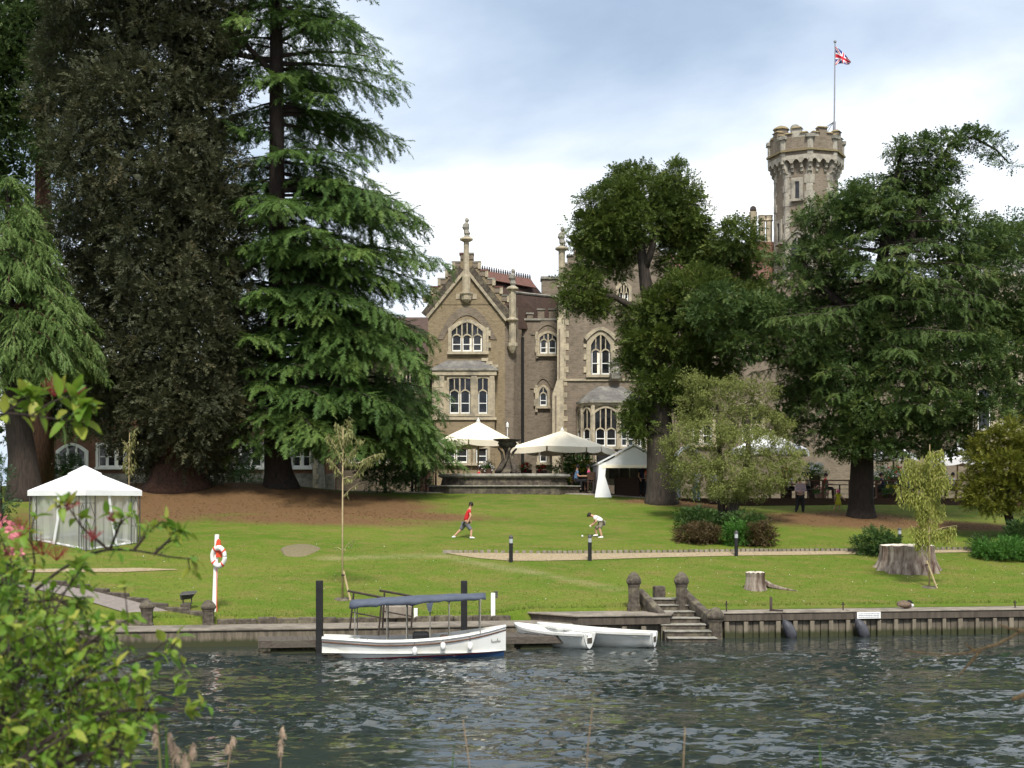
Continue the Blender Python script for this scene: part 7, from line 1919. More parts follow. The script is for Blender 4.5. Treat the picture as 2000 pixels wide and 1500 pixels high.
planter('red flowers on the deck just right of the dark conifer trunk', 1748, 925, 18, 14, 79, zdk, 'petal_red', 74, potmat='dark_wood')
planter('white flowers behind the weeping sapling, left half', 1775, 938, 24, 20, 76.5, zdk, 'petal_white', 75, potmat='dark_wood')
planter('white flowers behind the weeping sapling, right half', 1828, 940, 26, 18, 76.8, zdk, 'petal_white', 76, potmat='dark_wood')
planter('yellow flowering planter behind the deck railing right of the trunk', 1742, 960, 16, 11, 75.4, zdk, 'petal_yellow', 77, potmat='dark_wood')
planter('red geraniums on the deck at the right edge of the olive green tree', 1535, 925, 14, 14, 77.2, zdk, 'petal_red', 78, potmat='dark_wood')
zt2 = 5.02
planter('white flowers behind the left end of the fountain basin', 951, 912, 14, 8, 79, zt2, 'petal_white', 81, potmat='dark_wood')
planter('red geraniums between the fountain bowl and the right parasol', 1028, 914, 12, 8, 79.3, zt2, 'petal_red', 82, potmat='dark_wood')
planter('red flowers close to the right side of the fountain bowl', 1058, 916, 9, 6, 78.6, zt2, 'petal_red', 83, potmat='dark_wood')
planter('green planter with yellow flowers right of the fountain steps', 1118, 944, 12, 8, 76.5, zt2, 'petal_yellow', 84, potmat='dark_wood')
planter('white flowers under the cedar boughs on the left terrace', 830, 912, 18, 10, 79, zt2, 'petal_white', 85, potmat='dark_wood')
planter('yellow flowered bush under the right parasol, left of the marquee', 1140, 915, 24, 14, 79.8, zt2, 'petal_yellow', 86, potmat='dark_wood')
# tables and chairs on the terrace
def chair(label, px, Y, zb, rz_, mat='dark_wood'):
    x = PX(px, Y); t = thing('terrace_chair', label, 'chair', (x, Y, zb), 'terrace chairs'); t.rotation_euler[2] = 0
    def pl(m): return place(m, x, Y, zb, rz_)
    obj('seat', pl(MB().box(-.23, .23, -.23, .23, .43, .47)), mat, t); obj('backrest', pl(MB().box(-.23, .23, .19, .23, .55, .95)), mat, t)
    for sx in (-.2, .2):
        for sy in (-.2, .2): obj('leg', pl(MB().box(sx - .025, sx + .025, sy - .025, sy + .025, 0, .43 if sy < 0 else .55)), mat, t)
def table(label, px, Y, zb, mat='dark_wood'):
    x = PX(px, Y); t = thing('terrace_table', label, 'table', (x, Y, zb), 'terrace tables')
    obj('table_top', MB().lathe([(.55, .70), (.55, .74)], (x, Y, zb), 16), mat, t)
    obj('pedestal', MB().lathe([(.25, 0), (.05, .06), (.04, .70)], (x, Y, zb), 10), 'dark_metal', t)
table('dark round table between fountain and white marquee', 1140, 75.6, zt2); chair('dark chair right of the table near the marquee', 1152, 75.0, zt2, R(200)); chair('dark chair left of the table near the marquee', 1126, 75.9, zt2, R(80))
table('dark round table on the deck behind the adult in lilac', 1560, 76.6, zdk); chair('dark chair at the deck table left of the pink planter', 1580, 76.4, zdk, R(-70)); chair('dark chair on the deck left of the adult in lilac', 1536, 76.3, zdk, R(100))
table('dark round table on the deck just left of the black trunk', 1640, 76.8, zdk); chair('dark chair on the deck behind the girl in yellow', 1622, 76.4, zdk, R(60)); chair('dark chair on the deck right of the black trunk', 1735, 76.2, zdk, R(-60))

# ------------------------------------------------------------------ people
def skinned(name, joints, bones, mat, parent, root_joint, sub=2):
    """One continuous skinned mesh. joints: name -> (x, y, z, radius)."""
    idx = {k: i for i, k in enumerate(joints)}; org = ORG[parent.name]
    me = bpy.data.meshes.new(name)
    me.from_pydata([(j[0] - org.x, j[1] - org.y, j[2] - org.z) for j in joints.values()], [(idx[a], idx[b]) for a, b in bones], [])
    o = link(name, me, parent, org)
    o.modifiers.new('skin', 'SKIN')
    if not me.skin_vertices: 
        me.update()
    sv = me.skin_vertices[0].data
    for k, i in idx.items():
        r = joints[k][3]; r = r if hasattr(r, '__len__') else (r, r)
        sv[i].radius = r; sv[i].use_root = (k == root_joint)
    s = o.modifiers.new('sub', 'SUBSURF'); s.levels = sub; s.render_levels = sub
    me.materials.append(MATS[mat])
    # bake so the mesh itself holds the figure
    dg = bpy.context.evaluated_depsgraph_get(); dg.update()
    bm_ = bpy.data.meshes.new_from_object(o.evaluated_get(dg)); o.modifiers.clear(); o.data = bm_; bm_.name = name
    if not bm_.materials: bm_.materials.append(MATS[mat])
    bm_.polygons.foreach_set('use_smooth', [True] * len(bm_.polygons))
    return o
def person(label, J, Y, H, clothes, hair='hair', sleeves='short', legs='shorts', hat=None, dress=None, feet='white_cloth', base=None, group=None):
    """J: joint -> (px, py, depth offset). H: body height in metres. clothes: (top, bottom)."""
    k = H / 1.7
    W3 = {n: (PX(p[0], Y + p[2]), Y + p[2], PZ(p[1], Y + p[2])) for n, p in J.items()}
    bz_ = min(W3['anL'][2], W3['anR'][2]) - .07 * k
    fxp, fyp = W3['pel'][0], W3['pel'][1]
    t = thing('person', label, 'person', (fxp, fyp, bz_ if base is None else base), group)
    rad = dict(head=.108, neck=.062, chest=(.155, .12), waist=(.135, .105), pel=(.145, .115), shL=.062, shR=.062, elL=.05, elR=.05, haL=.037, haR=.037, hipL=.085, hipR=.085, knL=.066, knR=.066, anL=.048, anR=.048, toL=.035, toR=.035)
    j = {n: (*W3[n], (tuple(a * k for a in rad[n]) if hasattr(rad[n], '__len__') else rad[n] * k)) for n in W3}
    def lerp(a, b, s, r): return tuple(j[a][i] + (j[b][i] - j[a][i]) * s for i in range(3)) + (r * k,)
    j['waist'] = lerp('chest', 'pel', .5, .1); j['waist'] = (*j['waist'][:3], (.135 * k, .1 * k))
    j['uaL'] = lerp('shL', 'elL', .4, .052); j['uaR'] = lerp('shR', 'elR', .4, .052)
    j['thL'] = lerp('hipL', 'knL', .45, .076); j['thR'] = lerp('hipR', 'knR', .45, .076)
    j['caL'] = lerp('knL', 'anL', .35, .058); j['caR'] = lerp('knR', 'anR', .35, .058)
    hd = np.array(W3['head']); nk = np.array(W3['neck']); ax = hd - nk; ax = ax / np.linalg.norm(ax)
    j['chin'] = (*(hd - ax * .075 * k), .068 * k); j['head'] = (*(hd + ax * .02 * k), .102 * k); j['crown'] = (*(hd + ax * .085 * k), .070 * k)
    bones = [('pel', 'waist'), ('waist', 'chest'), ('chest', 'neck'), ('neck', 'chin'), ('chin', 'head'), ('head', 'crown')]
    for s in 'LR': bones += [('chest', 'sh' + s), ('sh' + s, 'ua' + s), ('ua' + s, 'el' + s), ('el' + s, 'ha' + s), ('pel', 'hip' + s), ('hip' + s, 'th' + s), ('th' + s, 'kn' + s), ('kn' + s, 'ca' + s), ('ca' + s, 'an' + s), ('an' + s, 'to' + s)]
    # hands: palm and fingers
    for s in 'LR':
        d = np.array(j['ha' + s][:3]) - np.array(j['el' + s][:3]); d = d / np.linalg.norm(d); sd_ = np.cross(d, [0, 1, 0]); sd_ = sd_ / max(np.linalg.norm(sd_), 1e-6); h0 = np.array(j['ha' + s][:3])
        j['pa' + s] = (*(h0 + d * .07 * k), .034 * k); bones.append(('ha' + s, 'pa' + s))
        for q in range(4):
            o_ = (q - 1.5) * .021 * k; fn = f'f{q}{s}'; L_ = (.07, .082, .078, .06)[q] * k
            j[fn] = (*(h0 + d * (.085 * k) + sd_ * o_ + d * L_ * .5), .0095 * k); j[fn + 'b'] = (*(h0 + d * (.085 * k + L_ * .9) + sd_ * o_ * 1.05 + np.array([0, .012, -.01]) * k), .008 * k); bones += [('pa' + s, fn), (fn, fn + 'b')]
        j['tm' + s] = (*(h0 + d * .06 * k + sd_ * .052 * k), .011 * k); bones.append(('ha' + s, 'tm' + s))
    skinned('body', j, bones, 'skin', t, 'pel')
    def sub(names, scale): 
        r = {}
        for n in names:
            rr = j[n][3]; rr = tuple(a * .8 for a in rr) if n == 'pel' else rr; r[n] = (*j[n][:3], tuple(a * scale + .012 * k for a in rr) if hasattr(rr, '__len__') else rr * scale + .012 * k)
        return r
    top, bot = clothes
    nm = ['pel', 'waist', 'chest', 'shL', 'shR', 'uaL', 'uaR']; bn = [('pel', 'waist'), ('waist', 'chest'), ('chest', 'shL'), ('chest', 'shR'), ('shL', 'uaL'), ('shR', 'uaR')]
    if sleeves == 'long': nm += ['elL', 'elR', 'haL', 'haR']; bn += [('uaL', 'elL'), ('uaR', 'elR'), ('elL', 'haL'), ('elR', 'haR')]
    j['uaL'] = lerp('shL', 'elL', .6, .058); j['uaR'] = lerp('shR', 'elR', .6, .058); j2 = sub(nm, 1.32); skinned('shirt', j2, bn, top, t, 'chest')
    nm = ['pel', 'hipL', 'hipR', 'thL', 'thR', 'knL', 'knR']; bn = [('pel', 'hipL'), ('pel', 'hipR'), ('hipL', 'thL'), ('hipR', 'thR'), ('thL', 'knL'), ('thR', 'knR')]
    if legs == 'long': nm += ['caL', 'caR', 'anL', 'anR']; bn += [('knL', 'caL'), ('knR', 'caR'), ('caL', 'anL'), ('caR', 'anR')]
    if legs != 'bare': skinned('trousers' if legs == 'long' else 'shorts', sub(nm, 1.35), bn, bot, t, 'pel')
    if dress:
        px_, py_, pz_ = W3['pel']; cx_, cy3, cz3 = W3['chest']
        obj('dress', MB().lathe([(.13 * k, 0), (.15 * k, -.2 * k), (.20 * k, -.42 * k), (.28 * k, -.68 * k)], (px_, py_, cz3), 14), dress, t, smooth=True)
    # hair cap, eyes, nose, ears
    c_ = hd + ax * .035 * k; r_ = .124 * k
    hb = MB(); rings = []
    for i in range(7):
        th_ = math.pi * (.02 + .60 * i / 6); rings.append([(c_[0] + r_ * .92 * math.sin(th_) * math.cos(a), c_[1] + r_ * math.sin(th_) * math.sin(a) + .012, c_[2] + r_ * 1.12 * math.cos(th_) - (.03 * k if math.sin(a) > 0 else 0) * math.sin(th_)) for a in np.linspace(0, 2 * math.pi, 14, endpoint=False)])
    hb.loft(rings); obj('hair', hb, hat or hair, t, smooth=True)
    if hat: obj('hat_brim', MB().lathe([(.10 * k, 0), (.19 * k, -.02), (.19 * k, -.005), (.10 * k, .02)], (c_[0], c_[1], c_[2] + .01), 16), hat, t)
    fd = np.array(J.get('_face', (1, -.6, 0)), float) if '_face' in J else np.array([1, -.6, 0.0])
    for s in 'LR':
        a, b = np.array(j['an' + s][:3]), np.array(j['to' + s][:3]); d = b - a; l = max(np.linalg.norm(d), .05)
        mid_ = a + d * .55; an = math.atan2(d[1], d[0]); 
        obj('shoe', MB().loft([[(a[0] + d[0] / l * u * k - math.sin(an) * w * k, a[1] + d[1] / l * u * k + math.cos(an) * w * k, a[2] - .075 * k + zq * k) for w, zq in ((-ww, 0), (ww, 0), (ww * .9, hh), (-ww * .9, hh))] for u, ww, hh in ((-.07, .035, .09), (.0, .042, .10), (.1, .048, .07), (.19, .03, .04))]), feet, t, bevel=.01)
    return t, W3
def face(t, hd, fwd, k=.85):
    fwd = np.array(fwd, float); fwd /= np.linalg.norm(fwd); up = np.array([0, 0, 1.0]); sd_ = np.cross(up, fwd); sd_ /= np.linalg.norm(sd_); hd = np.array(hd)
    mb = MB().lathe([(.012 * k, -.02), (.02 * k, 0), (.006, .03)], tuple(hd + fwd * .095 * k - up * .01), 6); obj('nose', mb, 'skin', t)
    for s in (-1, 1):
        e = hd + fwd * .085 * k + sd_ * s * .035 * k + up * .018; obj('eye', MB().lathe([(.002, -.01), (.011, 0), (.002, .01)], tuple(e), 6), 'hair', t)
        e = hd + sd_ * s * .095 * k; obj('ear', MB().lathe([(.004, -.03), (.016, -.01), (.018, .012), (.006, .03)], tuple(e), 6), 'skin', t)
    m_ = hd + fwd * .088 * k - up * .045; obj('mouth', MB().cbox(tuple(m_), (.04, .012, .008), math.atan2(sd_[1], sd_[0])), 'red_cloth', t)

def zj(zx, zy, d=0, ox=840, oy=950, s=4.348): return (ox + zx / s, oy + zy / s, d)
fx_, fy_, fz_ = gp(911, 1052); Yp1 = fy_
J = dict(head=zj(346, 160), neck=zj(340, 190), chest=zj(328, 222), pel=zj(302, 300), shL=zj(330, 205, -.17), shR=zj(335, 205, .17), elL=zj(345, 250, -.22), elR=zj(325, 252, .22), haL=zj(324, 292, -.2), haR=zj(340, 288, .24),
         hipL=zj(298, 312, .07), hipR=zj(306, 312, -.07), knL=zj(258, 370, .08), knR=zj(350, 372, -.08), anL=zj(208, 420, .1), anR=zj(348, 428, -.1), toL=zj(196, 432, .1), toR=zj(378, 441, -.1))
t, w3 = person('boy in red T-shirt and grey shorts running on the lawn', J, Yp1, 1.5, ('red_cloth', 'grey_cloth')); face(t, w3['head'], (1, -.25, -.1), .88)
fx_, fy_, fz_ = gp(1165, 1049.5); Yp2 = fy_
J = dict(head=zj(1358, 246), neck=zj(1385, 252), chest=zj(1415, 262), pel=zj(1462, 300), shL=zj(1398, 262, -.15), shR=zj(1402, 256, .15), elL=zj(1412, 300, -.2), elR=zj(1400, 300, .18), haL=zj(1384, 322, -.12), haR=zj(1380, 318, .08),
         hipL=zj(1456, 310, -.08), hipR=zj(1462, 308, .08), knL=zj(1440, 362, -.1), knR=zj(1404, 362, .1), anL=zj(1458, 424, -.12), anR=zj(1414, 408, .12), toL=zj(1432, 434, -.12), toR=zj(1388, 420, .12))
t, w3 = person('boy in white T-shirt and khaki shorts stooping with a small bat', J, Yp2, 1.5, ('white_cloth', 'khaki_cloth')); face(t, w3['head'], (-.8, -.35, -.6), .88)
bt = thing('bat', 'small pale bat held by the stooping boy', 'bat', P(*zj(1372, 325)[:2], Yp2 - .05))
obj('handle', MB().tube([P(*zj(1386, 318)[:2], Yp2 - .04), P(*zj(1370, 330)[:2], Yp2 - .05)], .016, 6), 'stake_wood', bt); obj('blade', MB().tube([P(*zj(1370, 330)[:2], Yp2 - .05), P(*zj(1358, 342)[:2], Yp2 - .05)], [.03, .055], 8), 'stump_top', bt)
bx_, by_, bz2 = gp(840 + 1293 / 4.348, 950 + 436 / 4.348)
tag(obj('ball', MB().lathe([(.0, -.045), (.03, -.034), (.045, 0), (.03, .034), (.0, .045)], (bx_, by_, bz2 + .07), 10), 'white_paint', smooth=True), 'small white ball on the lawn in front of the stooping boy', 'ball')
q = lambda zx, zy, d=0: zj(zx, zy, d, 1300, 880)
Yp3 = gp(1562, 1000)[1]
J = dict(head=q(1140, 256), neck=q(1143, 277), chest=q(1143, 310), pel=q(1143, 382), shL=q(1114, 292), shR=q(1174, 292), elL=q(1106, 340, -.05), elR=q(1184, 340, -.05), haL=q(1134, 352, -.18), haR=q(1154, 350, -.18),
         hipL=q(1128, 392), hipR=q(1160, 392), knL=q(1120, 455), knR=q(1166, 455), anL=q(1108, 514), anR=q(1168, 516), toL=q(1104, 522, .15), toR=q(1172, 522, .15))
person('adult in lilac shirt and black trousers seen from behind on the lawn', J, Yp3, 1.68, ('lilac_cloth', 'black_cloth'), sleeves='long', legs='long', feet='black_cloth')
Yp4 = gp(1638, 996)[1]
J = dict(head=q(1464, 350), neck=q(1466, 366), chest=q(1467, 384), pel=q(1466, 425), shL=q(1450, 374), shR=q(1482, 374), elL=q(1440, 398), elR=q(1500, 396), haL=q(1436, 420), haR=q(1516, 414), hipL=q(1458, 432, -.04), hipR=q(1474, 432, .04), knL=q(1446, 470, -.04), knR=q(1478, 474, .04), anL=q(1426, 506, -.04), anR=q(1470, 510, .04), toL=q(1414, 512, -.04), toR=q(1460, 518, .04))
t, w3 = person('small girl in yellow dress and pink hat walking past the deck', J, Yp4, 1.08, ('yellow_cloth', 'yellow_cloth'), hat='pink_cloth', dress='yellow_cloth', legs='bare', feet='pink_cloth')
face(t, w3['head'], (-.6, -.8, 0), .62)
# people further off: standing in the marquee, behind the olive tree, seated on the terrace
def stander(label, px, pyb, Y, H, top, bot, lean=0.0, zb=None):
    zb = gz(PX(px, Y), Y) + .05 if zb is None else zb
    pyb = YH - (zb - HC) * F / Y; s = H * F / Y
    j = lambda u, v, d=0: (px + u * s, pyb - v * s, d)
    J = dict(head=j(lean, .93), neck=j(lean * .9, .85), chest=j(lean * .8, .75), pel=j(0, .53), shL=j(-.1 + lean, .81), shR=j(.1 + lean, .81), elL=j(-.14, .65, -.08), elR=j(.14, .65, -.08), haL=j(-.09, .54, -.2), haR=j(.1, .54, -.2), hipL=j(-.055, .5), hipR=j(.055, .5), knL=j(-.06, .28), knR=j(.06, .28), anL=j(-.07, .045), anR=j(.07, .045), toL=j(-.08, .02, -.12), toR=j(.08, .02, -.12))
    t, w3 = person(label, J, Y, H, (top, bot), legs='long', feet='black_cloth'); face(t, w3['head'], (.1, -1, 0), 1)
stander('person in orange top standing in the marquee beside the trunk', 1268, 0, Ym + 1.0, 1.66, 'orange_cloth', 'black_cloth')
stander('person in dark top standing farther inside the marquee', 1256, 0, Ym + 1.7, 1.7, 'navy_cloth', 'black_cloth')
stander('person in light blue jeans behind the left side of the olive green tree', 1360, 0, 72.3, 1.66, 'white_cloth', 'denim')
stander('person in dark trousers behind the stems of the olive green tree', 1394, 0, 72.0, 1.7, 'white_cloth', 'navy_cloth')
def sitter(label, px, Y, top, zb, H=1.65, dirx=1):
    pyb = YH - (zb - HC) * F / Y; s = F / Y
    j = lambda u, v, d=0: (px + u * s * dirx, pyb - v * s, d)
    J = dict(head=j(.02, 1.22), neck=j(.0, 1.08), chest=j(-.02, .92), pel=j(-.06, .52), shL=j(0, 1.0, -.17), shR=j(0, 1.0, .17), elL=j(.06, .76, -.22), elR=j(.06, .76, .22), haL=j(.28, .76, -.16), haR=j(.28, .76, .14), hipL=j(0, .52, -.09), hipR=j(0, .52, .09), knL=j(.40, .53, -.1), knR=j(.40, .53, .1), anL=j(.42, .09, -.1), anR=j(.42, .09, .1), toL=j(.54, .04, -.1), toR=j(.54, .04, .1))
    t, w3 = person(label, J, Y, H, (top, 'black_cloth'), legs='long', feet='black_cloth'); face(t, w3['head'], (dirx, -.3, 0), 1)
sitter('person in beige top seated on the deck right of the adult in lilac', 1577, 76.4, 'khaki_cloth', zdk, dirx=-1)
sitter('person in red top seated on the deck behind the girl in yellow', 1612, 76.9, 'red_cloth', zdk)
sitter('person in dark blue top seated on the deck right of the black trunk', 1722, 76.0, 'navy_cloth', zdk, dirx=-1)
sitter('person in dark red top seated beside the fountain, behind its left half', 935, 78.8, 'flag_red', zt2)
sitter('person in white top seated on the deck left of the adult in lilac', 1545, 76.9, 'white_cloth', zdk)
sitter('person in pink top seated on the deck behind the weeping sapling', 1792, 75.9, 'pink_cloth', zdk)
sitter('person in white top seated on the deck right of the weeping sapling', 1862, 76.0, 'white_cloth', zdk, dirx=-1)
sitter('person in pink top seated at the table near the marquee', 1150, 75.1, 'pink_cloth', zt2, dirx=-1)
sitter('person in blue seated at the right end of the fountain steps', 1127, 75.3, 'denim', zt2)

# ------------------------------------------------------------------ foreground: leafy bush, branch, reeds
def bush_leaf(name, c1, c2, c3, attr): return leaf_mat(name, c1, c2, c3, trans=.38, attr=attr, rough=.5, spec=.3, spots=2.2 if not attr else 14)
BC = ((.085, .19, .017), (.18, .285, .030), (.33, .34, .055))
bush_leaf('bush_leaf', *BC, False); bush_leaf('bush_leaf_mass', *BC, True)
leaf_mat('panicle', (.26, .035, .035), (.38, .08, .07), (.45, .14, .10), trans=.2)
def leaf_tmpl(seed):
    """A pointed leaf with a raised fold along its midrib and a drooping tip, unit length along x."""
    g = np.random.default_rng(seed); w = g.uniform(.20, .26); dr = g.uniform(.10, .45); tw = g.uniform(-.2, .2)
    xs = np.array([0, .12, .32, .56, .8, 1.0]); ws = np.array([.015, .55, 1, .9, .45, .0]) * w
    v = []; f = []
    for x, q in zip(xs, ws):
        z = -dr * x * x
        for s in (-1, 0, 1): v.append((x, s * q, z + abs(s) * q * .35 + s * tw * q * x))
    for i in range(5):
        a = i * 3
        for s in (0, 1): f += [(a + s, a + s + 1, a + s + 4), (a + s, a + s + 4, a + s + 3)]
    return np.array(v), np.array(f)
LT = [leaf_tmpl(i) for i in range(6)]
g = np.random.default_rng(77)
stems = []      # each: list of (px, py, Y) control points
stems += [[(-40, 1560, 5.6), (20, 1300, 5.7), (45, 1180, 5.8), (70, 1110, 5.8), (60, 1040, 5.8)], [(-20, 1560, 5.5), (30, 1250, 5.5), (10, 1120, 5.5)],
          [(20, 1330, 5.6), (90, 1230, 5.5), (130, 1150, 5.6), (160, 1110, 5.6)], [(60, 1160, 5.7), (120, 1110, 5.7), (200, 1072, 5.7), (270, 1075, 5.7), (330, 1088, 5.7), (378, 1092, 5.7)],
          [(210, 1072, 5.7), (160, 1030, 5.7), (130, 985, 5.7)], [(215, 1073, 5.7), (232, 1030, 5.65), (238, 1010, 5.65)], [(262, 1074, 5.7), (285, 1045, 5.7), (300, 1030, 5.7)], [(300, 1083, 5.7), (330, 1055, 5.7), (345, 1035, 5.7)],
          [(-60, 1560, 5.2), (60, 1420, 5.2), (150, 1330, 5.3), (260, 1290, 5.3), (330, 1275, 5.3)], [(-60, 1580, 5.0), (80, 1450, 5.0), (200, 1390, 5.1), (300, 1385, 5.1), (370, 1390, 5.1)],
          [(0, 1560, 5.3), (60, 1400, 5.4), (110, 1290, 5.5), (200, 1240, 5.5), (250, 1210, 5.5)], [(0, 1600, 4.8), (120, 1490, 4.9), (220, 1460, 4.9), (250, 1470, 4.9)], [(-60, 1500, 5.2), (20, 1380, 5.2), (60, 1280, 5.3), (90, 1260, 5.3)],
          [(-80, 1400, 5.4), (0, 1250, 5.4), (40, 1190, 5.4)], [(-60, 1580, 4.8), (60, 1480, 4.8), (140, 1430, 4.8)], [(-80, 1500, 5), (-10, 1430, 5), (60, 1370, 5)], [(-60, 1560, 5.4), (90, 1380, 5.6), (200, 1330, 5.7), (290, 1320, 5.7), (340, 1330, 5.7)], [(-40, 1580, 5.2), (100, 1500, 5.3), (180, 1480, 5.3)],
          [(60, 1250, 5.6), (140, 1230, 5.6), (190, 1280, 5.5)], [(60, 1350, 5.6), (160, 1380, 5.5), (230, 1420, 5.4)], [(40, 1180, 5.7), (110, 1170, 5.7), (140, 1190, 5.6)], [(0, 1150, 5.8), (20, 1090, 5.8), (-10, 1070, 5.8)]]
bb = thing('leafy_bush', 'lush yellow green leafy bush in the left foreground on the near bank', 'bush', (PX(20, 5.4), 5.4, 2.45))
sb = MB(); lp_, ld_ = [], []; pan = []
def rib(ctrl, n=24):
    c = np.array([P(*q) for q in ctrl]); s = np.linspace(0, len(c) - 1, n)
    out = np.stack([np.interp(s, range(len(c)), c[:, k]) for k in range(3)], -1)
    for _ in range(2): out[1:-1] = (out[:-2] + 2 * out[1:-1] + out[2:]) / 4
    return out
def whorl(p, d, n, L):
    d = d / np.linalg.norm(d); a0 = g.uniform(0, 6.28)
    e1 = np.cross(d, [0, 0, 1.0]); e1 = e1 / max(np.linalg.norm(e1), 1e-6); e2 = np.cross(d, e1)
    for k in range(n):
        a = a0 + 2 * math.pi * k / n + g.normal() * .25
        dir_ = e1 * math.cos(a) + e2 * math.sin(a) + d * g.uniform(.15, .7); dir_[2] += g.uniform(-.15, .25)
        lp_.append((p + g.normal(size=3) * .008, L * g.uniform(.5, 1.35))); ld_.append(dir_)
for si, ctrl in enumerate(stems):
    c = rib(ctrl); n = len(c); dense_ = si >= 8 or si < 3
    base_pt = P(*ctrl[0]); 
    sb.tube([tuple(q) for q in c], list(np.linspace(.013 if ctrl[0][1] > 1400 else .007, .0025, n)), 6)
    k0 = int(n * .3)
    for i in range(k0, n, 2 if dense_ else 5):
        d = c[min(i + 1, n - 1)] - c[i - 1]; d = d / np.linalg.norm(d)
        m = g.normal(size=3) * .7 + d * .5; m[2] += .35; tip = c[i] + m / np.linalg.norm(m) * g.uniform(.04, .13 if dense_ else .06)
        sb.tube([tuple(c[i]), tuple(tip)], [.003, .002], 4); whorl(tip, m, int(g.integers(3, 6)), .053)
    whorl(c[-1], c[-1] - c[-3], 6, .062)
# filling in depth: short shoots inside the bush
fill = [(60, 1330, 120, 120), (140, 1400, 140, 90), (40, 1450, 100, 60), (60, 1200, 80, 70), (200, 1330, 110, 60), (120, 1260, 100, 60), (230, 1400, 80, 60), (20, 1120, 50, 40), (110, 1460, 120, 50), (20, 1250, 60, 80), (0, 1380, 60, 110)]
for (cx_, cy3, rx, ry) in fill:
    for _ in range(int(rx * ry / 130)):
        u = unit(g.normal(size=2)) * math.sqrt(g.uniform()); Yq = g.uniform(4.9, 6.1); p = np.array(P(cx_ + u[0] * rx, cy3 + u[1] * ry, Yq)); d = g.normal(size=3) * .6; d[2] += .6
        sb.tube([tuple(p), tuple(p - d / np.linalg.norm(d) * .09)], [.002, .003], 4); whorl(p, d, int(g.integers(3, 6)), .053)
obj('stems', sb, 'bark', bb)
lp_arr = np.array([q[0] for q in lp_]); ls = np.array([q[1] for q in lp_]); ld = np.array(ld_)
upv = g.normal(size=ld.shape) * .35; upv[:, 2] += 1; fr_m = frames(ld, upv)
print('bush leaves', len(lp_arr), 'crown tris', TRIS)
# the leaves that show largest are single leaves, the rest one mass
order = np.argsort(lp_arr[:, 1] + .6 * (lp_arr[:, 0] < PX(-5, 5.4))); vis_ = order[:300]; rest = order[300:]
lm = []
for k, (tv, tf) in enumerate(LT):
    me = bpy.data.meshes.new('leaf'); me.from_pydata([tuple(v) for v in tv], [], [tuple(int(i) for i in f) for f in tf]); me.materials.append(MATS['bush_leaf']); me.polygons.foreach_set('use_smooth', [True] * len(me.polygons)); lm.append(me)
org = ORG[bb.name]
for i in vis_:
    o = bpy.data.objects.new('leaf', lm[int(g.integers(0, 6))]); COL.objects.link(o); o.parent = bb
    m4 = Matrix([[*(fr_m[i][r] * ls[i]), lp_arr[i][r] - org[r]] for r in range(3)] + [[0, 0, 0, 1]]); o.matrix_basis = m4
v, f, r = scatter(lp_arr[rest], fr_m[rest], ls[rest], g.uniform(0, 1, len(rest)) ** 1.3, LT, g)
tag(fast_mesh('leaf_mass', v, f, 'bush_leaf_mass', bb, r, smooth=True), kind='stuff')
# pinkish flower stalks
def panicle(px, py, Y, size, seed):
    gg = np.random.default_rng(seed); b = np.array(P(px, py, Y)); mb = MB()
    for k in range(16):
        d = gg.normal(size=3) * .55; d[2] = abs(d[2]) * .6 + .55; d /= np.linalg.norm(d); e = b + d * size * gg.uniform(.6, 1)
        mb.tube([tuple(b), tuple(b + d * size * .5 + gg.normal(size=3) * .004), tuple(e)], [.0014, .001, .0007], 4)
        for q in range(4):
            d2 = d + gg.normal(size=3) * .6; s_ = b + (e - b) * gg.uniform(.5, 1); mb.tube([tuple(s_), tuple(s_ + d2 / np.linalg.norm(d2) * size * .28)], [.0009, .0006], 3)
    return obj('flower_stalk', mb, 'panicle', bb)
for i, q in enumerate([(128, 1000, 5.7, .07), (178, 1058, 5.65, .055), (222, 1020, 5.65, .045), (85, 1085, 5.8, .09), (40, 1050, 5.9, .09), (110, 1095, 5.7, .08), (15, 1090, 5.8, .06)]): panicle(*q, 90 + i)
# sprig hanging in at the upper left, from the same kind of shrub higher up the bank
g = np.random.default_rng(78)
sg_ = thing('leafy_sprig', 'leafy branch with reddish stalks reaching in at the left edge above the gazebo', 'branch', P(-60, 850, 5.9))
sb2 = MB(); lp_, ld_ = [], []
for ctrl in ([(-520, 1500, 5.9), (-420, 1100, 5.9), (-200, 850, 5.9), (-60, 818, 5.9), (20, 805, 5.9), (80, 815, 5.9), (150, 822, 5.9)], [(60, 812, 5.9), (100, 785, 5.9), (140, 772, 5.9), (165, 790, 5.9)], [(10, 806, 5.9), (40, 785, 5.95), (60, 775, 5.95)]):
    c = rib(ctrl); sb2.tube([tuple(q) for q in c], list(np.linspace(.008 if ctrl[0][0] < 0 else .004, .002, len(c))), 5)
    for i in range(8, len(c), 2):
        if c[i][0] < PX(-120, 5.9): continue
        d = c[i] - c[i - 1]; m = g.normal(size=3) * .5 + d / np.linalg.norm(d); m[2] += .2; whorl(c[i] + m * .015, m, 3, .088)
    whorl(c[-1], c[-1] - c[-2], 5, .11)
obj('stems', sb2, 'bark', sg_)
A_ = np.array([q[0] for q in lp_]); S_ = np.array([q[1] for q in lp_]); D_ = np.array(ld_); U_ = g.normal(size=D_.shape) * .35; U_[:, 2] += 1; Fm = frames(D_, U_)
for i in range(len(A_)):
    o = bpy.data.objects.new('leaf', lm[int(g.integers(0, 6))]); COL.objects.link(o); o.parent = sg_
    o.matrix_basis = Matrix([[*(Fm[i][r] * S_[i]), A_[i][r] - ORG[sg_.name][r]] for r in range(3)] + [[0, 0, 0, 1]])
bb_, bb = bb, sg_
panicle(105, 775, 6.0, .085, 120); panicle(150, 775, 6.0, .05, 121)
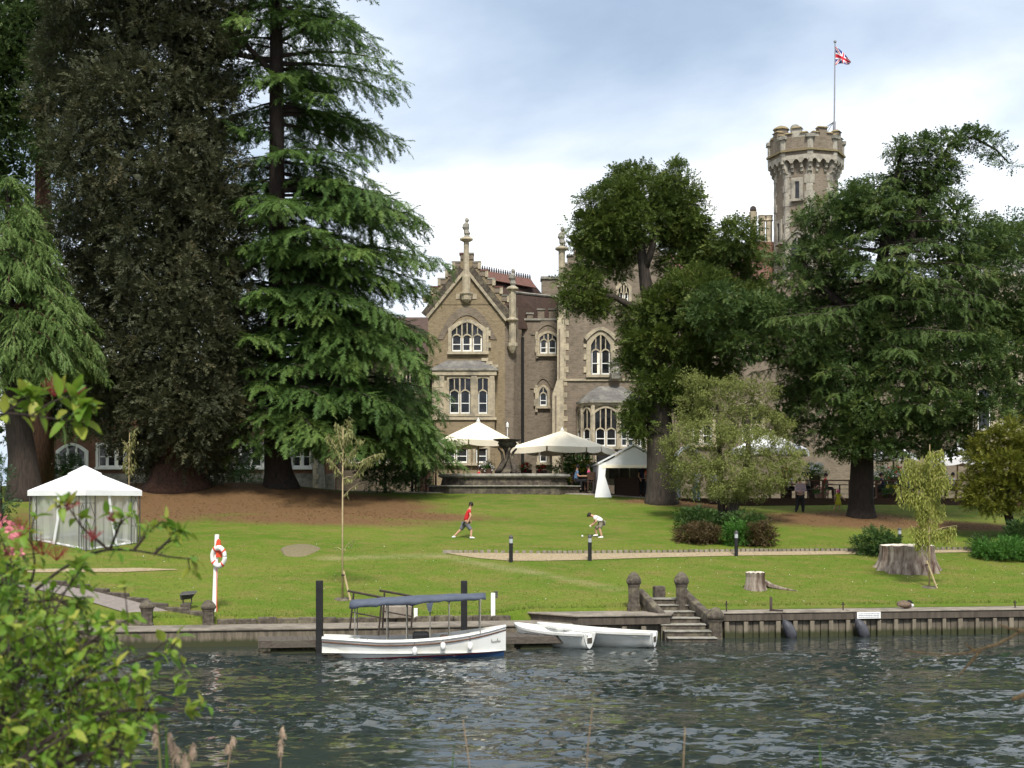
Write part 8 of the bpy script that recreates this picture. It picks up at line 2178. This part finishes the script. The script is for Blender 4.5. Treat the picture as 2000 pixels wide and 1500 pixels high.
bb = bb_
# bare twig at the right
tw_ = thing('bare_twig', 'bare lichen covered twig reaching in from the right edge over the water', 'branch', P(2150, 1200, 6.5))
pmat('twig', (.10, .068, .028), (.035, .026, .016), 40, .9, .6)
tb = MB(); 
for ctrl, r0 in (([(2150, 1150, 6.5), (2060, 1195, 6.5), (1990, 1237, 6.5), (1940, 1262, 6.5), (1890, 1275, 6.5), (1840, 1280, 6.5), (1765, 1270, 6.5)], .009), ([(1999, 1232, 6.5), (1975, 1228, 6.5), (1952, 1219, 6.5)], .008), ([(1915, 1270, 6.5), (1890, 1300, 6.5), (1868, 1325, 6.5)], .007), ([(1905, 1271, 6.5), (1893, 1264, 6.5), (1885, 1258, 6.5)], .005)):
    c = rib(ctrl); tb.tube([tuple(q + g.normal(size=3) * .002) for q in c], list(np.linspace(r0, .003, len(c))), 6)
obj('stem', tb, 'twig', tw_)
tb = MB(); c = rib([(2120, 1320, 6.3), (2040, 1345, 6.3), (2000, 1358, 6.3), (1976, 1366, 6.3)]); tb.tube([tuple(q) for q in c], list(np.linspace(.02, .008, len(c))), 6); obj('side_twig', tb, 'twig', tw_)
# reeds and grasses on the near bank
leaf_mat('reed_blade', (.05, .12, .015), (.09, .18, .03), (.14, .2, .05), trans=.3)
pmat('reed_plume', (.42, .33, .25), (.30, .22, .16), 60, .95, .4)
pmat('dry_stem', (.24, .18, .11), (.17, .12, .08), 30, .9, .2)
def blade(mb, x0, y0, x1, y1, Y, w, bend=0):
    pts = []
    for s in np.linspace(0, 1, 7): pts.append(P(x0 + (x1 - x0) * s + bend * math.sin(math.pi * s), y0 + (y1 - y0) * s, Y))
    rings = []
    for p, s in zip(pts, np.linspace(0, 1, 7)): ww = w * (1 - s ** 2.5) + .0005; rings.append([(p[0] - ww, p[1], p[2]), (p[0], p[1] + ww * .4, p[2]), (p[0] + ww, p[1], p[2])])
    mb.loft(rings, closed=False, cap=False)
def plume(mb, px, py, L, Y, lean):
    b = np.array(P(px, py, Y))
    for k in range(46):
        s = g.uniform(0, 1); p = b + np.array([lean * s * L, 0, -s * L]) + g.normal(size=3) * .004; d = np.array([g.normal() * .35 - lean * .3, g.normal() * .3, -1.0]); mb.tube([tuple(p), tuple(p + d / np.linalg.norm(d) * .035)], [.0022, .0007], 3)
def reed(label, stem, plumes, blades, Y):
    base = P(stem[0][0], stem[0][1], Y); bz_ = float(np.interp(Y, [3.5, 6.5, 9, 12], [2.7, 2.35, 1.5, .2]))
    t = thing('reed', label, 'reed', (base[0], Y, bz_), 'reeds and grasses at the water edge')
    mb = MB().tube([(base[0], Y, bz_ - .05)] + [P(a, b, Y) for a, b in stem], .003, 5); obj('stem', mb, 'dry_stem', t)
    for (px, py, L, ln) in plumes: m = MB(); plume(m, px, py, L, Y, ln); obj('plume', m, 'reed_plume', t)
    for bl_ in blades: m = MB(); blade(m, *bl_); obj('blade', m, 'reed_blade', t)
reed('reed with long green blades and a pale plume beside the leafy bush', [(318, 1560), (312, 1480), (306, 1412)], [(304, 1414, .075, -.05)], [(322, 1700, 308, 1385, 5.5, .011, 0), (330, 1700, 324, 1400, 5.5, .009, 0), (316, 1640, 300, 1360, 5.5, .003, 4)], 5.5)
reed('drooping pale reed plume close to the green reed blades', [(345, 1600), (338, 1500), (330, 1432)], [(330, 1432, .055, .25), (342, 1455, .05, .2)], [], 5.6)
reed('pale reed plume leaning right, beside the drooping one', [(362, 1600), (368, 1500), (378, 1452)], [(378, 1450, .045, -.25), (362, 1470, .055, 0)], [], 5.6)
reed('slim pale reed plume standing alone over the water left of centre', [(548, 1600), (548, 1500), (551, 1424)], [(552, 1420, .03, 0), (548, 1445, .055, 0)], [], 7.0)
reed('faint reed plume between the bush reeds and the lone plume', [(440, 1600), (445, 1500), (455, 1440)], [(455, 1438, .03, -.2), (445, 1455, .02, 0)], [], 7.2)
reed('thin bare grass stem in the bottom centre with a bent tip', [(930, 1600), (915, 1480), (904, 1405)], [], [(870, 1640, 888, 1450, 6.0, .004, 0)], 6.5)
reed('tall thin bare stem in the water right of centre', [(1140, 1640), (1148, 1460), (1157, 1382)], [], [], 6.5)
reed('green pointed blade at the bottom edge right of centre', [(1330, 1600), (1338, 1420)], [], [(1610, 1640, 1600, 1435, 6.0, .007, 0), (1622, 1640, 1590, 1490, 6.0, .003, 0)], 6.0)
# pink lilies at the left edge beside the bush
ly = thing('lily_clump', 'clump of pink and orange lilies at the left edge above the bush', 'flowers', (PX(10, 8.0), 8.0, 2.0))
v = MB()
for i in range(26):
    a = g.uniform(-1, 1); blade(v, 0 + a * 10, 1300, 5 + a * 38, g.uniform(1040, 1085), 8.0 + g.uniform(-.2, .2), .012, g.uniform(-6, 6))
obj('leaves', v, 'reed_blade', ly)
ps = np.array([P(4, 1015, 7.8), P(32, 1032, 7.8), (P(24, 1040, 7.9)), P(12, 1078, 7.8), P(30, 1080, 7.7), P(-10, 1060, 7.8)])
for k_ in range(len(ps)):
    p1 = ps[k_:k_ + 1]
    vv, ff_, r = scatter(p1, frames(g.normal(size=p1.shape), g.normal(size=p1.shape)), np.full(1, .045), g.uniform(0, 1, 1), [t_tuft(10, .6, 1.0, k_, .7)], g)
    fast_mesh('flower', vv, ff_, 'petal_pink', ly, r)
